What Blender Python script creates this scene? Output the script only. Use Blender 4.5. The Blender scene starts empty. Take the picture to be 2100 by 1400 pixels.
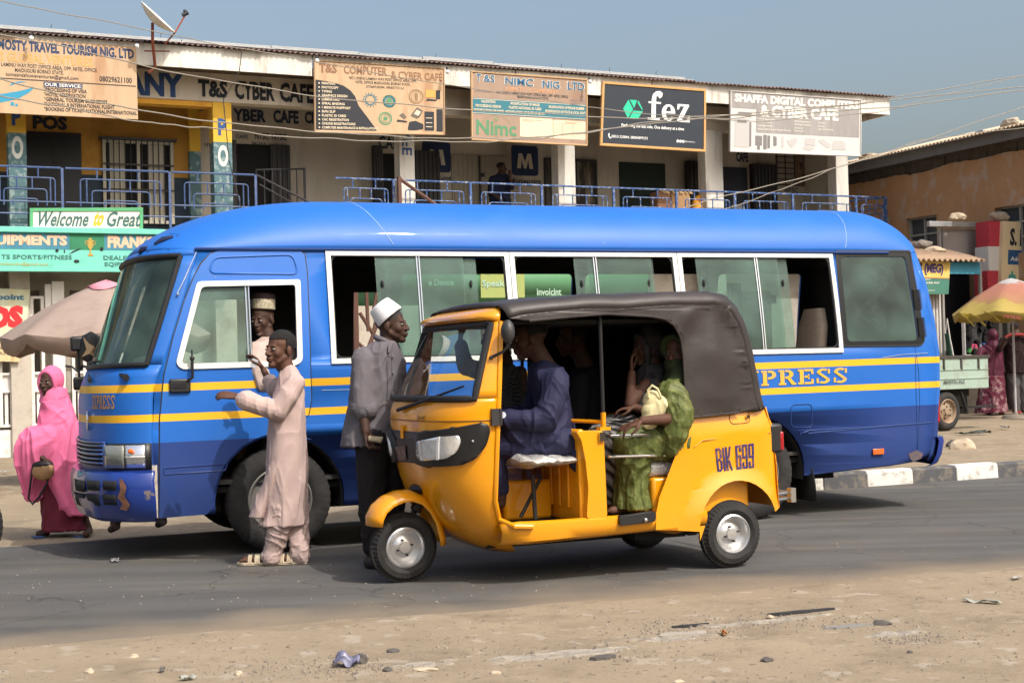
import bpy, bmesh, math, random
from mathutils import Vector, Matrix, noise, geometry
from math import sin, cos, pi, sqrt, radians, atan2
random.seed(7)
sc = bpy.context.scene
col = sc.collection
# ------------------------------------------------------------------ camera
FPX, CAMH = 2916.0, 1.25
PITCH, ROLL = math.atan(58 / FPX), -0.025
cam_d = bpy.data.cameras.new('camera'); cam = bpy.data.objects.new('camera', cam_d); col.objects.link(cam)
cam_d.sensor_width = 36; cam_d.lens = 36 * FPX / 2100; cam_d.clip_end = 3000; cam_d.clip_start = .05
CM = (Matrix.Translation((0, 0, CAMH)) @ Matrix.Rotation(pi / 2 + PITCH, 4, 'X') @ Matrix.Rotation(ROLL, 4, 'Z'))
cam.matrix_world = CM
cam_d.dof.use_dof = False
sc.camera = cam
# ------------------------------------------------------------------ world, sun, exposure
SUN_EL, SUN_AZ = radians(50), radians(135)
w = bpy.data.worlds.new('World'); sc.world = w; w.use_nodes = True
nt = w.node_tree; bg = nt.nodes['Background']
sky = nt.nodes.new('ShaderNodeTexSky'); sky.sky_type = 'NISHITA'; sky.sun_disc = False
sky.sun_elevation = SUN_EL; sky.sun_rotation = SUN_AZ
sky.air_density = 1.4; sky.dust_density = 10.0; sky.ozone_density = 1.6; sky.altitude = 300
nt.links.new(sky.outputs[0], bg.inputs[0]); bg.inputs[1].default_value = 0.15
sun_d = bpy.data.lights.new('sun', 'SUN'); sun = bpy.data.objects.new('sun', sun_d); col.objects.link(sun)
sun_d.energy = 2.55; sun_d.angle = radians(.55); sun_d.color = (1, .965, .91)
sdir = Vector((sin(SUN_AZ) * cos(SUN_EL), cos(SUN_AZ) * cos(SUN_EL), sin(SUN_EL)))
sun.rotation_euler = sdir.to_track_quat('Z', 'Y').to_euler()
sun.location = (20, -20, 30)
sc.view_settings.view_transform = 'Standard'; sc.view_settings.look = 'None'
sc.view_settings.gamma = 1; sc.view_settings.exposure = 0.44
# ------------------------------------------------------------------ reading the photograph into the world
def ray(px, py): return (CM.to_3x3() @ Vector(((px - 1050) / FPX, -(py - 700) / FPX, -1)))
def W(px, py, D):                       # world point at depth D
    d = ray(px, py); return Vector((0, 0, CAMH)) + d * (D / d.y)
def GND(px, py, z=0.0):
    d = ray(px, py); return Vector((0, 0, CAMH)) + d * ((z - CAMH) / d.z)
class Fr:                               # a ground frame: u along, v away, z up
    def __init__(s, o, deg):
        s.o = Vector((o[0], o[1], 0)); s.th = radians(deg)
        s.e = Vector((cos(s.th), sin(s.th), 0)); s.n = Vector((-sin(s.th), cos(s.th), 0))
    def uz(s, px, py, v=0.0):
        d = ray(px, py); c = Vector((0, 0, CAMH)); t = (v - (c - s.o).dot(s.n)) / d.dot(s.n)
        p = c + d * t - s.o; return p.dot(s.e), p.z
    def loc(s, p): p = Vector(p) - s.o; return Vector((p.dot(s.e), p.dot(s.n), p.z))
    def w(s, u, v, z): return s.o + s.e * u + s.n * v + Vector((0, 0, z))
B = Fr(GND(565, 1135), 20.3); T = Fr(GND(822, 1193), 23.5); G = Fr(GND(40, 935, -.1), 25)
# ------------------------------------------------------------------ materials
def sr(r, g, b):
    f = lambda c: (c / 255 / 12.92) if c / 255 <= .04045 else ((c / 255 + .055) / 1.055) ** 2.4
    return (f(r), f(g), f(b))
_M = {}
def mat(name, c, rough=.6, metal=0, coat=0, var=0.0, vs=3.0, dirt=None, ds=2.0, da=.5, bump=0, bs=60, spec=.5, alpha=1, trans=0, streak=False, dist=.01):
    if name in _M: return _M[name]
    m = bpy.data.materials.new(name); m.use_nodes = True; _M[name] = m
    n = m.node_tree; p = n.nodes['Principled BSDF']; L = n.links.new
    p.inputs['Base Color'].default_value = (*c, 1); p.inputs['Roughness'].default_value = rough
    p.inputs['Metallic'].default_value = metal; p.inputs['Coat Weight'].default_value = coat; p.inputs['Coat Roughness'].default_value = .06
    p.inputs['Specular IOR Level'].default_value = spec
    p.inputs['Alpha'].default_value = alpha; p.inputs['Transmission Weight'].default_value = trans
    tc = n.nodes.new('ShaderNodeTexCoord'); mp = n.nodes.new('ShaderNodeMapping'); L(tc.outputs['Object'], mp.inputs[0])
    if streak: mp.inputs['Scale'].default_value = (1, 1, .18)
    src = None
    if var or dirt:
        col1 = n.nodes.new('ShaderNodeRGB'); col1.outputs[0].default_value = (*c, 1); src = col1.outputs[0]
    if var:
        nz = n.nodes.new('ShaderNodeTexNoise'); nz.inputs['Scale'].default_value = vs; nz.inputs['Detail'].default_value = 6; nz.inputs['Roughness'].default_value = .65
        L(mp.outputs[0], nz.inputs['Vector'])
        mr = n.nodes.new('ShaderNodeMapRange'); mr.inputs['From Min'].default_value = .3; mr.inputs['From Max'].default_value = .7
        mr.inputs['To Min'].default_value = 1 - var; mr.inputs['To Max'].default_value = 1 + var; L(nz.outputs[0], mr.inputs[0])
        hv = n.nodes.new('ShaderNodeHueSaturation'); L(src, hv.inputs['Color']); L(mr.outputs[0], hv.inputs['Value']); src = hv.outputs[0]
    if dirt:
        nz = n.nodes.new('ShaderNodeTexNoise'); nz.inputs['Scale'].default_value = ds; nz.inputs['Detail'].default_value = 9; nz.inputs['Roughness'].default_value = .7
        L(mp.outputs[0], nz.inputs['Vector'])
        mr = n.nodes.new('ShaderNodeMapRange'); mr.inputs['From Min'].default_value = .5; mr.inputs['From Max'].default_value = .68
        mr.inputs['To Max'].default_value = da; L(nz.outputs[0], mr.inputs[0])
        mx = n.nodes.new('ShaderNodeMix'); mx.data_type = 'RGBA'; L(mr.outputs[0], mx.inputs[0]); L(src, mx.inputs[6]); mx.inputs[7].default_value = (*dirt, 1); src = mx.outputs[2]
        ra = n.nodes.new('ShaderNodeMath'); ra.operation = 'MULTIPLY_ADD'; ra.inputs[1].default_value = .25; ra.inputs[2].default_value = rough; ra.use_clamp = True
        L(mr.outputs[0], ra.inputs[0]); L(ra.outputs[0], p.inputs['Roughness'])
    if src: L(src, p.inputs['Base Color'])
    if bump:
        nb = n.nodes.new('ShaderNodeTexNoise'); nb.inputs['Scale'].default_value = bs; nb.inputs['Detail'].default_value = 5; L(mp.outputs[0], nb.inputs['Vector'])
        bp = n.nodes.new('ShaderNodeBump'); bp.inputs['Strength'].default_value = bump; bp.inputs['Distance'].default_value = dist
        L(nb.outputs[0], bp.inputs['Height']); L(bp.outputs[0], p.inputs['Normal'])
    return m
def nodes_of(m):
    n = m.node_tree; return n, n.links.new, n.nodes['Principled BSDF']
def zband(n, L, srcz, z0, z1):            # 1 between z0 and z1
    a = n.nodes.new('ShaderNodeMath'); a.operation = 'GREATER_THAN'; a.inputs[1].default_value = z0; L(srcz, a.inputs[0])
    b = n.nodes.new('ShaderNodeMath'); b.operation = 'LESS_THAN'; b.inputs[1].default_value = z1; L(srcz, b.inputs[0])
    c = n.nodes.new('ShaderNodeMath'); c.operation = 'MULTIPLY'; L(a.outputs[0], c.inputs[0]); L(b.outputs[0], c.inputs[1]); return c.outputs[0]
def mixc(n, L, fac, a, b):
    mx = n.nodes.new('ShaderNodeMix'); mx.data_type = 'RGBA'
    for s, x in ((0, fac), (6, a), (7, b)):
        if isinstance(x, (tuple, list)): mx.inputs[s].default_value = (*x, 1)
        elif isinstance(x, float): mx.inputs[s].default_value = x
        else: L(x, mx.inputs[s])
    return mx.outputs[2]
# ------------------------------------------------------------------ objects
def tag(o, label=None, cat=None, group=None, kind=None):
    if label: o['label'] = label
    if cat: o['category'] = cat
    if group: o['group'] = group
    if kind: o['kind'] = kind
    return o
def empty(name, label, cat, loc=(0, 0, 0), rz=0.0, group=None):
    o = bpy.data.objects.new(name, None); o.empty_display_size = .1; col.objects.link(o)
    o.location = loc; o.rotation_euler = (0, 0, rz); return tag(o, label, cat, group)
def frame_empty(name, label, cat, fr, u=0, v=0, z=0, group=None):
    return empty(name, label, cat, fr.w(u, v, z), fr.th, group)
def link_mesh(name, me, m, parent=None, smooth=30):
    o = bpy.data.objects.new(name, me); col.objects.link(o)
    if parent is not None: o.parent = parent
    if m is not None:
        for mm in (m if isinstance(m, (list, tuple)) else [m]): me.materials.append(mm)
    if smooth: me.polygons.foreach_set('use_smooth', [True] * len(me.polygons)); me.update(); me.set_sharp_from_angle(angle=radians(smooth))
    return o
class MB:
    def __init__(s): s.v = []; s.f = []; s.mi = []; s.cur = 0
    def add(s, vs, fs):
        b = len(s.v); s.v += [tuple(x) for x in vs]; s.f += [tuple(i + b for i in f) for f in fs]; s.mi += [s.cur] * len(fs); return s
    def box(s, x0, x1, y0, y1, z0, z1, M=None):
        vs = [Vector((x, y, z)) for z in (z0, z1) for y in (y0, y1) for x in (x0, x1)]
        if M: vs = [M @ q for q in vs]
        return s.add(vs, [(0, 2, 3, 1), (4, 5, 7, 6), (0, 1, 5, 4), (2, 6, 7, 3), (0, 4, 6, 2), (1, 3, 7, 5)])
    def cyl(s, p, q, r, r2=None, n=12, caps=True):
        p, q = Vector(p), Vector(q); r2 = r if r2 is None else r2
        d = (q - p); 
        if d.length < 1e-6: return s
        a = d.orthogonal().normalized(); b = d.normalized().cross(a)
        vs = [c + (a * cos(2 * pi * i / n) + b * sin(2 * pi * i / n)) * rr for c, rr in ((p, r), (q, r2)) for i in range(n)]
        fs = [(i, (i + 1) % n, n + (i + 1) % n, n + i) for i in range(n)]
        if caps: fs += [tuple(range(n - 1, -1, -1)), tuple(range(n, 2 * n))]
        return s.add(vs, fs)
    def tube(s, pts, r, n=8, closed=False):
        pts = [Vector(p) for p in pts]; m = len(pts); rs = r if isinstance(r, (list, tuple)) else [r] * m
        vs = []; prev = None
        for i, p in enumerate(pts):
            if closed: t = pts[(i + 1) % m] - pts[i - 1]
            else: t = pts[min(i + 1, m - 1)] - pts[max(i - 1, 0)]
            t.normalize()
            a = t.orthogonal().normalized() if prev is None else (prev - t * prev.dot(t)).normalized()
            prev = a; b = t.cross(a)
            vs += [p + (a * cos(2 * pi * k / n) + b * sin(2 * pi * k / n)) * rs[i] for k in range(n)]
        fs = []
        for i in range(m if closed else m - 1):
            j = (i + 1) % m
            fs += [(i * n + k, i * n + (k + 1) % n, j * n + (k + 1) % n, j * n + k) for k in range(n)]
        if not closed: fs += [tuple(range(n - 1, -1, -1)), tuple((m - 1) * n + k for k in range(n))]
        return s.add(vs, fs)
    def lathe(s, prof, o, ax, n=24, a0=0, a1=2 * pi, ref=None):   # prof: (radius, along)
        o, ax = Vector(o), Vector(ax).normalized(); a = Vector(ref).normalized() if ref else ax.orthogonal().normalized(); b = ax.cross(a)
        full = abs(a1 - a0 - 2 * pi) < 1e-6; m = n if full else n + 1; k = len(prof)
        vs = [o + ax * h + (a * cos(a0 + (a1 - a0) * i / n) + b * sin(a0 + (a1 - a0) * i / n)) * r for i in range(m) for r, h in prof]
        fs = []
        for i in range(n):
            j = (i + 1) % m
            fs += [(i * k + q, j * k + q, j * k + q + 1, i * k + q + 1) for q in range(k - 1)]
        return s.add(vs, fs)
    def sphere(s, c, r, n=12, M=None):
        c = Vector(c); r = Vector(r) if hasattr(r, '__len__') else Vector((r, r, r)); h = n // 2; vs = []
        for j in range(1, h):
            for i in range(n):
                q = Vector((r.x * sin(pi * j / h) * cos(2 * pi * i / n), r.y * sin(pi * j / h) * sin(2 * pi * i / n), r.z * cos(pi * j / h)))
                vs.append(c + (M @ q if M else q))
        q = Vector((0, 0, r.z)); t = c + (M @ q if M else q); u = c - (M @ q if M else q); vs += [t, u]; T0 = len(vs) - 2
        fs = [((j) * n + i, (j + 1) * n + i, (j + 1) * n + (i + 1) % n, j * n + (i + 1) % n) for j in range(h - 2) for i in range(n)]
        fs += [(T0, i, (i + 1) % n) for i in range(n)] + [(T0 + 1, (h - 2) * n + (i + 1) % n, (h - 2) * n + i) for i in range(n)]
        return s.add(vs, fs)
    def grid(s, P, close_u=False, close_v=False):        # P[i][j]
        n, m = len(P), len(P[0]); vs = [q for r in P for q in r]
        return s.add(vs, [(i * m + j, ((i + 1) % n) * m + j, ((i + 1) % n) * m + (j + 1) % m, i * m + (j + 1) % m) for i in range(n if close_u else n - 1) for j in range(m if close_v else m - 1)])
    def prism(s, poly, f0, f1, holes=()):                 # poly in 2D, f0/f1 map (a,b)->3D for the two faces
        loops = [list(poly)] + [list(h) for h in holes]
        tris = geometry.tessellate_polygon([[Vector((a, b, 0)) for a, b in l] for l in loops])
        flat = [p for l in loops for p in l]; n = len(flat)
        vs = [f0(*p) for p in flat] + [f1(*p) for p in flat]
        fs = [t for t in tris] + [tuple(n + i for i in reversed(t)) for t in tris]
        k = 0
        for l in loops:
            fs += [(k + i, k + (i + 1) % len(l), n + k + (i + 1) % len(l), n + k + i) for i in range(len(l))]; k += len(l)
        return s.add(vs, fs)
    def build(s, name, m, parent=None, smooth=30, bevel=0, seg=2, weld=False, recalc=True, solid=0):
        me = bpy.data.meshes.new(name); me.from_pydata(s.v, [], s.f)
        bm = bmesh.new(); bm.from_mesh(me)
        if len(s.mi): 
            for f, i in zip(bm.faces, s.mi): f.material_index = i
        if weld: bmesh.ops.remove_doubles(bm, verts=bm.verts, dist=1e-4)
        if recalc: bmesh.ops.recalc_face_normals(bm, faces=bm.faces)
        bm.to_mesh(me); bm.free()
        o = link_mesh(name, me, m, parent, smooth)
        if bevel:
            b = o.modifiers.new('bevel', 'BEVEL'); b.width = bevel; b.segments = seg; b.limit_method = 'ANGLE'; b.angle_limit = radians(40); b.harden_normals = False
        if solid:
            d = o.modifiers.new('solid', 'SOLIDIFY'); d.thickness = solid; d.offset = -1
        return o
def inset(poly, d):
    n = len(poly); out = []
    ar = sum(poly[i][0] * poly[(i + 1) % n][1] - poly[(i + 1) % n][0] * poly[i][1] for i in range(n)); sg = 1 if ar > 0 else -1
    for i in range(n):
        a, b, c = Vector(poly[i - 1]), Vector(poly[i]), Vector(poly[(i + 1) % n])
        e1, e2 = (b - a).normalized(), (c - b).normalized()
        n1, n2 = Vector((-e1.y, e1.x)) * sg, Vector((-e2.y, e2.x)) * sg
        m = (n1 + n2); m = m / max(.35, m.dot(m) / 2) if m.length > 1e-6 else n1
        out.append((b.x + m.x * d, b.y + m.y * d))
    return out
def rpoly(pts, r, seg=4):                                  # round the corners; r number or list
    n = len(pts); out = []
    for i in range(n):
        rr = r[i] if isinstance(r, (list, tuple)) else r
        a, b, c = Vector(pts[i - 1]), Vector(pts[i]), Vector(pts[(i + 1) % n])
        if rr <= 0: out.append(tuple(b)); continue
        rr = min(rr, (a - b).length * .48, (c - b).length * .48)
        p, q = b + (a - b).normalized() * rr, b + (c - b).normalized() * rr
        for k in range(seg + 1):
            t = k / seg; out.append(tuple((1 - t) ** 2 * p + 2 * t * (1 - t) * b + t * t * q))
    return out
def lerp(a, b, t): return a + (b - a) * t
def table(tb, x):
    if x <= tb[0][0]: return tb[0][1]
    for (a, p), (b, q) in zip(tb, tb[1:]):
        if x <= b: return p + (q - p) * (x - a) / (b - a)
    return tb[-1][1]
def ctable(tb, x):                                         # smooth (Catmull-Rom) version
    if x <= tb[0][0]: return tb[0][1]
    if x >= tb[-1][0]: return tb[-1][1]
    for i in range(len(tb) - 1):
        if x <= tb[i + 1][0]:
            x0, y0 = tb[i]; x1, y1 = tb[i + 1]; h = x1 - x0; t = (x - x0) / h
            def sl(k):
                a, b = tb[max(k - 1, 0)], tb[min(k + 1, len(tb) - 1)]; return (b[1] - a[1]) / max(b[0] - a[0], 1e-9)
            m0, m1 = sl(i) * h, sl(i + 1) * h
            return (2 * t**3 - 3 * t * t + 1) * y0 + (t**3 - 2 * t * t + t) * m0 + (-2 * t**3 + 3 * t * t) * y1 + (t**3 - t * t) * m1
# ------------------------------------------------------------------ lettering
_T = {}
def glyphs(s, bold=.0, space=1.0):
    k = (s, bold, space)
    if k in _T: return _T[k]
    cu = bpy.data.curves.new('t', 'FONT'); cu.body = s; cu.resolution_u = 2; cu.offset = bold * .8 if bold < .034 else bold + .006; cu.space_character = space; cu.fill_mode = 'BOTH'
    o = bpy.data.objects.new('t', cu); col.objects.link(o)
    dg = bpy.context.evaluated_depsgraph_get(); dg.update(); me = bpy.data.meshes.new_from_object(o.evaluated_get(dg))
    vs = [(v.co.x, v.co.y) for v in me.vertices]; fs = [tuple(p.vertices) for p in me.polygons]
    bpy.data.objects.remove(o); bpy.data.curves.remove(cu); bpy.data.meshes.remove(me)
    x0, x1 = min(v[0] for v in vs), max(v[0] for v in vs); y0, y1 = min(v[1] for v in vs), max(v[1] for v in vs)
    vs = [((x - x0) / (x1 - x0), (y - y0) / (y1 - y0)) for x, y in vs]; _T[k] = (vs, fs); return _T[k]
def text(mb, s, f, x0, x1, y0, y1, bold=.02, space=1.0, slant=0.0):   # f maps board (x,y) to 3D
    vs, fs = glyphs(s, bold, space)
    mb.add([f(lerp(x0, x1, a) + slant * b * (y1 - y0), lerp(y0, y1, b)) for a, b in vs], fs); return mb
def shapes(mb, polys, f):
    for p in polys:
        tr = geometry.tessellate_polygon([[Vector((a, b, 0)) for a, b in p]]); mb.add([f(*q) for q in p], [tuple(t) for t in tr])
    return mb
def circle(cx, cy, rx, ry=None, n=20, a0=0, a1=2 * pi):
    ry = rx if ry is None else ry; return [(cx + rx * cos(a0 + (a1 - a0) * i / n), cy + ry * sin(a0 + (a1 - a0) * i / n)) for i in range(n)]
def ringp(mb, cx, cy, r0, r1, f, asp=1.0, n=28):
    vs = [f(cx + r * cos(2 * pi * i / n), cy + r * asp * sin(2 * pi * i / n)) for r in (r0, r1) for i in range(n)]
    mb.add(vs, [(i, (i + 1) % n, n + (i + 1) % n, n + i) for i in range(n)]); return mb
def rect(x0, x1, y0, y1): return [(x0, y0), (x1, y0), (x1, y1), (x0, y1)]
# ================================================================== THE SETTING
RN0, RN1 = GND(0, 1335), GND(2100, 1163)          # near edge of the asphalt
RF0, RF1 = GND(1700, 1003), GND(2100, 975)        # far edge (kerb foot)
nd = (RN1 - RN0).normalized(); nn = Vector((-nd.y, nd.x, 0)); fd = (RF1 - RF0).normalized(); fn = Vector((-fd.y, fd.x, 0))
FK = Fr(RF0, math.degrees(atan2(fd.y, fd.x)))
def gh(x, y):
    p = Vector((x, y, 0)); a = (p - RN0).dot(nn); b = (p - RF0).dot(fn); u = (p - RF0).dot(fd)
    wob = noise.noise(Vector((x * .6, y * .6, 3))) * .16 + noise.noise(Vector((x * 2.3, y * 2.3, 1))) * .07
    fine = noise.noise(Vector((x * 1.2, y * 1.2, 0))) * .018 + noise.noise(Vector((x * 5, y * 5, 7))) * .006 + noise.noise(Vector((x * 17, y * 17, 2))) * .0022
    if a < .6:
        t = min(1, max(0, (-(a + wob) + .42) / .6)); t = t * t * (3 - 2 * t); return lerp(-.035, .022 + fine, t)
    if b > -.2:
        h = .125 + fine * 1.3; lf = -.12 + fine * 1.6
        s = min(1, max(0, (u + 4.6) / 2.2)); base = lerp(lf, h, s)
        k = .16 if u > -2.4 else .02
        t = min(1, max(0, (b - (k if u > -2.4 else -.05 + wob * .5)) / (.06 if u > -2.4 else .9)))
        if u < -2.4: return lerp(.006 + fine * .4 if b > .0 else -.03, base, t * t * (3 - 2 * t))
        return lerp(-.03, base, t)
    return -.035
mb = MB()
def axis(lo, hi, a, b, st, big):
    r = [lo]; x = lo
    while x < a: x += big; r.append(min(x, a))
    while x < b - 1e-6: x += st; r.append(x)
    while x < hi: x += big * (1 + (x - b) * .05); r.append(x)
    return r
xs = axis(-60, 90, -4.2, 6.2, .06, 3.0); ys = axis(2, 140, 4.6, 10.2, .06, 1.0)
ys = [2, 3.5] + [4.4 + .05 * i for i in range(104)] + [9.7 + .12 * i for i in range(70)] + [18.2 + .5 * i for i in range(40)] + [45, 60, 90, 160, 400, 2500]
xs = [-2500, -250, -90, -40] + [-20 + .5 * i for i in range(26)] + [-7 + .1 * i for i in range(30)] + [-4 + .06 * i for i in range(170)] + [6.3 + .3 * i for i in range(40)] + [19, 25, 40, 90, 250, 2500]
mb.grid([[(x, y, gh(x, y)) for y in ys] for x in xs])
ms = mat('sand', sr(138, 125, 106), .95, var=.12, vs=.9, dirt=sr(98, 87, 73), ds=2.2, da=.5, bump=.55, bs=38, spec=.1)
n, L, p = nodes_of(ms)                             # pale patches of broken plaster and dark grit
tc = n.nodes['Texture Coordinate']
for sc_, lo, hi, amt, c, src in ((7.0, .60, .66, .55, sr(160, 151, 138), 'pale'), (23.0, .62, .70, .5, sr(72, 66, 60), 'grit')):
    nz = n.nodes.new('ShaderNodeTexNoise'); nz.inputs['Scale'].default_value = sc_; nz.inputs['Detail'].default_value = 8; L(tc.outputs['Object'], nz.inputs['Vector'])
    mr = n.nodes.new('ShaderNodeMapRange'); mr.inputs['From Min'].default_value = lo; mr.inputs['From Max'].default_value = hi; mr.inputs['To Max'].default_value = amt; L(nz.outputs[0], mr.inputs[0])
    old = p.inputs['Base Color'].links[0].from_socket; o2 = mixc(n, L, mr.outputs[0], old, c); L(o2, p.inputs['Base Color'])
ground = tag(mb.build('ground', ms, smooth=60), 'dusty tan sand and earth on both sides of the road', 'ground', kind='structure')
# ---- road
mb = MB(); f0, f1 = RN0 - nd * 50, RN1 + nd * 90; g0_, g1_ = RF0 - fd * 50, RF1 + fd * 90
P = []
for i in range(160):
    t = i / 159; t = t * 1.0
    a = RN0 + nd * (-50 + 150 * t); b_ = RF0 + fd * (-50 + 150 * t); P.append([(lerp(a.x, b_.x, q) , lerp(a.y, b_.y, q), 0.0) for q in [j / 30 for j in range(31)]])
mb.grid(P)
mr_ = mat('asphalt', sr(81, 80, 78), .86, var=.10, vs=1.3, dirt=sr(96, 89, 79), ds=.9, da=.55, bump=.6, bs=170, spec=.25, dist=.004)
n, L, p = nodes_of(mr_); tc = n.nodes['Texture Coordinate']
nz = n.nodes.new('ShaderNodeTexNoise'); nz.inputs['Scale'].default_value = 210; nz.inputs['Detail'].default_value = 2; L(tc.outputs['Object'], nz.inputs['Vector'])
mr1 = n.nodes.new('ShaderNodeMapRange'); mr1.inputs['From Min'].default_value = .3; mr1.inputs['From Max'].default_value = .7; mr1.inputs['To Min'].default_value = .72; mr1.inputs['To Max'].default_value = 1.3; L(nz.outputs[0], mr1.inputs[0])
hv = n.nodes.new('ShaderNodeHueSaturation'); L(p.inputs['Base Color'].links[0].from_socket, hv.inputs['Color']); L(mr1.outputs[0], hv.inputs['Value'])
# blown dust gathers along the near edge of the road
sx = n.nodes.new('ShaderNodeVectorMath'); sx.operation = 'DOT_PRODUCT'; L(tc.outputs['Object'], sx.inputs[0]); sx.inputs[1].default_value = nn
ad = n.nodes.new('ShaderNodeMath'); ad.operation = 'SUBTRACT'; L(sx.outputs['Value'], ad.inputs[0]); ad.inputs[1].default_value = RN0.dot(nn)
nz2 = n.nodes.new('ShaderNodeTexNoise'); nz2.inputs['Scale'].default_value = 1.1; nz2.inputs['Detail'].default_value = 8; L(tc.outputs['Object'], nz2.inputs['Vector'])
ma = n.nodes.new('ShaderNodeMath'); ma.operation = 'MULTIPLY_ADD'; L(nz2.outputs[0], ma.inputs[0]); ma.inputs[1].default_value = -1.5; L(ad.outputs[0], ma.inputs[2])
mr2 = n.nodes.new('ShaderNodeMapRange'); mr2.inputs['From Min'].default_value = -.75; mr2.inputs['From Max'].default_value = -.05; mr2.inputs['To Min'].default_value = .85; mr2.inputs['To Max'].default_value = 0; L(ma.outputs[0], mr2.inputs[0])
L(mixc(n, L, mr2.outputs[0], hv.outputs[0], sr(128, 115, 97)), p.inputs['Base Color'])
ca, sa = nd.x, nd.y
mpx = n.nodes.new('ShaderNodeMapping'); mpx.inputs['Rotation'].default_value = (0, 0, -atan2(sa, ca)); mpx.inputs['Scale'].default_value = (.12, 2.2, 1); L(tc.outputs['Object'], mpx.inputs[0])
nzs = n.nodes.new('ShaderNodeTexNoise'); nzs.inputs['Scale'].default_value = 1.6; nzs.inputs['Detail'].default_value = 4; L(mpx.outputs[0], nzs.inputs['Vector']); mrs = n.nodes.new('ShaderNodeMapRange'); mrs.inputs['From Min'].default_value = .35; mrs.inputs['From Max'].default_value = .65; mrs.inputs['To Min'].default_value = .86; mrs.inputs['To Max'].default_value = 1.14; L(nzs.outputs[0], mrs.inputs[0])
vor = n.nodes.new('ShaderNodeTexVoronoi'); vor.feature = 'DISTANCE_TO_EDGE'; vor.inputs['Scale'].default_value = .55; nd_ = n.nodes.new('ShaderNodeTexNoise'); nd_.inputs['Scale'].default_value = 3; nd_.inputs['Detail'].default_value = 6; L(tc.outputs['Object'], nd_.inputs['Vector']); vm_ = n.nodes.new('ShaderNodeVectorMath'); vm_.operation = 'MULTIPLY_ADD'; L(nd_.outputs['Color'], vm_.inputs[0]); vm_.inputs[1].default_value = (.5, .5, .5); L(tc.outputs['Object'], vm_.inputs[2]); L(vm_.outputs[0], vor.inputs['Vector'])
mrc = n.nodes.new('ShaderNodeMapRange'); mrc.inputs['From Max'].default_value = .008; mrc.inputs['To Min'].default_value = .62; mrc.inputs['To Max'].default_value = 1; L(vor.outputs['Distance'], mrc.inputs[0]); mm = n.nodes.new('ShaderNodeMath'); mm.operation = 'MULTIPLY'; L(mrs.outputs[0], mm.inputs[0]); L(mrc.outputs[0], mm.inputs[1])
hv2 = n.nodes.new('ShaderNodeHueSaturation'); L(hv.outputs[0], hv2.inputs['Color']); L(mm.outputs[0], hv2.inputs['Value']); L(mixc(n, L, mr2.outputs[0], hv2.outputs[0], sr(128, 115, 97)), p.inputs['Base Color'])
tag(mb.build('road', mr_, smooth=60), 'worn grey asphalt road with blown dust at its edges', 'road', kind='structure')
# ---- kerb in black and white painted blocks
mb = MB(); rb = random.Random(3)
u0 = -2.2
while u0 < 30:
    wd = .52 + rb.random() * .05; mb.cur = 0 if int(round((u0 + 2.2) / .55)) % 2 else 1
    j = rb.random() * .012
    P = [[tuple(FK.w(u, v, z)) for v, z in ((-.01 + j, -.04), (.0 + j, .13), (.025 + j, .158 - j), (.15, .158 - j), (.165, -.04))] for u in (u0, u0 + .006, u0 + wd - .006, u0 + wd)]
    for q in (0, 3): P[q] = [tuple(Vector(a) * 1 + FK.n * (.006 if i < 4 else 0) - Vector((0, 0, .006))) for i, a in enumerate(P[q])]
    mb.grid(P); u0 += wd
kd = sr(120, 105, 88)
kb = tag(mb.build('kerb', [mat('kerb_white', sr(205, 202, 195), .85, var=.1, vs=6, dirt=sr(110, 104, 96), ds=9, da=.8, bump=.4, bs=60), mat('kerb_black', sr(72, 73, 76), .85, var=.15, vs=6, dirt=sr(150, 138, 120), ds=7, da=.6, bump=.4, bs=60)], smooth=35), 'kerb of alternating black and white painted blocks', 'kerb', kind='structure')

# ================================================================== TWO-STOREY SHOP BUILDING
cream = mat('cream_plaster', sr(196, 186, 170), .9, var=.09, vs=1.5, dirt=sr(142, 128, 108), ds=1.6, da=.5, bump=.25, bs=14, streak=True)
creamd = mat('balcony_plaster', sr(182, 175, 163), .9, var=.1, vs=1.2, dirt=sr(120, 104, 88), ds=1.1, da=.6, bump=.25, bs=12, streak=True)
white = mat('chipped_white_paint', sr(214, 211, 203), .8, var=.07, vs=4, dirt=sr(132, 122, 108), ds=3, da=.7, bump=.3, bs=25, streak=True)
yel = mat('ochre_yellow_paint', sr(214, 158, 52), .8, var=.08, vs=3, dirt=sr(140, 96, 50), ds=2.5, da=.5)
teal = mat('slate_teal_paint', sr(74, 106, 112), .75, var=.12, vs=5, dirt=sr(150, 160, 156), ds=6, da=.6)
navyw = mat('dark_navy_paint', sr(30, 42, 58), .6, var=.15, vs=3)
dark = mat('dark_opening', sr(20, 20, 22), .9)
steel = mat('dark_steel_door', sr(38, 38, 42), .5, var=.2, vs=2, dirt=sr(70, 60, 52), ds=3, da=.4)
bluer = mat('blue_rail_paint', sr(50, 84, 140), .5, dirt=sr(188, 192, 196), ds=16, da=.9, var=.1)
bluer2 = mat('slate_blue_rail_paint', sr(62, 84, 128), .55, dirt=sr(110, 122, 140), ds=9, da=.6, var=.1)
rust = mat('rusty_corrugated_iron', sr(104, 84, 80), .75, metal=.15, var=.18, vs=4, dirt=sr(150, 128, 110), ds=2.5, da=.6, bump=.2, bs=30)
zinc = mat('weathered_zinc', sr(158, 160, 160), .6, metal=.25, var=.12, vs=2, dirt=sr(112, 108, 102), ds=2, da=.5)
bld = frame_empty('shop_building', 'long two storey shop row with pillared balcony and rusty corrugated roof', 'building', G)
mb = MB()
mb.box(-9, .0, 1.5, 1.75, 4.0, 7.3); mb.box(3.5, 19, 1.5, 1.75, 4.0, 7.3)
mb.box(18.8, 19, .3, 1.498, 4.06, 7.1)
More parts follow.
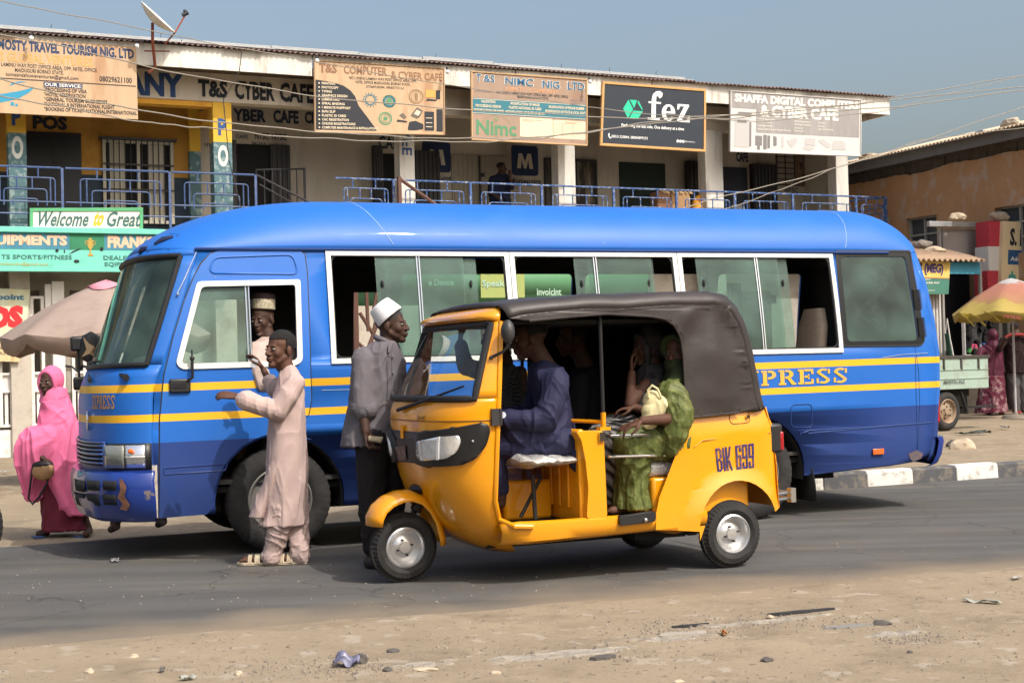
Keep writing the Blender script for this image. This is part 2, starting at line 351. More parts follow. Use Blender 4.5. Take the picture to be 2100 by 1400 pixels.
mb.box(-9, 19, 1.75, 7.5, -.3, 7.3)
mb.build('balcony_wall', creamd, bld)
mb = MB(); mb.box(-9, 3.498, 1.45, 1.74, 4.0, 7.3); o = mb.build('painted_wall', None, bld)
m = mat('yellow_and_navy_wall', sr(178, 132, 54), .8, var=.1, vs=2, dirt=sr(120, 84, 44), ds=1.6, da=.5)
n, L, p = nodes_of(m); tc = n.nodes['Texture Coordinate']; sp = n.nodes.new('ShaderNodeSeparateXYZ'); L(tc.outputs['Object'], sp.inputs[0])
L(mixc(n, L, zband(n, L, sp.outputs[2], 0, 5.3), p.inputs['Base Color'].links[0].from_socket, sr(38, 54, 68)), p.inputs['Base Color']); o.data.materials.append(m)
mb = MB(); mb.box(-9, 18.9, -.35, 1.5, 3.86, 4.06); mb.build('balcony_slab', mat('slab_concrete', sr(150, 142, 130), .9, var=.1, dirt=sr(100, 90, 80), da=.5), bld)
mb = MB(); mb.box(-9, 19, 0.02, 1.6, 7.16, 7.2); mb.build('ceiling', mat('ceiling_board', sr(150, 138, 120), .9, var=.1), bld)
# ground floor wall, behind: stone grey with dark shop openings
mb = MB()
op = [(-.9, .45), (1.0, 2.3), (4.2, 6.0), (7.4, 9.6), (11.0, 13.4), (14.8, 17.0)]
x = -9
for a, b in op:
    mb.box(x, a, .5, .7, -.3, 3.86); mb.box(a, b, .5, .7, 2.96, 3.86); x = b
mb.box(x, 19, .5, .7, -.3, 3.86); mb.build('ground_floor_wall', mat('grey_plaster', sr(176, 168, 156), .9, var=.1, vs=2, dirt=sr(120, 110, 98), ds=1.5, da=.6, bump=.3, bs=15), bld)
# pillars
PU = [(-.1, .22, 0), (3.68, 4.05, 0), (7.53, 7.86, 1), (11.18, 11.6, 1), (14.95, 15.42, 1), (18.62, 18.98, 1)]
tealp = mat('pillar_yellow_over_teal', sr(216, 172, 58), .8, var=.08, vs=3)
n, L, p = nodes_of(tealp); tc = n.nodes['Texture Coordinate']; sp = n.nodes.new('ShaderNodeSeparateXYZ'); L(tc.outputs['Object'], sp.inputs[0])
nzz = n.nodes.new('ShaderNodeTexNoise'); nzz.inputs['Scale'].default_value = 9; nzz.inputs['Detail'].default_value = 8; L(tc.outputs['Object'], nzz.inputs[0]); mrr = n.nodes.new('ShaderNodeMapRange'); mrr.inputs['From Min'].default_value = .52; mrr.inputs['From Max'].default_value = .62; mrr.inputs['To Max'].default_value = .6; L(nzz.outputs[0], mrr.inputs[0])
tl = mixc(n, L, mrr.outputs[0], sr(80, 112, 118), sr(160, 174, 172))
L(mixc(n, L, zband(n, L, sp.outputs[2], 0, 5.82), p.inputs['Base Color'].links[0].from_socket, tl), p.inputs['Base Color'])
for a, b, k in PU:
    mb = MB(); mb.box(a, b, 0, .33, 4.06, 6.6); m2_ = MB(); m2_.box(a - .02, b + .02, .02, .31, -.3, 3.86); m2_.build('lower_pillar', mat('grey_plaster', sr(176, 168, 156), .9, var=.1, vs=2, dirt=sr(120, 110, 98), ds=1.5, da=.6, bump=.3, bs=15), bld, bevel=.01)
    o = mb.build('pillar', white if k else tealp, bld, bevel=.012)
    gf = lambda x, y: (x, -.004, y)
    if not k:
        c = (a + b) / 2; lb = MB()
        text(lb, 'P', gf, c - .09, c + .08, 5.95, 6.28, .04); lb.build('lettering', mat('pillar_blue', sr(52, 84, 140), .8), o, 0, recalc=False)
        lb = MB(); ringp(lb, c, 5.55, .055, .1, gf, asp=2.1); lb.build('lettering', mat('pillar_white', sr(206, 208, 204), .8), o, 0, recalc=False)
    elif a < 8:
        lb = MB(); c = (a + b) / 2
        text(lb, 'CAFE', lambda x, y: (c - (y), -.004, x * -1), -6.55, -5.1 - .62, -.11, .11, .02)
        lb.v = [(c + (v[0] - c), v[1], v[2]) for v in lb.v]
        lb.build('lettering', mat('pillar_blue', sr(52, 84, 140), .8), o, 0, recalc=False)
mb = MB()
for a, b, k in PU[:2]: pass
mb.box(-9, 19, -.01, .3, 6.6, 7.16); mb.build('lintel_beam', cream, bld, bevel=.01)
mb = MB(); mb.box(-9, 4.04, .02, .31, 6.5, 6.598); mb.box(3.7, 3.9, .31, 1.45, 6.35, 6.6); mb.box(-.0, .2, .31, 1.45, 6.35, 6.6); mb.build('yellow_beam', yel, bld)
mb = MB()
for a, b in ((-9, 5.5), (5.53, 9.9), (9.93, 13.2), (13.23, 19.75)): mb.box(a, b, -.64, -.6, 7.09, 7.5)
mb.box(19.72, 19.76, -.6, .8, 7.09, 7.5)
mb.build('fascia_board', white, bld)
mb = MB(); mb.box(-9, 19.7, -.6, 1.6, 7.165 + .04, 7.24); mb.build('soffit', mat('soffit_wood', sr(120, 104, 84), .9, var=.15, vs=5, streak=False), bld)
# corrugated roof
def corr(mb, u0, u1, v0, z0, v1, z1, pitch=.105, amp=.019, ju=0, seg=6, seed=1):
    r = random.Random(seed); P = []; u = u0; nn_ = int((u1 - u0) / pitch * 6); sj = 0
    for i in range(nn_ + 1):
        u = u0 + (u1 - u0) * i / nn_; sheet = int((u - u0) / .75); rs = random.Random(sheet * 7 + seed); e = rs.uniform(-ju, ju); dz = rs.uniform(-.012, .012) if ju else 0
        P.append([(u, lerp(v0 - e, v1, t), lerp(z0, z1, t) + amp * sin(2 * pi * (u - u0) / pitch) + dz + noise.noise(Vector((u * .7, t * 3, seed))) * .012) for t in [k / seg for k in range(seg + 1)]])
    mb.grid(P)
mb = MB(); corr(mb, -9, 19.9, -.76, 7.51, 2.6, 8.22, ju=.03, seg=8); rf = mb.build('roof', rust, bld, recalc=False, solid=.004)
mb = MB(); rz = random.Random(5); u = -9
while u < 15.9:
    l = 1.5 + rz.random() * .9; dz = rz.uniform(-.02, .02); u1 = min(u + l, 16)
    mb.box(u, u1 - .012, 2.4, 2.75, 8.2 + dz, 8.36 + dz); mb.box(u, u1 - .012, 2.0, 2.42, 8.19 + dz * .5, 8.215 + dz * .5); u = u1
mb.build('ridge_cap', zinc, rf, bevel=.008)
mb = MB()
for u_, zt in ((-1.5, 0), (1.0, 0), (3.2, 0), (9.4, 0), (12.6, 0), (13.9, 0), (15.2, 0)): mb.cyl((u_, 2.5, 8.33), (u_ + .02, 2.5, 8.47), .006)
mb.build('roof_bolt', steel, rf)
# doors, window on the balcony
def pdoor(name, a, b, z1, m, lab=None, ribs=0, depth=.04, z0=4.06, v=1.5):
    mb = MB(); mb.box(a, b, v - depth, v - .003, z0, z1)
    if ribs:
        for i in range(ribs): c = a + (i + .5) * (b - a) / ribs; mb.box(c - .012, c + .012, v - depth - .018, v - depth, z0, z1)
    o = mb.build(name, m, bld, bevel=.004)
    if lab: o['label'] = lab
    return o
dn = pdoor('door', .35, 1.40, 6.1, mat('dark_navy_door', sr(15, 21, 30), .45, var=.2, vs=2), 'dark navy double door', 0, v=1.45)
mb = MB(); mb.box(.86, .875, 1.395, 1.408, 4.06, 6.1); mb.box(.88, .98, 1.37, 1.408, 5.5, 5.53); mb.build('door_bolt', steel, dn)
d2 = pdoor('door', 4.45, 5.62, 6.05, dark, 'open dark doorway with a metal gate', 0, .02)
def leaf(par, a, b, v0, v1, z1, n_):
    mb = MB(); mb.box(a, b, v0, v1, 4.06, z1)
    for k in range(n_): c = lerp(a, b, (k + .5) / n_); mb.box(c - .018, c + .018, v0 - .03, v0, 4.06, z1)
    return mb.build('door_leaf', steel, par)
leaf(d2, 4.40, 4.47, 1.35, 1.49, 6.1, 0); leaf(d2, 5.2, 5.62, 1.40, 1.47, 6.05, 4)
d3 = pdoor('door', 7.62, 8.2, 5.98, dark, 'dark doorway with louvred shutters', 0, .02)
leaf(d3, 7.38, 7.6, 1.2, 1.3, 6.1, 4); leaf(d3, 8.35, 8.95, 1.3, 1.46, 6.05, 6)
wd_ = pdoor('door', 9.3, 10.62, 6.02, mat('pale_corrugated_door', sr(160, 152, 138), .7, var=.08), 'pale ribbed steel double door', 12)
mb = MB(); mb.box(9.94, 9.97, 1.42, 1.445, 4.06, 6.02); mb.box(9.98, 10.06, 1.4, 1.44, 5.55, 5.63); mb.build('door_bolt', steel, wd_)
for a, b in ((11.62, 12.06), (12.4, 12.88)):
    o = pdoor('door', a, b, 5.99, mat('peeling_door', sr(52, 46, 42), .7, dirt=sr(170, 160, 142), ds=3.5, da=.8, streak=True), 'narrow dark door with peeling pale paint', 0)
    mb = MB(); mb.box(a - .04, a, 1.43, 1.5, 4.06, 6.03); mb.box(b, b + .04, 1.43, 1.5, 4.06, 6.03); mb.box(a - .04, b + .04, 1.43, 1.5, 5.992, 6.04); mb.build('door_frame', steel, o)
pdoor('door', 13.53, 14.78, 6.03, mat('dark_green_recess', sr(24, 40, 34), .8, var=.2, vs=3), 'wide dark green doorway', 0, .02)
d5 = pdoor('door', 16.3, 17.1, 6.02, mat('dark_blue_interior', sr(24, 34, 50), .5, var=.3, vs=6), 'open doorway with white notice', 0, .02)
leaf(d5, 15.3, 15.9, 1.3, 1.46, 6.1, 5); leaf(d5, 17.15, 17.85, 1.3, 1.46, 6.1, 7)
mb = MB(); mb.box(16.62, 16.9, 1.44, 1.476, 4.6, 5.1); mb.build('notice', mat('paper_white', sr(190, 196, 204), .7), d5)
# barred window on the yellow wall
mb = MB(); a, b, z0, z1 = 1.8, 3.19, 4.35, 6.0
mb.box(a, b, 1.42, 1.448, z0, z1); win = mb.build('window', dark, bld); 
mb = MB()
for q in (a, (a + b) / 2 - .03, b - .06): mb.box(q, q + .06, 1.36, 1.42, z0, z1)
for z in (z0, z1 - .06): mb.box(a + .06, (a + b) / 2 - .03, 1.365, 1.418, z, z + .06); mb.box((a + b) / 2 + .03, b - .06, 1.365, 1.418, z, z + .06)
for q in (a + .14, a + .9): mb.box(q, q + .3, 1.4, 1.415, z0 + .06, z1 - .06)
mb.build('window_frame', mat('pale_window_frame', sr(170, 166, 152), .7), win)
mb = MB()
for i in range(12): c = a + .1 + i * .11; mb.cyl((c, 1.34, z0), (c, 1.34, z1), .011, n=6)
for z in (5.5, 5.0): mb.box(a, b, 1.335, 1.345, z, z + .03)
mb.build('window_bars', steel, win)
mb = MB(); mb.box(a - .06, b + .06, 1.3, 1.44, z1 + .003, z1 + .05); mb.build('lintel', steel, win)
# yellow pilaster at the colour change
mb = MB(); mb.box(3.5, 3.72, 1.28, 1.448, 4.06, 7.16); mb.build('pilaster', tealp, bld)
# painted writing on the building
blk = mat('black_sign_paint', sr(30, 34, 44), .8); pbl = mat('blue_sign_paint', sr(38, 66, 112), .8); dkb = mat('dark_blue_sign_paint', sr(30, 46, 72), .8)
bf = lambda x, y: (x, -.016, y); wf = lambda x, y: (x, 1.493, y)
def letters(items, m, par=bld, f=bf, name='lettering'):
    lb = MB()
    for it in items: text(lb, it[0], f, *it[1:])
    return lb.build(name, m, par, 0, recalc=False)
def gz(px, py, v): return G.uz(px, py, v)
letters([('ANY', 2.0, 3.12, 6.64, 7.1, .045)], pbl)
letters([('T&S', 3.40, 3.98, 6.68, 7.02, .04), ('CYBER', 4.12, 4.92, 6.67, 7.04, .035), ('CAFE', 5.02, 5.72, 6.67, 7.06, .035)], blk)
letters([('YBER', 4.45, 5.15, 6.52, 6.78, .04), ('CAFE', 5.3, 5.85, 6.52, 6.8, .04), ('CEN', 5.98, 6.4, 6.54, 6.8, .04), ('CAFE', 4.5, 4.75, 6.16, 6.24, .02), ('NYSC', 3.85, 4.1, 5.96, 6.04, .02), ('NYSC', 4.9, 5.2, 6.16, 6.3, .03), ('NYSC', 5.26, 5.58, 6.16, 6.3, .03), ('BACH(A)', 4.84, 5.15, 6.02, 6.11, .02), ('REGISTRATION', 5.2, 5.62, 6.02, 6.09, .01), ('CAF', 7.62, 8.05, 6.08, 6.36, .03), ('CAFE', 16.8, 17.15, 6.16, 6.4, .04), ('NYSC', 18.2, 18.6, 5.45, 5.58, .03)], dkb, f=wf)
letters([('POS', .5, 1.15, 6.15, 6.42, .05)], blk, f=lambda x, y: (x, 1.443, y))
letters([('ERS &', 15.0, 15.7, 6.75, 7.02, .03), ('T OFFICE', 15.15, 15.8, 6.5, 6.62, .01), ('SHI', 15.2, 15.8, 7.3 - .1, 7.5 - .1, .04)][:2], dkb, f=lambda x, y: (x, 1.493, y))
for a in (8.62, 10.77):
    lg = MB(); shapes(lg, [rpoly(rect(a, a + .67, 5.62, 6.3), .09)], wf); lo = lg.build('painted_logo', mat('logo_navy', sr(22, 44, 84), .7), bld, 0, recalc=False); lg = MB()
    x0, x1, y0, y1 = a + .13, a + .54, 5.78, 6.12; t = .1
    shapes(lg, [[(x0, y0), (x0 + .05, y1), (x0 + .14, y1), ((x0 + x1) / 2, y0 + .15), (x1 - .14, y1), (x1 - .05, y1), (x1, y0), (x1 - .1, y0), (x1 - .12, y0 + .2), ((x0 + x1) / 2 + .03, y0 + .0), ((x0 + x1) / 2 - .03, y0 + .0), (x0 + .12, y0 + .2), (x0 + .1, y0)]], lambda x, y: (x, 1.489, y))
    lg.build('letter', mat('logo_cream', sr(200, 192, 176), .7), lo, 0, recalc=False)
letters([('Moniepoint', 8.45, 9.3, 5.4, 5.56, .03), ('Moniepoint', 10.72, 11.5, 5.4, 5.56, .03)], mat('logo_text', sr(40, 44, 56), .8), f=wf)
# price board and poster on the end of the balcony wall
mb = MB(); mb.box(17.95, 18.78, 1.46, 1.497, 5.62, 6.85); pb = mb.build('price_board', mat('grey_board', sr(150, 142, 132), .8, var=.1), bld)
mb = MB()
for i in range(9): mb.box(17.95, 18.5, 1.448, 1.459, 5.62 + i * .14, 5.64 + i * .14)
for x in (17.95, 18.2, 18.48): mb.box(x, x + .02, 1.446, 1.4585, 5.62, 6.85)
mb.build('board_lines', dark, pb)
mb = MB(); mb.box(18.52, 18.78, 1.44, 1.455, 5.62, 6.85); mb.build('poster', mat('poster_mixed', sr(120, 100, 80), .6, var=.6, vs=7, dirt=sr(24, 34, 60), ds=5, da=1), pb)
# railings of bent tube between square posts
def rail_panel(mb, u0, u1, v, zt, full=True):
    L_ = u1 - u0; r = .014
    mb.tube([(u0, v, zt), (u1, v, zt)], .02, 6)
    zb = zt - 1.0
    def loopy(i, d0, d1, zt_, zb_, rr=.07):
        a, b = u0 + L_ * d0, u0 + L_ * d1
        pts = [(a, zb_), (a, zt_), (b, zt_), (b, zb_)]; q = rpoly(pts, [0, rr, rr, 0], 3); mb.tube([(x, v, z) for x, z in q], r, 5)
    loopy(0, .14, .92, zt - .19, zb + .3); loopy(1, .25, .81, zt - .4, zb + .3); loopy(2, .37, .69, zt - .58, zb + .3)
    mb.tube([(u0, v, zt - .63), (u1, v, zt - .63)], r, 5); mb.tube([(u0, v, zb + .15), (u1, v, zb + .15)], r, 5)
    for q, z0, z1 in ((.3, zt - .19, zt), (.7, zt - .19, zt), (.42, zt - .4, zt - .19), (.62, zt - .4, zt - .19), (.2, zt - .63, zt - .19), (.86, zt - .63, zt - .19)): mb.tube([(u0 + L_ * q, v, z0), (u0 + L_ * q, v, z1)], r, 5)
for k, (a, b) in enumerate([(-2.1, -.62), (-.55, .78), (.86, 2.74), (2.82, 4.4)]):
    mb = MB(); rail_panel(mb, a, b, -.28, 5.16); mb.box(b, b + .045, -.305, -.258, 4.06, 5.16); mb.build('railing', bluer2, bld)
st = [6.05, 7.1, 8.3, 9.15, 9.45, 10.72, 11.0, 12.5, 12.75, 14.2, 14.5, 16.1, 16.4, 17.9, 18.15, 18.95]
ends = [(6.05, 7.25), (7.3, 8.95), (9.0, 10.6), (10.65, 12.35), (12.4, 13.95), (14.0, 15.5), (15.55, 17.1), (17.15, 18.93)]
for a, b in ends:
    mb = MB(); rail_panel(mb, a, b, -.28, 5.16); mb.box(b, b + .05, -.305, -.258, 4.06, 5.17); mb.build('railing', bluer, bld)
mb = MB(); rail_panel(mb, 19.0, 19.85, -.28, 5.16); mb.box(19.8, 19.87, -.31, -.25, 4.06, 5.18)
mb.tube([(19.0, .9, 5.14), (19.85, -.28, 5.16)], .02, 6); mb.tube([(19.0, .9, 4.9), (19.85, -.28, 4.93)], .014, 6); mb.build('railing', bluer, bld)
mb = MB(); mb.box(18.9, 19.9, -.35, 1.5, 3.86, 4.05); mb.build('landing', mat('slab_concrete', (0, 0, 0)), bld)
# stair handrails and gate at the head of the stairs
mb = MB(); mb.tube([(4.45, -.28, 5.16), (6.3, -.9, 4.1)], .022, 6); mb.tube([(4.5, -.28, 4.98), (5.9, -.75, 4.1)], .016, 6); mb.build('handrail', steel, bld)
mb = MB(); mb.box(7.3, 7.37, -.5, -.42, 3.9, 5.2); mb.tube([(7.35, -.46, 5.16), (8.4, -.9, 4.3)], .035, 6); mb.build('handrail', mat('rust_brown_steel', sr(92, 62, 50), .7), bld)
mb = MB(); a, b = 4.62, 5.62
for i in range(7): c = a + (b - a) * i / 6; mb.cyl((c, .4, 4.1), (c, .4, 5.36 + .04 * i / 6), .012, n=6)
mb.tube([(a, .4, 5.36), (b, .4, 5.42)], .018, 6); mb.box(b - .02, b + .02, .38, .42, 4.06, 5.44); mb.build('stair_gate', steel, bld)
# turquoise shop front band under the balcony and white steel gates
turq = mat('turquoise_board', sr(112, 200, 180), .7, var=.06, vs=3, dirt=sr(90, 160, 146), ds=3, da=.5)
sb = frame_empty('shop_sign', 'long turquoise sports shop sign board lettered EQUIPMENTS and FRANKSON below the balcony', 'sign', G, 0, -.5, 3.24)
mb = MB(); mb.box(-9, 4.0, 0, .12, 0, .70); o = mb.build('board', turq, sb, bevel=.006)
mb = MB(); mb.box(-9, 2.6, -.06, .14, .70, .80); mb.build('top_edge', turq, sb, bevel=.01)
q = lambda x, y: (x, -.004, y); q2 = lambda x, y: (x, -.008, y)
lb = MB(); shapes(lb, [rect(-3, .88, .40, .69), rect(1.5, 4, .40, .69)], q); lb.build('blue_strip', mat('sign_blue_strip', sr(60, 128, 150), .7, var=.2, vs=3), sb, 0, recalc=False)
lb = MB(); shapes(lb, [rect(.882, 1.498, .40, .69)], q); lb.build('green_strip', mat('sign_green_strip', sr(40, 120, 84), .7, var=.2, vs=3), sb, 0, recalc=False)
letters([('EQUIPMENTS', -.74, .84, .44, .66, .045), ('FRANKSON', 1.56, 2.75, .44, .67, .045)], mat('sign_peach', sr(226, 180, 150), .7), sb, q2)
letters([('TS SPORTS/FITNESS', -.3, .92, .22, .30, .02), ('DEALER/SUPPLIERS', 1.48, 2.7, .22, .30, .02), ('EQIPMENTS', 1.5, 2.2, .09, .18, .02)], mat('sign_grey_green', sr(58, 104, 104), .7), sb, q2)
letters([('franksonbs@gmail.com', -.35, .5, .09, .16, .01)], mat('sign_ochre', sr(170, 160, 90), .7), sb, q2)
lb = MB(); c = 1.25                                              # trophy
shapes(lb, [[(c - .06, .58), (c + .06, .58), (c + .045, .46), (c + .012, .41), (c + .012, .34), (c + .045, .32), (c + .05, .29), (c - .05, .29), (c - .045, .32), (c - .012, .34), (c - .012, .41), (c - .045, .46)], circle(c, .6, .03, .02)], q2)
for s_ in (-1, 1): ringp(lb, c + s_ * .065, .53, .022, .032, q2, asp=1.3, n=14)
lb.build('trophy_picture', mat('sign_gold', sr(176, 146, 66), .6), sb, 0, recalc=False)
lb = MB(); shapes(lb, [[(.86, .31), (1.05, .40), (1.09, .44), (.93, .37)], circle(1.0, .19, .05, .03), circle(1.45, .42, .03, .04), circle(.66, .38, .03), [(.78, .34), (.8, .34), (.8, .4), (.78, .4)]], q2); lb.build('sports_picture', blk, sb, 0, recalc=False)
def hang_board(name, label, pts, v, m, th=.04, frame=None, cat='sign', fw=.05):
    # pts: tl,tr,br,bl in photograph pixels on the plane v
    a = [G.uz(*p, v) for p in pts]; o = Vector((sum(p[0] for p in a) / 4, min(p[1] for p in a)))
    r = frame_empty(name, label, cat, G, o.x, v, o.y); tl, tr, br, bl = [Vector(p) - o for p in a]
    def f(x, y, d=0.0): p = bl * (1 - x) * (1 - y) + br * x * (1 - y) + tr * x * y + tl * (1 - x) * y; return (p.x, d, p.y)
    mb = MB(); mb.add([f(x, y, d) for d in (0, th) for y in (0, 1) for x in (0, 1)], [(0, 1, 3, 2), (4, 6, 7, 5), (0, 4, 5, 1), (2, 3, 7, 6), (0, 2, 6, 4), (1, 5, 7, 3)])
    mb.build('panel', m, r)
    if frame:
        W_, H_ = (tr - tl).length, (tl - bl).length; ex, ey = fw / W_, fw / H_
        mb = MB()
        for x0, x1, y0, y1 in ((-.2 * ex, 1 + .2 * ex, -.2 * ey, ey), (-.2 * ex, 1 + .2 * ex, 1 - ey, 1 + .2 * ey), (-.2 * ex, ex, ey, 1 - ey), (1 - ex, 1 + .2 * ex, ey, 1 - ey)):
            mb.add([f(x, y, d) for d in (-.018, th + .01) for y in (y0, y1) for x in (x0, x1)], [(0, 1, 3, 2), (4, 6, 7, 5), (0, 4, 5, 1), (2, 3, 7, 6), (0, 2, 6, 4), (1, 5, 7, 3)])
        mb.build('frame', frame, r, bevel=.004)
    return r, f
def board_text(r, f, items, m, d=-.004, name='lettering'):
    lb = MB(); g = lambda x, y: f(x, y, d)
    for it in items: text(lb, it[0], g, *it[1:])
    return lb.build(name, m, r, 0, recalc=False)
def board_shape(r, f, polys, m, d=-.003, name='picture'):
    return shapes(MB(), polys, lambda x, y: f(x, y, d)).build(name, m, r, 0, recalc=False)
tanb = mat('faded_tan_banner', sr(190, 162, 130), .75, var=.12, vs=2, dirt=sr(158, 114, 82), ds=1.6, da=.6, streak=True)
inkb = mat('ink_brown', sr(72, 62, 60), .8); inkn = mat('ink_navy', sr(44, 62, 98), .8, dirt=sr(90, 96, 116), ds=8, da=.6); inko = mat('ink_faded_orange', sr(206, 160, 96), .8); inkc = mat('ink_cyan', sr(52, 142, 176), .8); inkw = mat('ink_white', sr(226, 222, 212), .8)
inkk = mat('ink_charcoal', sr(46, 48, 54), .8); inkt = mat('ink_teal', sr(56, 118, 132), .8); inkg = mat('ink_green', sr(88, 140, 104), .8); inkl = mat('ink_light', sr(222, 206, 178), .8); inkf = mat('ink_faint', sr(158, 128, 100), .8)
timber = mat('timber_frame', sr(196, 152, 96), .7, var=.12, vs=8)
# travel banner
r, f = hang_board('travel_agency_banner', 'faded tan travel and tourism banner with a blue aeroplane, leftmost under the eave', [(-120, 66), (279, 97), (283, 245), (-120, 226)], -.66, tanb)
E = 1 / .75; X = lambda p: (p + 120) / 402
def Y(p, x=140): t = 66 + (x + 120) / 402 * 28; b = 226 + (x + 120) / 402 * 19; return 1 - (p - t) / (b - t)
board_text(r, f, [('MOSTY TRAVEL TOURISM NIG. LTD', X(-8), X(277), .83, .97, .035)], inkn)
board_text(r, f, [('S GLOBAL VENTURES', X(-5), X(188), .68, .81, .03)], inko)
board_text(r, f, [('SHEHU LAMINU WAY POST OFFICE AREA, OPP. NITEL OFFICE', X(-30), X(196), .605, .665, .015), ('MAIDUGURI BORNO STATE.', X(26), X(126), .55, .6, .015), ('tomaandshuwaventures@gmail.com', X(7), X(157), .475, .54, .015), ('08029621100', X(201), X(271), .49, .57, .03)], inkb)
board_text(r, f, [('*PROCESSING OF VISA', X(84), X(174), .315, .37, .03), ('*HOTEL RESERVATION', X(84), X(171), .25, .305, .03), ('*GENERAL TOURISM BUSINESSES', X(84), X(217), .185, .24, .03), ('*NATIONAL & INTERNATIONAL FLIGHT', X(84), X(232), .12, .175, .03), ('*BOOKING OF TICKET NATIONAL/INTERNATIONAL', X(84), X(280), .055, .11, .03)], inkk)
board_shape(r, f, [rect(0, X(279), .448, .462)], inkb)
board_shape(r, f, [rect(X(84), X(165), .375, .44)], inkn)
board_text(r, f, [('OUR SERVICE:', X(86), X(163), .385, .43, .03)], inkw, d=-.007)
board_shape(r, f, [[(X(-40), .10), (X(0), .14), (X(30), .19), (X(55), .29), (X(63), .345), (X(60), .35), (X(35), .30), (X(0), .25), (X(-40), .22)], [(X(15), .36), (X(35), .41), (X(50), .425), (X(38), .43), (X(20), .405)], [(X(16), .1), (X(24), .1), (X(23), .15), (X(17), .15)], [(X(26), .09), (X(32), .1), (X(30), .13), (X(26), .13)]], inkc)
# T&S banner
r, f = hang_board('cyber_cafe_banner', 'sand coloured computer and cyber cafe banner with black service list panel', [(644, 123), (911, 140), (912, 277), (645, 272)], -.66, tanb, frame=mat('thin_tan_frame', sr(170, 140, 108), .8), fw=.02)
board_text(r, f, [('T&S', .035, .17, .83, .96, .035), ('COMPUTER', .22, .55, .83, .955, .03), ('& CYBER CAFÉ', .58, .985, .80, .94, .025)], mat('ink_brown_raised', sr(140, 104, 78), .8))
board_text(r, f, [('NO.1 SHEHU LAMINU WAY POST OFFICE AREA, OPP.', .26, .78, .755, .80, .015), ('NITEL OFFICE MAIDUGURI, BORNO STATE.', .31, .73, .70, .745, .015), ('07068938384, 08083770163', .39, .68, .645, .685, .005)], inkb)
board_shape(r, f, [[(.01, .04), (.46, .04), (.47, .05)] + [(.47 - .15 * i / 5 - .005 * i, .05 + .43 * i / 5) for i in range(1, 5)] + [(.305, .52), (.27, .60), (.22, .66), (.15, .70), (.01, .73)]], inkk)
L12 = ['PRINTING', 'PHOTOCOPY', 'TYPING', 'GRAPHICS DESIGN', 'LAMINATING', 'SPIRAL BINDING', '1 MIINUTE PASPPORT', 'BVN SLIP', 'PLASTIC ID CARD', 'CAC REGISTRATION', 'ONLINE REGISTRATIONS', 'COMPUTER MAINTENANCE & INSTALLATIONS']
wl = [.10, .125, .075, .19, .13, .17, .215, .10, .18, .20, .25, .42]
board_text(r, f, [(s_, .055, .055 + wl[i], .665 - i * .0555, .665 - i * .0555 + .035, .03) for i, s_ in enumerate(L12)], inkl, d=-.008)
board_shape(r, f, [circle(.035, .682 - i * .0555, .006, .011, 8) for i in range(12)], inkl, d=-.008)
lb = MB(); g_ = lambda x, y: f(x, y, -.005)
for cx, cy, rr in ((.565, .47, .05), ): ringp(lb, cx, cy, rr * .6, rr, g_, asp=1.8); 
for cx, cy, rr in ((.42, .48, .046),): ringp(lb, cx, cy, rr * .72, rr * .9, g_, asp=1.8); shapes(lb, [[(cx + .046 * cos(a), cy + .083 * sin(a)), (cx + .062 * cos(a + .12), cy + .11 * sin(a + .12)), (cx + .046 * cos(a + .24), cy + .083 * sin(a + .24))] for a in [k * .42 for k in range(15)]], g_)
lb.build('emblem', inkt, r, 0, recalc=False)
lb = MB(); ringp(lb, .565, .47, .042, .05, g_, asp=1.8); ringp(lb, .535, .22, .042, .052, g_, asp=1.8); ringp(lb, .535, .22, .03, .034, g_, asp=1.8); shapes(lb, [circle(.565, .47, .025, .045), circle(.535, .22, .016, .03)], g_); lb.build('emblem', inkg, r, 0, recalc=False)
lb = MB(); ringp(lb, .775, .555, .05, .058, g_, asp=1.8); ringp(lb, .775, .555, .038, .04, g_, asp=1.8); shapes(lb, [[(.77, .5), (.76, .58), (.775, .62), (.79, .58), (.785, .5)]], g_); lb.build('emblem', mat('ink_bronze', sr(140, 116, 84), .8), r, 0, recalc=False)
board_shape(r, f, [rect(.85, .93, .55, .66)], mat('ink_amber', sr(214, 160, 86), .8), d=-.006)
board_shape(r, f, [rect(.93, .965, .53, .66), [(.85, .5), (.93, .5), (.945, .52), (.865, .53)], rect(.84, .915, .06, .34), rect(.935, .985, .05, .38), [(.62, .18), (.70, .17), (.705, .19), (.63, .21)], [(.71, .06), (.77, .02 + .04), (.83, .08), (.83, .15), (.77, .2), (.72, .18), (.71, .1)]], inkk, d=-.005)
board_shape(r, f, [[(.73, .27), (.78, .23), (.8, .26), (.75, .32)], [(.74, .3), (.8, .25), (.83, .35), (.78, .40)], [(.64, .27), (.68, .22), (.7, .25), (.67, .31)]], mat('ink_grey', sr(110, 100, 92), .8), d=-.006)
board_shape(r, f, [[(.755, .3), (.79, .27), (.81, .33), (.78, .36)], rect(.85, .9, .24, .25), rect(.85, .9, .17, .18), rect(.85, .9, .11, .12)], inkl, d=-.009)
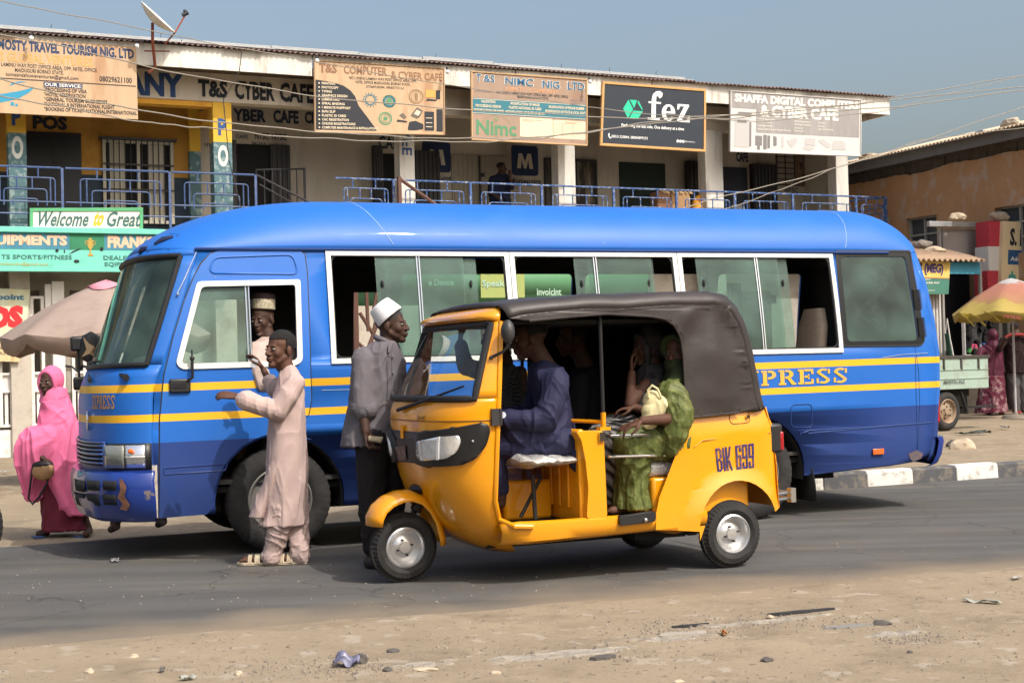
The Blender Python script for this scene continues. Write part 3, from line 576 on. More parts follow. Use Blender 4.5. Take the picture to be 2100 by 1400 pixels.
# NIMC banner
nb = mat('faded_brown_banner', sr(158, 134, 116), .75, var=.08, vs=2, dirt=sr(140, 108, 88), ds=1.5, da=.5, streak=True)
r, f = hang_board('identity_office_banner', 'faded brown identity office banner with teal band and green Nimc lettering', [(966, 146), (1204, 163), (1204, 299), (967, 287)], -.66, nb, frame=mat('thin_wood_frame', sr(190, 156, 116), .8), fw=.025)
board_text(r, f, [('T', .04, .085, .85, .97, .05), ('&S', .10, .20, .85, .965, .04), ('NIMC', .28, .53, .83, .95, .045), ('NIG', .60, .76, .82, .94, .045), ('LTD', .82, .98, .82, .945, .045)], inkw, d=-.004)
board_text(r, f, [('T', .045, .08, .855, .965, .03), ('&S', .105, .195, .855, .96, .02), ('NIMC', .285, .525, .835, .945, .025), ('NIG', .605, .755, .825, .935, .025), ('LTD', .825, .975, .825, .94, .025)], mat('ink_blue', sr(46, 98, 132), .8), d=-.008)
board_text(r, f, [('NIMITO COMPANY', .29, .75, .745, .81, .02)], mat('ink_peach', sr(200, 150, 116), .8))
board_text(r, f, [('NO.1 SHEHU LAMINU WAY POST OFFICE AREA, OPP. NITEL OFFICE', .21, .83, .69, .735, .02), ('MAIDUGURI, BORNO STATE.', .39, .66, .645, .685, .02)], inkk)
board_text(r, f, [('07031500053', .03, .17, .70, .73, .0), ('09037416602', .85, .98, .65, .68, .0), ('08029624117', .85, .98, .60, .63, .0)], mat('ink_steel', sr(120, 122, 128), .8))
board_shape(r, f, [rect(0.012, .988, .385, .615)], inkt); board_shape(r, f, [rect(.012, .988, .393, .40), rect(.012, .988, .60, .607)], inkl, d=-.005)
board_text(r, f, [('VALIDATION', .08, .20, .55, .59, .03), ('PROCESSING ERROR', .035, .25, .485, .525, .03), ('MODIFICATION OF NAME', .02, .27, .42, .46, .03), ('MODIFICATION OF IMAGE', .33, .58, .545, .585, .03), ('PLASTIC NATIONAL ID CARD', .315, .595, .485, .525, .03), ('MODIFICATION OF DATE OF BIRTH', .29, .62, .42, .46, .03), ('MODIFICATION OF PHONE NUMBER', .66, .975, .53, .57, .03), ('MODIFICATION OF STATE & LOCAL GOVT', .63, .985, .465, .505, .03)], inkl, d=-.008)
board_text(r, f, [('Nimc', .04, .38, .08, .30, .03)], inkg)
lb = MB(); g_ = lambda x, y: f(x, y, -.005)
for i in range(22): a = pi * i / 21; shapes(lb, [circle(.21 + .115 * cos(a), .25 + .12 * sin(a), .004, .006, 6)], g_)
shapes(lb, [circle(.21, .32, .02, .03, 8)], g_); lb.build('emblem', mat('ink_olive', sr(130, 136, 100), .8), r, 0, recalc=False)
board_shape(r, f, [rpoly(rect(.41, .695, .085, .37), .015), rpoly(rect(.70, .985, .085, .36), .015)], inkl)
board_shape(r, f, [rect(.43, .6, .335, .34), rect(.43, .52, .315, .32), rect(.80, .95, .335, .34), rect(.8, .9, .32, .325)] + [rect(.71, .97, .31 - i * .03, .312 - i * .03) for i in range(7)] + [rect(.78, .782, .1, .32), rect(.87, .872, .1, .32)], inkf, d=-.006)
# fez board
r, f = hang_board('delivery_company_board', 'dark navy courier board lettered fez in a pale timber frame', [(1236, 168), (1447, 184), (1446, 311), (1231, 298)], -.68, mat('board_navy', sr(30, 40, 52), .55, var=.12, vs=3), frame=timber, fw=.045)
gw = mat('ink_bright_white', sr(232, 234, 232), .7); gg = mat('ink_mint', sr(40, 190, 152), .7)
c, h_ = (.295, .60), (.095, .17)
def hx(a): return (c[0] + h_[0] * cos(radians(a)) , c[1] + h_[1] * sin(radians(a)))
H6 = [hx(a) for a in (0, 60, 120, 180, 240, 300)]; cc = (c[0], c[1] - .0)
board_shape(r, f, [[H6[2], H6[3], H6[4], cc], [(H6[1][0] - .012, H6[1][1]), (H6[2][0] + .014, H6[2][1]), (cc[0] + .008, cc[1] + .02)], [(H6[4][0] + .012, H6[4][1]), H6[5], (H6[0][0], cc[1] - .02), (cc[0] + .004, cc[1] - .02)], [(H6[0][0], cc[1]), (H6[0][0] - .014, cc[1] + .005), (H6[1][0] - .008, H6[1][1] - .035), H6[1]]], gg)
lb = MB(); g_ = lambda x, y: f(x, y, -.005)                       # serif letters f e z drawn by hand
fx = .44
shapes(lb, [[(fx + .03, .48), (fx + .03, .78), (fx + .04, .86), (fx + .07, .91), (fx + .11, .92), (fx + .135, .89), (fx + .13, .83), (fx + .105, .80), (fx + .09, .84), (fx + .075, .83), (fx + .072, .76), (fx + .072, .48)], rect(fx - .005, fx + .11, .455, .485), rect(fx, fx + .12, .715, .745)], g_)
ex, ey = .635, .585
shapes(lb, [[(ex + .066 * cos(a), ey + .135 * sin(a)) for a in [radians(t) for t in range(0, 331, 22)]] + [(ex + .03 * cos(a) + .004, ey + .1 * sin(a)) for a in [radians(t) for t in range(320, 59, -26)]] + [(ex + .025, ey + .01)], rect(ex - .03, ex + .066, ey - .012, ey + .02)], g_)
zx = .72
shapes(lb, [rect(zx, zx + .115, .70, .735), [(zx + .07, .71), (zx + .115, .71), (zx + .045, .475), (zx, .475)], rect(zx, zx + .125, .45, .485), [(zx, .735), (zx, .645), (zx + .014, .645), (zx + .03, .705)], [(zx + .125, .45), (zx + .125, .56), (zx + .112, .56), (zx + .095, .48)]], g_)
lb.build('lettering', gw, r, 0, recalc=False)
board_text(r, f, [('Perfecting the last mile, One delivery at a time', .19, .79, .30, .365, .025), ('08031320844, 08084899293', .10, .44, .125, .175, .01), ('@fezdelivery', .80, .90, .125, .155, .0)], gw)
board_shape(r, f, [circle(.73, .14, .012, .024, 10), circle(.757, .14, .012, .024, 10), circle(.784, .14, .012, .024, 10), [(.07, .19), (.08, .2), (.083, .17), (.078, .16), (.09, .135), (.097, .14), (.1, .12), (.085, .115), (.07, .15)]], gw)
# Shaffa board
r, f = hang_board('computer_shop_board', 'bleached white and grey digital computers board, rightmost under the eave', [(1498, 186), (1766, 205), (1765, 321), (1497, 311)], -.68, mat('bleached_board', sr(200, 198, 195), .7, var=.04, vs=3), frame=mat('thin_white_frame', sr(196, 192, 186), .8), fw=.02)
gr1 = mat('ink_bleached_grey', sr(150, 146, 144), .75, var=.15, vs=4, streak=True); gr2 = mat('ink_mid_grey', sr(120, 118, 118), .75); gr3 = mat('ink_pale_grey', sr(182, 180, 178), .75)
board_shape(r, f, [[(.01, .985), (.985, .985), (.985, .33), (.19, .33), (.19, .72), (.01, .72)]], gr1)
board_text(r, f, [('SHAFFA DIGITAL COMPUTERS', .03, .98, .82, .96, .045), ('& CYBER CAFE', .22, .82, .60, .80, .045)], inkw, d=-.007)
board_text(r, f, [('Online Application', .20, .33, .54, .58, .01), ('Graphics Design', .20, .31, .49, .53, .01), ('Typing/printing', .20, .31, .43, .47, .01), ('WEAC/NECO & Jamb Results Printing', .20, .45, .37, .41, .01), ('NYSC Registration', .48, .60, .53, .57, .01), ('Binding/Lamination', .48, .61, .48, .52, .01), ('Scanning', .48, .54, .42, .46, .01), ('Photocopies', .48, .55, .37, .41, .01), ('Passport', .66, .72, .53, .57, .01), ('Printing', .66, .71, .47, .51, .01), ('Sales of Stationery', .66, .78, .42, .46, .01)], inkw, d=-.007)
board_shape(r, f, [[(.05, .62), (.15, .58), (.16, .66), (.12, .66), (.06, .66)], rect(.05, .12, .48, .53), rect(.14, .155, .1, .5), rect(.185, .235, .12, .28), [(.2, .05), (.22, .05), (.22, .12), (.2, .12)], rect(.245, .27, .06, .3), rect(.275, .295, .08, .29), [(.32, .12), (.345, .13), (.345, .27), (.32, .29)]], gr2, d=-.006)
board_shape(r, f, [[(.42, .22), (.5, .28), (.5, .2), (.46, .1), (.44, .15)], [(.54, .1), (.6, .06), (.64, .12), (.56, .16)], [(.56, .17), (.64, .15), (.64, .28), (.56, .28)], [(.66, .24), (.70, .28), (.76, .18), (.75, .12), (.72, .14)], [(.77, .1), (.88, .1), (.88, .2), (.86, .26), (.79, .26), (.77, .2)], rect(.03, .14, .08, .56), [(.38, .1), (.4, .1), (.4, .3), (.38, .28)]], gr3, d=-.005)
# Welcome sign
r, f = hang_board('welcome_sign', 'white hand painted sign reading Welcome to Great with green border', [(62, 428), (292, 427), (292, 474), (62, 472)], -.38, mat('sign_white', sr(222, 216, 204), .75, var=.05), frame=mat('sign_border_green', sr(84, 160, 112), .7, var=.15), fw=.05)
board_text(r, f, [('Welcome', .04, .50, .18, .86, .03, 1, .05), ('Great', .66, .97, .18, .86, .03, 1, .05)], mat('sign_slate', sr(62, 98, 98), .7)); board_text(r, f, [('to', .54, .63, .2, .86, .035, 1, .06)], mat('sign_amber', sr(216, 166, 40), .7))
# POS poster on the gate
r, f = hang_board('payment_poster', 'yellow green payment poster lettered POS in red on the white gate', [(-75, 588), (62, 594), (50, 716), (-80, 740)], -.02, mat('poster_cream_green', sr(196, 200, 176), .7, var=.15, vs=3, dirt=sr(206, 190, 120), ds=2, da=.6))
board_text(r, f, [('Moniepoint', .02, .92, .80, .92, .04)], mat('ink_steel_blue', sr(60, 110, 136), .7)); board_text(r, f, [('POS', .15, .93, .38, .74, .07)], mat('ink_red', sr(206, 36, 44), .7)); board_text(r, f, [('AVAILABLE HERE', .1, .93, .14, .22, .01)], blk)
r, f = hang_board('notice_poster', 'small buff notice pasted on the white gate beneath the payment poster', [(-70, 690), (45, 700), (40, 742), (-70, 738)], -.06, mat('poster_buff', sr(200, 180, 140), .7, var=.15, vs=6, dirt=sr(170, 130, 80), ds=5, da=.7))
board_text(r, f, [('Network', .55, .9, .55, .75, .0), ('Airtime', .6, .95, .3, .45, .0)], inkb)
# white steel gates in the ground floor openings
gm = mat('white_steel', sr(214, 210, 206), .6, var=.05, vs=3, dirt=sr(160, 148, 134), ds=5, da=.5)
def gate(u0, u1, lab, v=.1):
    g = frame_empty('steel_gate', lab, 'gate', G, u0, v, -.12); W_ = u1 - u0; mb = MB()
    t = .06
    n_ = max(2, int(W_ / .17)); 
    for i in range(n_ + 1): x = i * W_ / n_; mb.box(x - .03, x + .03, 0, .05, .55, 2.95)
    for z in (.55, 1.18, 1.5, 2.0, 2.45, 2.9): mb.box(0, W_, .004, .046, z, z + .05)
    mb.box(-.03, W_ + .03, -.005, .05, 0, .5); mb.build('frame', gm, g, bevel=.004)
    mb = MB(); mb.box(0, W_, .052, .06, 1.2, 1.53)
    for i in range(n_): x = (i + .5) * W_ / n_; mb.box(x - .03, x + .03, -.012, -.003, .06, .42); mb.box(x - .03, x + .03, .046, .056, .6, 1.18)
    mb.build('kick_panel', gm, g); return g
gate(-.85, .46, 'white steel gate with posters on it, at the left edge'); gate(1.0, 1.62, 'narrow white steel gate leaf behind the brown umbrella', .14)
mb = MB(); mb.box(.62, .84, 0, .25, -.13, 3.1); mb.box(.5, .62, .04, .16, 2.3, 3.05); c1 = tag(mb.build('door_post', gm, bld, bevel=.01), 'white painted post between gates'); 
mb = MB(); mb.box(1.64, 2.9, .02, .5, -.13, 3.0); mb.build('shutter_wall', mat('bright_white_plaster', sr(222, 220, 216), .85, var=.04), bld)
# satellite dish on the eave
sd = frame_empty('satellite_dish', 'white satellite dish on a rusty bracket at the roof edge', 'satellite dish', G, 3.0, -.75, 7.1)
cx, cz = G.uz(320, 52, -.9); cx -= 3.0; cz -= 7.1
ax = Vector((.62, -.34, .72)).normalized(); C0 = Vector((cx - .06, -.2, cz + .04))
mb = MB(); R_ = .40; mb.lathe([(R_ * k / 8, .13 * (k / 8) ** 2) for k in range(9)] + [(R_ + .01, .135), (R_, .12)] + [(R_ * k / 8, .13 * (k / 8) ** 2 - .01) for k in range(7, -1, -1)], C0, ax, 32); mb.build('reflector', mat('dish_white', sr(226, 223, 214), .5, dirt=sr(176, 160, 138), ds=5, da=.4), sd)
rp = mat('rust_red_paint', sr(140, 72, 50), .7, var=.2)
mb = MB(); F_ = Vector((G.uz(377, 35, -.9)[0] - 3.0, -.25, G.uz(377, 35, -.9)[1] - 7.1)); lowp = C0 - Vector((ax.z, 0, -ax.x)).normalized() * -.36
mb.tube([C0 + Vector((.2, 0, -.40)), (C0 + F_) / 2 + Vector((.1, 0, -.25)), F_], .016, 6); mb.tube([C0 - ax * .02, C0 + Vector((-.02, 0, -.36)), (cx + .02, .1, -.05), (cx - .12, .1, -.45 + .3)], .028, 8); mb.tube([(cx - .18, .12, .25), (cx + .3, .12, .28)], .018, 6); mb.build('bracket', rp, sd)
mb = MB(); mb.cyl(F_ + Vector((-.05, 0, .0)), F_ + Vector((.05, 0, .06)), .035, .045); mb.sphere(F_ + Vector((.0, 0, .08)), .035); mb.build('receiver_head', steel, sd)
# light bulbs along the eave
for i, (px, py, v, lab) in enumerate(((64, 79, -.9, 'white light bulb at the top of the travel banner'), (281, 95, -.9, 'white light bulb between the travel banner and the dish bracket'), (650, 125, -.9, 'light bulb at the left corner of the cyber cafe banner'), (918, 148, -.9, 'light bulb between the cyber cafe and identity banners'), (1210, 168, -.9, 'light bulb between the identity banner and the courier board'))):
    u, z = G.uz(px, py, v); b = frame_empty('light_bulb', lab, 'light bulb', G, u, v, z, 'bulbs under the eave')
    MB().sphere((0, 0, 0), .045, 14).build('glass_globe', mat('opal_glass', sr(232, 232, 228), .25), b); MB().cyl((0, 0, .035), (.01, .06, .1), .02).build('holder', steel, b)
# ---- overhead wires
def wire(name, pts, r, lab, sag=0, m=None, group='overhead wires'):
    P = []
    for (a, b) in zip(pts, pts[1:]):
        for k in range(12): P.append(a.lerp(b, k / 12))
    P.append(pts[-1]); 
    P = [p + Vector((0, 0, .006 * sin(i * 1.1) + .008 * sin(i * .5 + 1))) for i, p in enumerate(P)]
    mb = MB(); mb.tube(P, r, 6); return tag(mb.build(name, m or mat('grey_cable', sr(138, 131, 120), .7)), lab, 'cable', group)
def wp(*l): return [W(*q) for q in l]
wire('cable', wp((-60, -10, 20), (180, 38, 20.6), (520, 105, 22), (900, 172, 23.6), (1300, 232, 25.4), (1560, 250, 26.6), (1800, 230, 27.6), (2180, 135, 30)), .007, 'thin upper cable crossing the dish and the cyber cafe banner')
wire('cable', wp((-60, 58, 19), (100, 90, 19.5), (400, 158, 20.6), (700, 205, 22), (1000, 228, 23.4), (1300, 243, 25), (1500, 243, 26), (1740, 215, 27), (2180, 170, 29)), .009, 'pale cable from the upper left corner passing below the roof edge bulbs')
wire('cable', wp((-60, 148, 18), (200, 212, 19), (450, 252, 20), (700, 274, 21.4), (900, 284, 22.4), (1100, 285, 23.4), (1260, 262, 24.2), (1420, 238, 25), (1620, 236, 26), (1850, 218, 27), (2180, 175, 29)), .0095, 'twisted cable crossing the foot of the banners', m=mat('grey_cable', (0, 0, 0)))
wire('cable', wp((-60, 186, 17.5), (120, 218, 18), (300, 252, 19), (420, 262, 19.6), (600, 282, 20.4), (800, 290, 21.4), (1000, 291, 22.4), (1200, 272, 23.4), (1400, 246, 24.4), (1760, 212, 26), (2180, 142, 28)), .0085, 'lowest slack cable running along the base of the banners')
wire('cable', wp((1250, 468, 20), (1450, 412, 21), (1690, 352, 22), (1840, 308, 23), (2180, 190, 25)), .0075, 'rising cable over the right end of the bus roof')
wire('cable', wp((1380, 462, 20.5), (1560, 405, 21.5), (1700, 350, 22.4), (1880, 290, 23.4), (2180, 250, 25)), .006, 'thinner rising cable beside the balcony end')
wire('cable', wp((497, 100, 24.2), (490, 150, 24.1), (458, 205, 24.0), (470, 330, 23.9), (498, 440, 23.9)), .009, 'dark drop wire hanging down the second pillar', m=mat('black_cable', sr(48, 42, 38), .7))
# cartons on the balcony
def carton(a, b, z0, z1, lab, m, vv=.15):
    c = frame_empty('carton', lab, 'carton', G, a, vv, 4.06); mb = MB(); mb.box(0, b - a, 0, .35, z0, z1); mb.build('box', m, c, bevel=.03)
    mb = MB(); r2 = random.Random(int(a * 10))
    for i in range(7): x = r2.uniform(0, b - a); mb.tube([(x, .05, z1), (x + .06, .0, z1 + .05), (x + .15, -.03, z1 - .05)], .012, 5)
    mb.build('torn_flaps', mat('pale_card', sr(196, 170, 130), .9), c)
carton(13.75, 14.1, .0, 1.12, 'brown carton on the balcony, left of the pair', mat('carton_brown', sr(132, 96, 72), .9, var=.15, vs=5)); carton(14.12, 14.62, .0, 1.13, 'paler brown carton on the balcony beside the yellow sack', mat('carton_tan', sr(160, 126, 90), .9, var=.12, vs=5))
ck = frame_empty('sack', 'yellow and orange patterned sack on the balcony right of the cartons', 'sack', G, 14.95, .3, 4.06); mb = MB(); mb.sphere((0, 0, .55), (.24, .2, .55), 16); mb.build('bag', mat('sack_yellow', sr(206, 150, 40), .7, var=.3, vs=6, dirt=sr(190, 60, 40), ds=5, da=.8, bump=.6, bs=9), ck)
mb = MB(); mb.tube([(0, 0, 1.05), (.02, 0, 1.12), (.1, 0, 1.1)], .03); mb.build('tied_neck', mat('sack_yellow', (0, 0, 0)), ck)
# ================================================================== RIGHT-HAND BUILDING
RB = Fr((8.58, 36.0), 25)          # its wall runs along v, towards the camera on the right
ob = frame_empty('ochre_building', 'orange plastered building with peeling paint, block course and pale corrugated eave', 'building', RB)
och = mat('peeling_ochre_plaster', sr(176, 134, 96), .9, var=.08, vs=1.5, bump=.4, bs=12)
n, L, p = nodes_of(och); tc = n.nodes['Texture Coordinate']
nz = n.nodes.new('ShaderNodeTexNoise'); nz.inputs['Scale'].default_value = 2.6; nz.inputs['Detail'].default_value = 10; nz.inputs['Roughness'].default_value = .72
mp = n.nodes.new('ShaderNodeMapping'); mp.inputs['Scale'].default_value = (1, 1, .55); L(tc.outputs['Object'], mp.inputs[0]); L(mp.outputs[0], nz.inputs['Vector'])
mr = n.nodes.new('ShaderNodeMapRange'); mr.inputs['From Min'].default_value = .53; mr.inputs['From Max'].default_value = .57; mr.inputs['To Max'].default_value = .6; L(nz.outputs[0], mr.inputs[0])
L(mixc(n, L, mr.outputs[0], p.inputs['Base Color'].links[0].from_socket, sr(176, 160, 146)), p.inputs['Base Color'])
mb = MB(); ow = [(-3.25, -2.2, 3.4, 4.62), (-6.4, -5.1, 3.5, 4.55)]
def wallv(mb, v0, v1, z0, z1): mb.box(0, .3, v0, v1, z0, z1)
wallv(mb, -10, -6.4, -.2, 5.45); wallv(mb, -6.4, -5.1, -.2, 3.5); wallv(mb, -6.4, -5.1, 4.55, 5.45); wallv(mb, -5.1, -3.25, -.2, 5.45); wallv(mb, -3.25, -2.2, -.2, 3.4); wallv(mb, -3.25, -2.2, 4.62, 5.45); wallv(mb, -2.2, 6, -.2, 5.45)
mb.box(.302, 12, -9.9, 6, -.2, 5.4)
jag = [(-10, 5.45)] + [(-10 + .06 * k, 5.70 + .09 * noise.noise(Vector((k * .045, 3, 0))) + .035 * noise.noise(Vector((k * .35, 1, 0)))) for k in range(267)] + [(6, 5.45)]
mb.prism(jag, lambda a, b: (0, a, b), lambda a, b: (.05, a, b))
mb.build('wall', och, ob)
mb = MB(); rr = random.Random(11)
for row in range(3):
    y = -10 + (row % 2) * .2
    while y < 6: mb.box(.06 + rr.random() * .02, .3, y, y + .43, 5.46 + row * .235, 5.685 + row * .235); y += .45
mb.box(.09, .3, -10, 6, 5.46, 6.2); mb.build('block_course', mat('bare_blocks', sr(92, 84, 76), .95, var=.2, vs=4, bump=.5, bs=20), ob)
mb = MB(); mb.box(-.42, -.38, -10, 5.9, 5.90, 6.15); mb.box(-.38, .3, -10, 6, 6.1, 6.14); mb.build('fascia_board', mat('grey_fascia', sr(104, 102, 102), .8, var=.15, vs=3), ob)
mb = MB(); P = []
for i in range(1100):
    v = -10 + i * 16 / 1099; P.append([(lerp(-.62, 9, t), v, lerp(6.13, 8.3, t) + .022 * sin(2 * pi * v / .12)) for t in (0, .02, .3, 1)])
mb.grid(P); mb.build('roof', mat('buff_corrugated_roof', sr(196, 176, 150), .85, var=.12, vs=2, dirt=sr(150, 130, 110), ds=2, da=.5), ob, recalc=False, solid=.005)
for a, b, z0, z1 in ow:
    mb = MB(); mb.box(.16, .2, a, b, z0, z1); w_ = mb.build('window', mat('dusty_glass', sr(64, 68, 70), .25, var=.2, vs=4), ob)
    mb = MB(); t = .04
    for y in (a, (a + b) / 2 - t / 2, b - t): mb.box(.1, .16, y, y + t, z0, z1)
    k = 3
    for i in range(k + 1): z = z0 + (z1 - z0 - t) * i / k; mb.box(.105, .155, a + t, b - t, z, z + t)
    mb.build('window_frame', mat('grey_steel_frame', sr(150, 148, 142), .6), w_)
mb = MB(); mb.box(.5, .56, -6.05, -5.98, 3.5, 4.5); mb.build('casement', gm, ob)
rk = mat('pale_rock', sr(176, 160, 138), .95, var=.18, vs=8, bump=.8, bs=14)
def rock(name, c, s, lab, m=None, seed=1, cat='stone', group=None, rz=0):
    bm = bmesh.new(); bmesh.ops.create_icosphere(bm, subdivisions=3, radius=1)
    for v in bm.verts:
        k = 1 + .35 * noise.noise(v.co * 1.3 + Vector((seed * 3.1, 0, 0))) + .12 * noise.noise(v.co * 3.5 + Vector((seed, 5, 0)))
        v.co = Vector((v.co.x * k * s[0], v.co.y * k * s[1], max(-.55, v.co.z * k) * s[2] + .55 * s[2]))
    me = bpy.data.meshes.new(name); bm.to_mesh(me); bm.free(); o = link_mesh(name, me, m or rk, None, 25); o.location = c; o.rotation_euler = (0, 0, rz)
    return tag(o, lab, cat, group)
rock('stone', RB.w(-.2, -1.2, 6.18), (.22, .3, .1), 'broken block lying on the far part of the buff roof', seed=3, rz=.5)
rock('stone', RB.w(.1, -5.6, 6.25), (.2, .35, .14), 'broken block on the buff roof near the right edge', seed=4)
rock('plank', RB.w(.0, -4.7, 6.2), (.1, .4, .09), 'short grey plank lying on the buff roof', m=zinc, seed=5, cat='plank')
# ================================================================== KIOSKS, STALLS AND UMBRELLAS
SW = .13
def KF(px, py, D): p = W(px, py, D); return p
K = Fr(W(1890, 700, 29.5), 25)      # kiosk front line, u from the rear corner of the bus
def kp(px, py, v=0): return K.uz(px, py, v)
def kbox(mb, x0, x1, y0, y1, v0, v1, ref=None):     # box from photograph pixels on plane v0
    a = kp(x0, y0, v0); b = kp(x1, y1, v0); mb.box(min(a[0], b[0]), max(a[0], b[0]), v0, v1, min(a[1], b[1]), max(a[1], b[1]))
# stationery kiosk
kk = frame_empty('kiosk', 'stationery kiosk with corrugated awning, blue fascia and white ribbed door', 'kiosk', K, 0, 0, SW)
def loc_(mb): mb.v = [(x, y, z - SW) for x, y, z in mb.v]; return mb
mb = MB(); kbox(mb, 1880, 1938, 600, 870, 0, .05); loc_(mb).build('door', mat('white_ribbed_door', sr(196, 192, 186), .6, var=.08), kk)
mb = MB()
for i in range(9): a = 1884 + i * 6.4; kbox(mb, a, a + 2, 602, 770, -.03, -.002)
loc_(mb).build('door_rib', mat('white_ribbed_door', (0, 0, 0)), kk)
mb = MB(); kbox(mb, 1882, 2018, 512, 860, 1.6, 1.7); kbox(mb, 1870, 1880, 520, 860, 0, 1.59); loc_(mb).build('wall', mat('kiosk_dark', sr(30, 32, 38), .8, var=.3, vs=2), kk)
mb = MB(); kbox(mb, 1946, 2011, 537, 562, -.22, -.18); loc_(mb).build('fascia_board', mat('sky_blue_fascia', sr(70, 150, 178), .7, var=.06), kk)
a = kp(1868, 520, -.4); b = kp(2020, 537, -.4); mb = MB(); P = []
for i in range(241):
    u = lerp(a[0], b[0] + .02, i / 240); P.append([(u, lerp(-.42, 1.8, t), lerp(b[1] + .03, b[1] + .62, t) - SW + .028 * sin(2 * pi * u / .14)) for t in (0, .3, 1)])
mb.grid(P); mb.build('awning', mat('brown_corrugated', sr(166, 140, 116), .85, var=.15, vs=3, dirt=sr(120, 92, 72), ds=3, da=.5), kk, recalc=False, solid=.006)
mb = MB(); kbox(mb, 1936, 1941, 580, 860, -.06, 0); kbox(mb, 2013, 2018, 540, 840, -.06, 0); loc_(mb).build('post', mat('kiosk_post', sr(150, 148, 142), .7), kk)
def kboard(name, lab, pts, v, m, cat='sign', frame=None, th=.04):
    a = [K.uz(*p, v) for p in pts]; o = Vector((a[3][0], a[3][1])); r = frame_empty(name, lab, cat, K, o.x, v, o.y); tl, tr, br, bl = [Vector(p) - o for p in a]
    def f(x, y, d=0.0): p = bl * (1 - x) * (1 - y) + br * x * (1 - y) + tr * x * y + tl * (1 - x) * y; return (p.x, d, p.y)
    mb = MB(); mb.add([f(x, y, d) for d in (0, th) for y in (0, 1) for x in (0, 1)], [(0, 1, 3, 2), (4, 6, 7, 5), (0, 4, 5, 1), (2, 3, 7, 6), (0, 2, 6, 4), (1, 5, 7, 3)]); mb.build('panel', m, r); return r, f
r, f = kboard('kiosk_sign', 'yellow and green stationery sign reading TS (MEG) on the kiosk behind the bus', [(1850, 532), (1949, 537), (1945, 603), (1850, 603)], -.26, mat('sign_yellow', sr(222, 190, 104), .7, var=.06))
board_shape(r, f, [rect(0, 1, 0, .48)], mat('sign_dull_green', sr(66, 120, 104), .7, var=.1), d=-.003); board_shape(r, f, [rect(0, 1, .48, .495)], mat('ink_red', (0, 0, 0)), d=-.006)
board_text(r, f, [('ARTS (MEG)', .05, .86, .56, .93, .05)], mat('ink_maroon_blue', sr(70, 50, 100), .7)); board_text(r, f, [('Dept, Art Materials And', .1, .78, .3, .38, .02), ('EQUIPMENT', .3, .6, .41, .47, .0), ('Printing, Stickers', .3, .7, .08, .14, 0)], inkw, d=-.006)
# raised grey panel box, striped post, yellow sign
pn = frame_empty('metal_hoarding', 'plain grey sheet metal hoarding panel with a bent top strip above the kiosk', 'hoarding', K, 0, .3, SW)
mb = MB(); kbox(mb, 1953, 2028, 466, 528, .6, .66); loc_(mb).build('panel', mat('grey_sheet', sr(150, 144, 140), .6, metal=.1, var=.06, vs=2), pn)
mb = MB(); kbox(mb, 1926, 2030, 450, 464, .5, .6); loc_(mb).build('top_strip', zinc, pn, bevel=.01)
mb = MB(); kbox(mb, 1946, 1951, 464, 522, .6, .66); kbox(mb, 2027, 2031, 464, 620, .6, .66); loc_(mb).build('post', zinc, pn)
sp_ = frame_empty('striped_pillar', 'red and white banded square pillar between the grey hoarding and the yellow sign', 'pillar', K, 0, 0, SW)
for i, (y0, y1, c) in enumerate(((453, 505, 'r'), (505, 555, 'w'), (555, 606, 'r'), (606, 700, 'w'), (700, 840, 'r'))):
    mb = MB(); kbox(mb, 2028 - i * 1.5, 2055 - i * 1.5, y0, y1, .2, .6); loc_(mb).build('band', mat('pillar_red', sr(176, 52, 66), .7, var=.06) if c == 'r' else mat('pillar_white_paint', sr(206, 202, 196), .7), sp_)
r, f = kboard('shop_sign', 'tall cream sign lettered S. HU beside the striped pillar', [(2058, 453), (2185, 462), (2180, 625), (2052, 620)], .1, mat('sign_cream', sr(222, 200, 158), .7, var=.06), th=.3)
board_text(r, f, [('S. HUSSAIN', .11, .9, .70, .92, .04)], blk); board_shape(r, f, [rect(.09, 1, .47, .65)], mat('sign_deep_blue', sr(40, 84, 128), .7)); board_text(r, f, [('Address: Opposite', .13, .8, .50, .57, .03)], inkw, d=-.007)
board_shape(r, f, [[(.11, .24), (.23, .24), (.22, .34), (.18, .35), (.18, .39), (.15, .39), (.15, .35), (.11, .34)], [(.31, .28), (.4, .28), (.4, .38), (.37, .42), (.37, .44), (.34, .44), (.34, .42), (.31, .38)], circle(.14, .12, .025, .022)], mat('ink_sea_green', sr(70, 156, 140), .7))
rock('stone', K.w(*[*kp(1964, 449, .5)[:1], .5, kp(1964, 451, .5)[1]]), (.2, .14, .1), 'pale concrete lump on top of the grey hoarding strip', seed=6)
rock('stone', K.w(kp(2048, 450, .4)[0], .4, kp(2048, 452, .4)[1]), (.2, .14, .13), 'pale block on top of the striped pillar', seed=8)
rock('stone', K.w(kp(1892, 508, .9)[0], .9, kp(1892, 512, .9)[1]), (.2, .2, .14), 'grey rock on the kiosk roof nearest the bus', m=mat('grey_rock', sr(120, 112, 104), .95, var=.2, vs=6, bump=.8), seed=9)
rock('stone', K.w(kp(1916, 514, .6)[0], .6, kp(1916, 517, .6)[1]), (.22, .16, .08), 'flat pale rock on the kiosk roof beside the grey rock', seed=12)
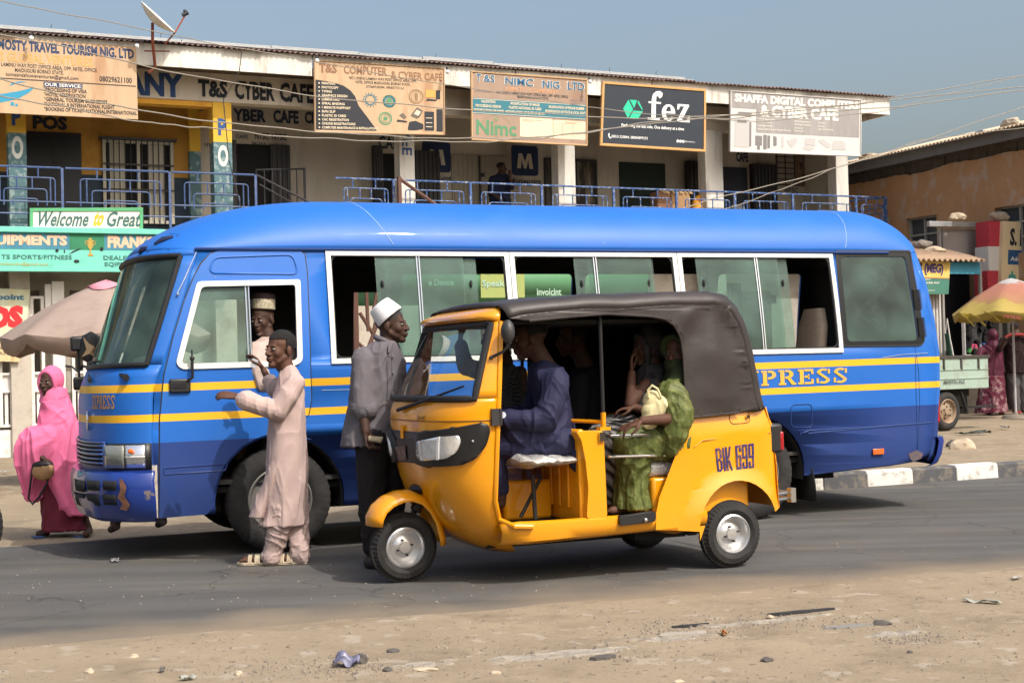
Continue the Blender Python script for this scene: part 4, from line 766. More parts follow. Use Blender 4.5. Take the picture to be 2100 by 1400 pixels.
# goods stand with phone covers
gs = frame_empty('display_stand', 'tilted white framed display board crowded with small dark goods', 'display stand', K, 0, -.4, SW)
mb = MB(); kbox(mb, 1952, 2022, 640, 730, -.38, -.34); loc_(mb).build('back_panel', mat('goods_dark', sr(34, 36, 38), .6, var=.5, vs=16, dirt=sr(90, 92, 96), ds=22, da=.6), gs)
mb = MB(); kbox(mb, 1949, 1953, 636, 734, -.42, -.33); kbox(mb, 1953, 2024, 634, 640, -.42, -.33); kbox(mb, 1953, 2024, 728, 734, -.42, -.33); loc_(mb).build('frame', gm, gs)
rr = random.Random(9); 
for cname, cc in (('goods_black', sr(22, 22, 26)), ('goods_green', sr(60, 130, 70)), ('goods_pink', sr(170, 70, 100)), ('goods_grey', sr(120, 122, 130)), ('goods_blue', sr(60, 90, 140))):
    mb = MB()
    for i in range(46 if cname == 'goods_black' else 8):
        low = cname != 'goods_black'; px = rr.uniform(1957, 2018); py = rr.uniform(708, 724) if low else rr.uniform(645, 724); u, z = kp(px, py, -.42)
        mb.box(u - .03, u + .03, -.43 - rr.random() * .05, -.384, z - .06, z + .05, Matrix.Translation((u, 0, z)) @ Matrix.Rotation(rr.uniform(-.5, .5), 4, 'Y') @ Matrix.Translation((-u, 0, -z)))
    tag(loc_(mb).build('goods', mat(cname, cc, .4), gs), None, None, None, 'stuff')
mb = MB(); kbox(mb, 1953, 2022, 735, 845, -.3, .3); loc_(mb).build('table', mat('stall_table', sr(70, 62, 54), .8, var=.2, vs=4), gs)
# counter with mesh and notices behind the umbrella
ct = frame_empty('stall_counter', 'wire mesh stall counter behind the two shoppers at the right edge', 'stall', K, 0, 0, SW)
mb = MB(); kbox(mb, 2022, 2140, 620, 860, .25, .35); loc_(mb).build('mesh_panel', mat('mesh_dark', sr(58, 54, 48), .7, var=.4, vs=20), ct)
mb = MB(); kbox(mb, 2040, 2056, 660, 692, .2, .24); kbox(mb, 2066, 2084, 650, 720, .2, .24); loc_(mb).build('notice', mat('dull_paper', sr(140, 136, 126), .8), ct)
mb = MB(); kbox(mb, 2020, 2140, 742, 760, -.5, .24); loc_(mb).build('counter_top', mat('counter_grey', sr(110, 106, 100), .7, var=.2), ct)
mb = MB(); kbox(mb, 2022, 2050, 640, 850, -.06, .0); loc_(mb).build('post', mat('kiosk_post', (0, 0, 0)), ct)
# hanging green cloth bag
hb = empty('hanging_bag', 'dark green cloth bag with white strap hanging at the kiosk doorway', 'bag', W(1940, 735, 28.6), K.th)
mb = MB(); mb.grid([[(x * .22, .05 * sin(3 * x) + .02, z) for x, z in ((-.5, -.6), (.4, -.62), (.62, -.1), (.2, .5), (-.1, .5))], [(x * .22, -.06, z) for x, z in ((-.5, -.6), (.4, -.62), (.62, -.1), (.2, .5), (-.1, .5))]]); mb.build('bag', mat('dark_green_cloth', sr(40, 74, 62), .8, var=.3, vs=6), hb, solid=.02)
mb = MB(); mb.tube([(0, 0, .5), (.06, 0, .8), (.12, 0, .4), (.16, -.05, .0)], .014, 6); mb.build('strap', gm, hb)
# ---- parasols
def parasol(name, lab, C_, R_, H_, n, m, drop, z_ground, tilt=(0, 0), mp=None, flap=.12, seed=1, pole=True, top=None, rot=0, textf=None):
    r = empty(name, lab, 'parasol', (C_[0], C_[1], z_ground)); mb = MB(); P = []; ns = 8
    rim = C_[2] - z_ground
    def pt(a, t):
        k = (a - rot) / (2 * pi / n); fr = abs((k % 1) - .5) * 2       # 1 at a rib, 0 between
        rr_ = R_ * t * (1 - .07 * (1 - fr ** 2) * t); z = rim + H_ * (1 - t ** 1.35) - .05 * (1 - fr) * t * t - .0
        x, y = rr_ * cos(a), rr_ * sin(a); return Vector((x + 0, y, z + tilt[0] * x + tilt[1] * y + .012 * noise.noise(Vector((x * 3, y * 3, seed)))))
    NA = n * 8
    for i in range(NA):
        a = 2 * pi * i / NA + rot; row = [pt(a, j / 10) for j in range(11)]
        k = (a - rot) / (2 * pi / n); fr = abs((k % 1) - .5) * 2; e = row[-1]
        row.append(e + Vector((-.02 * cos(a), -.02 * sin(a), -flap * (.55 + .45 * sin(pi * (k % 1)) ** .5) + .02 * noise.noise(Vector((i * .7, seed, 0)))))); P.append(row)
    mb.grid(P, close_u=True); cn = mb.build('canopy', m, r, 40, solid=.004, recalc=False)
    if pole:
        mb = MB(); mb.cyl((0, 0, 0), (0, 0, rim + H_ - .02), .022); mb.build('pole', mp or steel, r)
        mb = MB()
        for i in range(n): a = 2 * pi * i / n + rot; mb.tube([(0, 0, rim + H_ - .06), tuple(pt(a, .5) - Vector((0, 0, .025))), tuple(pt(a, .98) - Vector((0, 0, .02)))], .008, 5)
        mb.build('ribs', steel, r)
        mb = MB(); mb.lathe([(0, .12), (.03, .12), (.05, .08), (.22, .06), (.26, 0)], (0, 0, 0), (0, 0, 1)); mb.build('base', mat('stall_base', sr(120, 112, 100), .9), r)
    return r, cn, pt
brc = W(222, 640, 19.0); R_ = 1.36
umb = mat('faded_brown_canvas', sr(146, 129, 119), .85, var=.07, vs=2, dirt=sr(112, 90, 80), ds=2.2, da=.45, bump=.3, bs=8)
r, cn, pt = parasol('parasol', 'large faded brown market parasol with a pink patch on top, left of the bus', (brc.x - .02, brc.y, W(222, 688, 19.0).z), R_, .70, 8, umb, 0, -.12, seed=4, flap=.22, rot=.25)
mb = MB(); P = []
for i in range(25):
    a = 2 * pi * i / 24; P.append([pt(a, t) + Vector((0, 0, .012 + .035 * abs(sin(a * 5)) * (1 - t * 3))) for t in (0, .1, .22 + .05 * sin(a * 3))])
mb.grid(P); mb.build('patch', mat('pink_cloth', sr(200, 132, 146), .85, var=.08), r, 50, solid=.004, recalc=False)
mgm = mat('tattered_umbrella', sr(190, 156, 84), .8, var=.1, vs=3, dirt=sr(150, 120, 70), ds=5, da=.6)
n, L, p = nodes_of(mgm); tc = n.nodes['Texture Coordinate']
ln = n.nodes.new('ShaderNodeVectorMath'); ln.operation = 'LENGTH'; mpp = n.nodes.new('ShaderNodeMapping'); mpp.inputs['Scale'].default_value = (1, 1, 0); L(tc.outputs['Object'], mpp.inputs[0]); L(mpp.outputs[0], ln.inputs[0])
nz = n.nodes.new('ShaderNodeTexNoise'); nz.inputs['Scale'].default_value = 5; L(tc.outputs['Object'], nz.inputs['Vector']); ma = n.nodes.new('ShaderNodeMath'); ma.operation = 'MULTIPLY_ADD'; L(nz.outputs[0], ma.inputs[0]); ma.inputs[1].default_value = .3; L(ln.outputs['Value'], ma.inputs[2])
cr = n.nodes.new('ShaderNodeValToRGB'); L(ma.outputs[0], cr.inputs[0]); e = cr.color_ramp.elements; e[0].position = .0; e[0].color = (*sr(170, 176, 180), 1); e[1].position = .39; e[1].color = (*sr(150, 154, 160), 1)
for pos, c in ((.44, sr(146, 88, 86)), (.74, sr(150, 92, 84)), (.95, sr(140, 104, 72)), (1.0, sr(150, 134, 66))): q = e.new(pos); q.color = (*c, 1)
L(mixc(n, L, .15, cr.outputs[0], p.inputs['Base Color'].links[0].from_socket), p.inputs['Base Color'])
D_ = 26.0; mc = W(2077, 655, D_)
r, cn, pt = parasol('parasol', 'tattered yellow and faded red parasol with a pale blue top over the shoppers', (mc.x, mc.y, W(2077, 640, D_).z), 1.1, .62, 8, mgm, 0, SW, seed=9, flap=.13, mp=mat('pale_pole', sr(170, 166, 170), .6), rot=.2)
lb = MB()
def rimtext(s_, a0, a1, c=0):
    vs, fs = glyphs(s_, .03, 1.0)
    out = []
    for a, b in vs:
        an = lerp(a0, a1, a); q = pt(an, .93); q0 = pt(an, 1.0); o_ = Vector((cos(an), sin(an), 0)) * .02
        out.append(q.lerp(q0, (1 - b)) + o_ + Vector((0, 0, -.02 - .09 * (1 - b))))
    lb.add(out, fs)
rimtext('MAGGI', -2.05, -1.78); rimtext('MAGGI', -1.22, -.95); lb.build('lettering', mat('ink_brick', sr(130, 50, 44), .8), r, 0, recalc=False)
mb = MB(); a = pi + .35
for i, da in enumerate((-.25, .0, .3)):
    q = pt(a + da + .3, .97); mb.grid([[q + Vector((x * .14 - .04, y * .06 + i * .03, -x2 * .2 + .03 * sin(5 * x + i))) for x, x2 in ((-1, .1), (0, .5), (1, 1.1))] for y in (-1, 0, 1)])
mb.build('torn_flap', mat('torn_yellow', sr(190, 176, 84), .8, var=.2, vs=9), r, 50, solid=.004)
# green branded awning parasol seen through the bus windows
gcol = mat('green_canopy', sr(84, 132, 94), .7, var=.06, vs=2)
ga = Fr(W(820, 600, 17.0), 20)
gp = frame_empty('stall_canopy', 'bright green square stall canopy with white lettering seen through the bus windows', 'stall canopy', ga, 0, 0, 0)
u1, z1 = ga.uz(1330, 600); zt, zb = ga.uz(900, 552)[1], ga.uz(900, 606)[1]
mb = MB(); mb.grid([[(-.3, 0, zb), (-.3, 0, zt), (u1 / 2, 1.2, zt + .5), (-.3, 2.4, zt)], [(u1, 0, zb), (u1, 0, zt), (u1 / 2, 1.2, zt + .5), (u1, 2.4, zt)]]); mb.grid([[(-.3, 2.4, zt), (-.3, 2.4, zb)], [(u1, 2.4, zt), (u1, 2.4, zb)]]); mb.build('canopy', gcol, gp, solid=.01)
mb = MB(); mb.grid([[(ga.uz(985, 580)[0], -.012, zb - .03), (ga.uz(985, 580)[0], -.012, zt)], [(ga.uz(1075, 580)[0], -.012, zb - .03), (ga.uz(1075, 580)[0], -.012, zt)]]); mb.build('yellow_panel', mat('lime_panel', sr(150, 162, 92), .7), gp)
lb = MB(); gf = lambda x, y: (x, -.02, y)
for s_, x0, x1, y0, y1 in (('e Device', 878, 930, 586, 572), ('Speak', 988, 1034, 592, 574), ('Keep Ex', 965, 1040, 563, 553), ('invoicint', 1100, 1150, 606, 592)): text(lb, s_, gf, ga.uz(x0, y0)[0], ga.uz(x1, y0)[0], ga.uz(x0, y0)[1], ga.uz(x0, y1)[1], .03)
lb.build('lettering', mat('ink_pale_green', sr(160, 190, 166), .7), gp, 0, recalc=False)
mb = MB()
for x in (0, u1 - .1): mb.cyl((x, .05, -.1), (x, .05, zt), .025); mb.cyl((x, 2.3, -.1), (x, 2.3, zt), .025)
mb.build('posts', mat('green_posts', sr(50, 110, 60), .6), gp)
# stall goods below the green canopy
sg = frame_empty('stall_table', 'low stall table with bright packets under the green canopy', 'stall', ga, .3, .8, -.05)
mb = MB(); mb.box(0, 2.6, 0, .8, .9, .95); mb.box(0, 2.6, .02, .06, .2, .9); mb.build('table', mat('yellow_table', sr(196, 176, 84), .7), sg)
rr = random.Random(4)
for cn_, cc in (('packet_red', sr(200, 60, 50)), ('packet_green', sr(50, 140, 80)), ('packet_white', sr(210, 210, 205)), ('packet_teal', sr(40, 110, 100))):
    mb = MB()
    for i in range(9): x = rr.uniform(.05, 2.5); mb.box(x, x + .1, rr.uniform(.1, .3), .5, .95, .95 + rr.uniform(.08, .26))
    tag(mb.build('packets', mat(cn_, cc, .5), sg), kind='stuff')
# lattice railing beside a stone wall, seen through the first bus window
lf = Fr(W(728, 620, 15.2), 22); lt = frame_empty('lattice_panel', 'rusty brown lattice panel with slanting bars seen through the front bus window', 'lattice', lf)
mb = MB()
for x0, z0, x1, z1 in ((0, 1.2, .5, 2.4), (.05, 1.9, .3, 1.5), (.12, 2.4, .14, 1.7), (.3, 2.4, .2, 1.9), (.0, 1.6, .5, 1.15), (.0, 1.45, .5, 1.0), (.45, .2, .45, 2.6), (0, .2, 0, 2.6), (.25, 1.9, .45, 2.2), (.1, 1.3, .25, 1.9)): mb.tube([(x0, 0, z0), (x1, 0, z1)], .02 if abs(x0 - x1) > .001 else .035, 6)
lt2 = mb.build('bars', mat('rust_brown_steel', (0, 0, 0)), lt)
# ================================================================== BLUE MINIBUS
bus = frame_empty('minibus', 'blue minibus with two yellow stripes, white framed windows and EXPRESS lettering', 'minibus', B)
CMi = CM.inverted()
def pix(p):
    q = CMi @ Vector(p); return 1050 + FPX * q.x / -q.z, 700 - FPX * q.y / -q.z
def solve(S, fr, px, py, g):
    a, b = g
    for _ in range(70):
        f = lambda a, b: pix(fr.w(*S(a, b)))
        x, y = f(a, b); h = 1e-3; xa, ya = f(a + h, b); xb, yb = f(a, b + h)
        A, B_, C_, D_ = (xa - x) / h, (xb - x) / h, (ya - y) / h, (yb - y) / h; det = A * D_ - B_ * C_
        if abs(det) < 1e-9: break
        dx, dy = px - x, py - y; da, db = (D_ * dx - B_ * dy) / det, (-C_ * dx + A * dy) / det
        a += max(-.2, min(.2, da)); b += max(-.3, min(.3, db))
        if abs(dx) + abs(dy) < .02: break
    return a, b
def sd(z):
    return .125 * max(0, (z - 1.3) / .85) ** 1.35 + (.05 * ((.62 - z) / .35) ** 2 if z < .62 else 0)
def SS(u, z, o=0.0): return (u, sd(z) - o, z)
def BU(px, py): return solve(lambda u, z: SS(u, z), B, px, py, (1, 1))
US = [(.25, -.80), (.6, -.82), (1.1, -.82), (1.22, -.80), (1.345, -.745), (1.5, -.69), (1.8, -.59), (2.11, -.485), (2.155, -.465), (2.3, -.42)]
UR = [(.3, 5.40), (.42, 5.52), (.8, 5.585), (1.2, 5.61), (1.6, 5.59), (2.0, 5.535), (2.155, 5.49)]
FB = .42
def FS(a, z, o=0.0):
    a = max(-1, min(1, a)); us = ctable(US, z); hw = 1.0 - sd(z)
    def P(a, z):
        us = ctable(US, z); return Vector((us - FB + FB * (1 - (1 - abs(a) ** 2.7) ** .5), 1.0 + a * (1.0 - sd(z)), z))
    p = P(a, z)
    if o:
        d = .004; a1, a0 = min(1, a + d), max(-1, a - d); n = (P(a1, z) - P(a0, z)).cross(P(a, z + d) - P(a, z - d)).normalized()
        if n.x > 0: n = -n
        p = p + n * o
    return tuple(p)
def FA(px, py, g=(-.5, 1.0)): return solve(lambda a, z: FS(a, z), B, px, py, g)
# paint with the stripes sprayed on it
paint = mat('blue_paint', (.009, .118, .47), .5, coat=.1, var=.06, vs=1.5, dirt=(.04, .15, .38), ds=1.1, da=.3, spec=.35)
n, L, p = nodes_of(paint); tc = n.nodes['Texture Coordinate']; sp = n.nodes.new('ShaderNodeSeparateXYZ'); L(tc.outputs['Object'], sp.inputs[0])
zz = n.nodes.new('ShaderNodeMath'); zz.operation = 'MULTIPLY_ADD'; L(sp.outputs[0], zz.inputs[0]); zz.inputs[1].default_value = -.0092; L(sp.outputs[2], zz.inputs[2]); Z = zz.outputs[0]
base = p.inputs['Base Color'].links[0].from_socket
nav = mixc(n, L, .5, (.008, .038, .20), (.011, .042, .19))
c1 = mixc(n, L, zband(n, L, Z, -1, .818), base, nav); c2 = mixc(n, L, zband(n, L, Z, 1.168, 1.221), c1, (.78, .42, .015)); c3 = mixc(n, L, zband(n, L, Z, .962, 1.014), c2, (.78, .42, .015))
nz = n.nodes.new('ShaderNodeTexNoise'); nz.inputs['Scale'].default_value = 5; nz.inputs['Detail'].default_value = 12; nz.inputs['Roughness'].default_value = .75; L(tc.outputs['Object'], nz.inputs['Vector'])
mr = n.nodes.new('ShaderNodeMapRange'); mr.inputs['From Min'].default_value = .67; mr.inputs['From Max'].default_value = .70; mr.inputs['To Max'].default_value = .6; L(nz.outputs[0], mr.inputs[0])
L(mixc(n, L, mr.outputs[0], c3, (.25, .3, .38)), p.inputs['Base Color'])
dz = n.nodes.new('ShaderNodeMapRange'); L(sp.outputs[2], dz.inputs[0]); dz.inputs['From Min'].default_value = .3; dz.inputs['From Max'].default_value = .95; dz.inputs['To Min'].default_value = .3; dz.inputs['To Max'].default_value = .04
nd2 = n.nodes.new('ShaderNodeTexNoise'); nd2.inputs['Scale'].default_value = 3.2; nd2.inputs['Detail'].default_value = 9; nd2.inputs['Roughness'].default_value = .7; L(tc.outputs['Object'], nd2.inputs['Vector']); md = n.nodes.new('ShaderNodeMath'); md.operation = 'MULTIPLY'; L(dz.outputs[0], md.inputs[0]); L(nd2.outputs[0], md.inputs[1])
L(mixc(n, L, md.outputs[0], p.inputs['Base Color'].links[0].from_socket, sr(90, 92, 98)), p.inputs['Base Color'])
nb = n.nodes.new('ShaderNodeTexNoise'); nb.inputs['Scale'].default_value = 1.3; nb.inputs['Detail'].default_value = 2; L(tc.outputs['Object'], nb.inputs['Vector']); bp = n.nodes.new('ShaderNodeBump'); bp.inputs['Strength'].default_value = .35; bp.inputs['Distance'].default_value = .03; L(nb.outputs[0], bp.inputs['Height']); L(bp.outputs[0], p.inputs['Normal']); L(bp.outputs[0], p.inputs['Coat Normal'])
lining = mat('grey_lining', sr(58, 56, 54), .9)
rubber = mat('black_rubber', sr(22, 22, 24), .6); bplast = mat('black_plastic', sr(28, 28, 30), .45); chrome = mat('chrome', (.75, .75, .76), .12, metal=1); alu = mat('white_window_frame', sr(208, 208, 202), .4, var=.03)
def glassmat(name, tint, rough=.02, ior=1.45, dust=.06, dc=(112, 140, 130)):  # dust film carries real dust plus pale reflections put into its colour
    m = bpy.data.materials.new(name); m.use_nodes = True; n = m.node_tree; n.nodes.clear(); L = n.links.new
    o = n.nodes.new('ShaderNodeOutputMaterial'); t = n.nodes.new('ShaderNodeBsdfTransparent'); t.inputs[0].default_value = (*tint, 1)
    g = n.nodes.new('ShaderNodeBsdfGlossy'); g.inputs['Roughness'].default_value = rough; f = n.nodes.new('ShaderNodeFresnel'); f.inputs[0].default_value = ior
    mx = n.nodes.new('ShaderNodeMixShader'); L(f.outputs[0], mx.inputs[0]); L(t.outputs[0], mx.inputs[1]); L(g.outputs[0], mx.inputs[2])
    d = n.nodes.new('ShaderNodeBsdfDiffuse'); d.inputs[0].default_value = (*sr(*dc), 1); nz = n.nodes.new('ShaderNodeTexNoise'); nz.inputs['Scale'].default_value = 2.5; nz.inputs['Detail'].default_value = 8
    tc = n.nodes.new('ShaderNodeTexCoord'); L(tc.outputs['Object'], nz.inputs['Vector']); mr = n.nodes.new('ShaderNodeMapRange'); mr.inputs['From Min'].default_value = .35; mr.inputs['From Max'].default_value = .8; mr.inputs['To Min'].default_value = dust * .4; mr.inputs['To Max'].default_value = dust * 2.4; L(nz.outputs[0], mr.inputs[0])
    m2 = n.nodes.new('ShaderNodeMixShader'); L(mr.outputs[0], m2.inputs[0]); L(mx.outputs[0], m2.inputs[1]); L(d.outputs[0], m2.inputs[2]); L(m2.outputs[0], o.inputs[0]); return m
gpane = glassmat('green_tinted_glass', (.52, .72, .66), dust=.30); gwind = glassmat('windscreen_glass', (.74, .84, .80), dust=.22, ior=1.5); gdark = glassmat('dark_tinted_glass', (.52, .66, .62), dust=.2)  # film raised to lighten windscreen and panes in place of sky reflections
def panel(name, poly, holes, f, zc=(), uc=(), m=None, parent=None, solid=0, smooth=40, inner=None):
    cu = bpy.data.curves.new('t', 'CURVE'); cu.dimensions = '2D'; cu.fill_mode = 'BOTH'
    for l in [poly] + list(holes):
        sp_ = cu.splines.new('POLY'); sp_.points.add(len(l) - 1); sp_.use_cyclic_u = True
        for k, (a, b) in enumerate(l): sp_.points[k].co = (a, b, 0, 1)
    o_ = bpy.data.objects.new('t', cu); col.objects.link(o_); dg = bpy.context.evaluated_depsgraph_get(); dg.update(); me = bpy.data.meshes.new_from_object(o_.evaluated_get(dg))
    bm = bmesh.new(); bm.from_mesh(me); bpy.data.objects.remove(o_); bpy.data.curves.remove(cu); bpy.data.meshes.remove(me)
    bmesh.ops.remove_doubles(bm, verts=bm.verts, dist=1e-5)
    for z in zc: bmesh.ops.bisect_plane(bm, geom=bm.verts[:] + bm.edges[:] + bm.faces[:], plane_co=(0, z, 0), plane_no=(0, 1, 0))
    for u in uc: bmesh.ops.bisect_plane(bm, geom=bm.verts[:] + bm.edges[:] + bm.faces[:], plane_co=(u, 0, 0), plane_no=(1, 0, 0))
    for v in bm.verts: v.co = f(v.co.x, v.co.y)
    bmesh.ops.recalc_face_normals(bm, faces=bm.faces)
    c = Vector((2.4, 1.0, 1.2))
    fc = max(bm.faces, key=lambda q: q.calc_area())
    if (fc.calc_center_median() - c).dot(fc.normal) < 0: bmesh.ops.reverse_faces(bm, faces=bm.faces)
    me = bpy.data.meshes.new(name); bm.to_mesh(me); bm.free(); o = link_mesh(name, me, [m, inner] if inner else m, parent, smooth)
    if solid:
        d = o.modifiers.new('solid', 'SOLIDIFY'); d.thickness = solid; d.offset = -1
        if inner: d.material_offset = 1; d.material_offset_rim = 0
    return o
ZC = [.35, .42, .5, .58, .7, .9, 1.1, 1.3, 1.4, 1.5, 1.6, 1.7, 1.8, 1.9, 2.0, 2.08]
FWU, RWU, WR = .05, 3.86, .372
def arch(uc, r, z0, z1, n=18):
    out = []
    a0 = math.asin(max(-1, min(1, (z0 - WR) / r))); a1 = math.asin(max(-1, min(1, (z1 - WR) / r)))
    for i in range(n + 1):
        a = pi - a0 + (a1 - (pi - a0)) * i / n; out.append((uc + r * cos(a), WR + r * sin(a)))
    return out
def side_poly():
    fr_ = [(ctable(US, z), z) for z in (2.155, 2.0, 1.8, 1.6, 1.45, 1.33, 1.2, .9, .6, .40, .30)]
    bot = arch(FWU, .46, .30, .31) + [(2.0, .32)] + arch(RWU, .46, .33, .35)
    re = [(4.75, .355), (5.15, .375), (5.40, .40)] + [(ctable(UR, z), z) for z in (.46, .6, .8, 1.0, 1.2, 1.5, 1.8, 2.0, 2.155)]
    return fr_ + bot + re
def rq(u0, u1, z0, z1, r=.05): return rpoly(rect(u0, u1, z0, z1), r, 4)
ZW0, ZW1 = 1.355, 2.125
WN = [(.43, 1.842), (1.848, 3.258), (3.264, 4.70)]
holes = [rect(a + .03, b - .03, ZW0 + .005, ZW1 - .01) for a, b in WN]
dwo = [BU(*q) for q in ((404, 577), (615, 573), (620, 740), (605, 750), (372, 757), (360, 745))]
qg = [BU(*q) for q in ((1722, 526), (1856, 526), (1882, 698), (1738, 700))]
dw_out = rpoly(dwo, [.03, .02, .04, .04, .05, .04], 3)
DR = [.03, .02, .04, .04, .05, .04]
dwi = lambda d: rpoly(inset(dwo, d), DR, 3)
holes += [dwi(.035), rpoly(qg, .03, 3)]
panel('body_side', side_poly(), holes, lambda u, z: SS(u, z), ZC, [5.2, 5.45], paint, bus, solid=.03, inner=lining)
# far side
fh = []
fh.append(dwi(.035))
for x0, x1, zt in ((822, 1172, 2.105), (1198, 1440, 2.105), (1470, 1640, 2.105), (1668, 1790, 2.105)):
    a, b = B.uz(x0, 600, 1.9)[0], B.uz(x1, 600, 1.9)[0]; fh.append(rq(a, b, 1.38, zt, .05))
a, b = B.uz(722, 600, 1.95)[0], B.uz(778, 600, 1.95)[0]; fh.append(rect(a, b, .6, 1.95))
fp = side_poly()
panel('body_side', fp, fh, lambda u, z: (u, 2.0 - sd(z), z), ZC, [], paint, bus, solid=.03, inner=lining)
# roof
RL = 5.43 + .53
def rh(s, tot):
    f = 1.0
    if s < 1.5: f *= (1 - (1 - s / 1.5) ** 2.25) ** .74
    e = tot - s
    if e < .62: f *= (1 - (1 - e / .62) ** 2.4) ** .5
    return .422 * f
aa = [-1 + 0 * i for i in ()]; AS = [sin((i / 36 - .5) * pi) for i in range(37)]
P = []
for i in range(91):
    t = i / 90; row = []
    for a in AS:
        uf = FS(a, 2.155)[0]; ur = 5.49 + .22 * max(0, 1 - abs(a) ** 2.6) ** .5; tot = ur - uf
        tt = t ** 1.5 * .5 + t * .5 if t < .5 else 1 - ((1 - t) ** 1.5 * .5 + (1 - t) * .5)
        tt = (3 * t * t - 2 * t ** 3) * .7 + .3 * t; s = tt * tot; hh = rh(s, tot)
        row.append((uf + s, 1.0 + a * (1.0 - sd(2.155)), 2.155 + hh * max(0, 1 - abs(a) ** 3.3) ** .54))
    P.append(row)
mb = MB(); mb.grid(P); ro = mb.build('roof', [paint, lining], bus, 60, weld=True); d = ro.modifiers.new('solid', 'SOLIDIFY'); d.thickness = .03; d.offset = -1; d.material_offset = 1
# rear
mb = MB(); mb.grid([[(ctable(UR, z) + .22 * max(0, 1 - abs(a) ** 2.6) ** .5, 1.0 + a * (1 - sd(z)), z) for a in AS] for z in (.40, .46, .6, .8, 1.0, 1.3, 1.6, 1.9, 2.155)]); rp2 = mb.build('rear_panel', [paint, lining], bus, 60); d = rp2.modifiers.new('solid', 'SOLIDIFY'); d.thickness = .02; d.offset = -1; d.material_offset = 1
mb = MB(); mb.tube([(FS(a, 2.155)[0] if 0 else u, sd(2.155) - .012, 2.153) for u in [-.5 + k * .25 for k in range(25)] for a in (0,)][:24], .012, 6); mb.build('drip_rail', mat('dark_blue_trim', (.01, .04, .16), .4), bus)
def fpatch(mb, a0, a1, z0, z1, o, na=14, nz_=5, skip=None):
    mb.grid([[FS(sin(lerp(math.asin(a0), math.asin(a1), i / na)), lerp(z0, z1, j / nz_), o) for j in range(nz_ + 1)] for i in range(na + 1)])
# front panel below the windscreen, pillars and header
mb = MB(); fpatch(mb, -1, 1, .40, 1.345, 0, 48, 12); fpatch(mb, -1, 1, 2.105, 2.156, 0, 48, 2)
fpatch(mb, -1, -.975, 1.345, 2.105, 0, 5, 10); fpatch(mb, .975, 1, 1.345, 2.105, 0, 5, 10); fr_p = mb.build('front_panel', [paint, lining], bus, 60, weld=True, solid=.02)
fr_p.modifiers[-1].material_offset = 1
mb = MB(); fpatch(mb, -.975, .975, 1.345, 2.105, -.004, 40, 10); ws = mb.build('windscreen', gwind, bus, 60)
mb = MB()
for (a0, z0, a1, z1) in ((-.975, 1.345, .975, 1.345), (-.975, 2.105, .975, 2.105), (-.975, 1.345, -.975, 2.105), (.975, 1.345, .975, 2.105)):
    mb.tube([FS(sin(lerp(math.asin(a0), math.asin(a1), i / 24)), lerp(z0, z1, i / 24), .004) for i in range(25)], .019, 8)
mb.build('rubber_seal', rubber, ws)
# air intakes above the windscreen
def dome(px, py):
    # point on the roof dome nearest a pixel: search the grid
    best = None
    for r_ in P[:40]:
        for q in r_[:20]:
            x, y = pix(B.w(*q)); d = (x - px) ** 2 + (y - py) ** 2
            if best is None or d < best[0]: best = (d, q)
    return Vector(best[1])
mb = MB()
for q in (((316, 505), (352, 488)), ((290, 520), (303, 508))):
    A_, B2 = dome(*q[0]), dome(*q[1]); mid = (A_ + B2) / 2; nrm = Vector((-.75, -.2, .6)).normalized()
    mb.tube([A_ + nrm * .002, mid + nrm * .008, B2 + nrm * .002], [.014, .026, .014], 8)
mb.build('air_intake', mat('dark_intake', (.006, .012, .05), .6), ro)
mb = MB(); C4 = [dome(*q) for q in ((302, 520), (350, 478), (372, 480), (345, 508))]
mb.tube(C4 + [C4[0]], .004, 6); mb.build('intake_recess', mat('dark_blue_trim', (0, 0, 0)), ro)
# bumper
mb = MB(); Zb = [(.30, -.03), (.27, .0), (.30, .05), (.42, .075), (.56, .07), (.61, .05), (.63, .0)]
def bump_pt(a, z, o):
    p = Vector(FS(a, max(z, .3), o)); p.z = z; k = noise.noise(Vector((a * 5, z * 7, 4)))
    if a < -.3: p = p + Vector((.022 * k, .012 * k, .0))
    return tuple(p)
mb.grid([[bump_pt(sin(lerp(-pi / 2, pi / 2, i / 70)), z, o) for z, o in Zb] for i in range(71)])
bpm = mat('battered_blue_paint', (.014, .06, .33), .3, coat=.5, dirt=(.30, .12, .05), ds=5.0, da=.0, var=.1, vs=6)
n, L, p = nodes_of(bpm); tc = n.nodes['Texture Coordinate']
nz = n.nodes.new('ShaderNodeTexNoise'); nz.inputs['Scale'].default_value = 4.5; nz.inputs['Detail'].default_value = 10; nz.inputs['Roughness'].default_value = .7; L(tc.outputs['Object'], nz.inputs['Vector'])
mr = n.nodes.new('ShaderNodeMapRange'); mr.inputs['From Min'].default_value = .60; mr.inputs['From Max'].default_value = .63; L(nz.outputs[0], mr.inputs[0])
L(mixc(n, L, mr.outputs[0], (.010, .034, .21), sr(118, 106, 102)), p.inputs['Base Color'])
bu_ = mb.build('bumper', bpm, bus, 40, solid=.01)
mb = MB()
for y0_, y1_ in ((984, 1002), (1012, 1032)):
    for x0_, x1_ in ((176, 196), (200, 224), (229, 258)):
        (a0, z0), (a1, z1) = FA(x0_, y1_, (-.4, .5)), FA(x1_, y0_, (-.6, .5)); a0, a1 = sorted((a0, a1)); mb.grid([[bump_pt(lerp(a0 + .01, a1 - .01, i_ / 6), lerp(z0, z1, j_ / 2), table([(.3, .05), (.42, .075), (.56, .07), (.61, .05)], lerp(z0, z1, j_ / 2)) + .002) for j_ in range(3)] for i_ in range(7)])
mb.build('bumper_slot', dark, bu_, solid=.004)
mb = MB(); aR, zR = FA(297, 1008, (-.9, .5)); mb.v = []; 
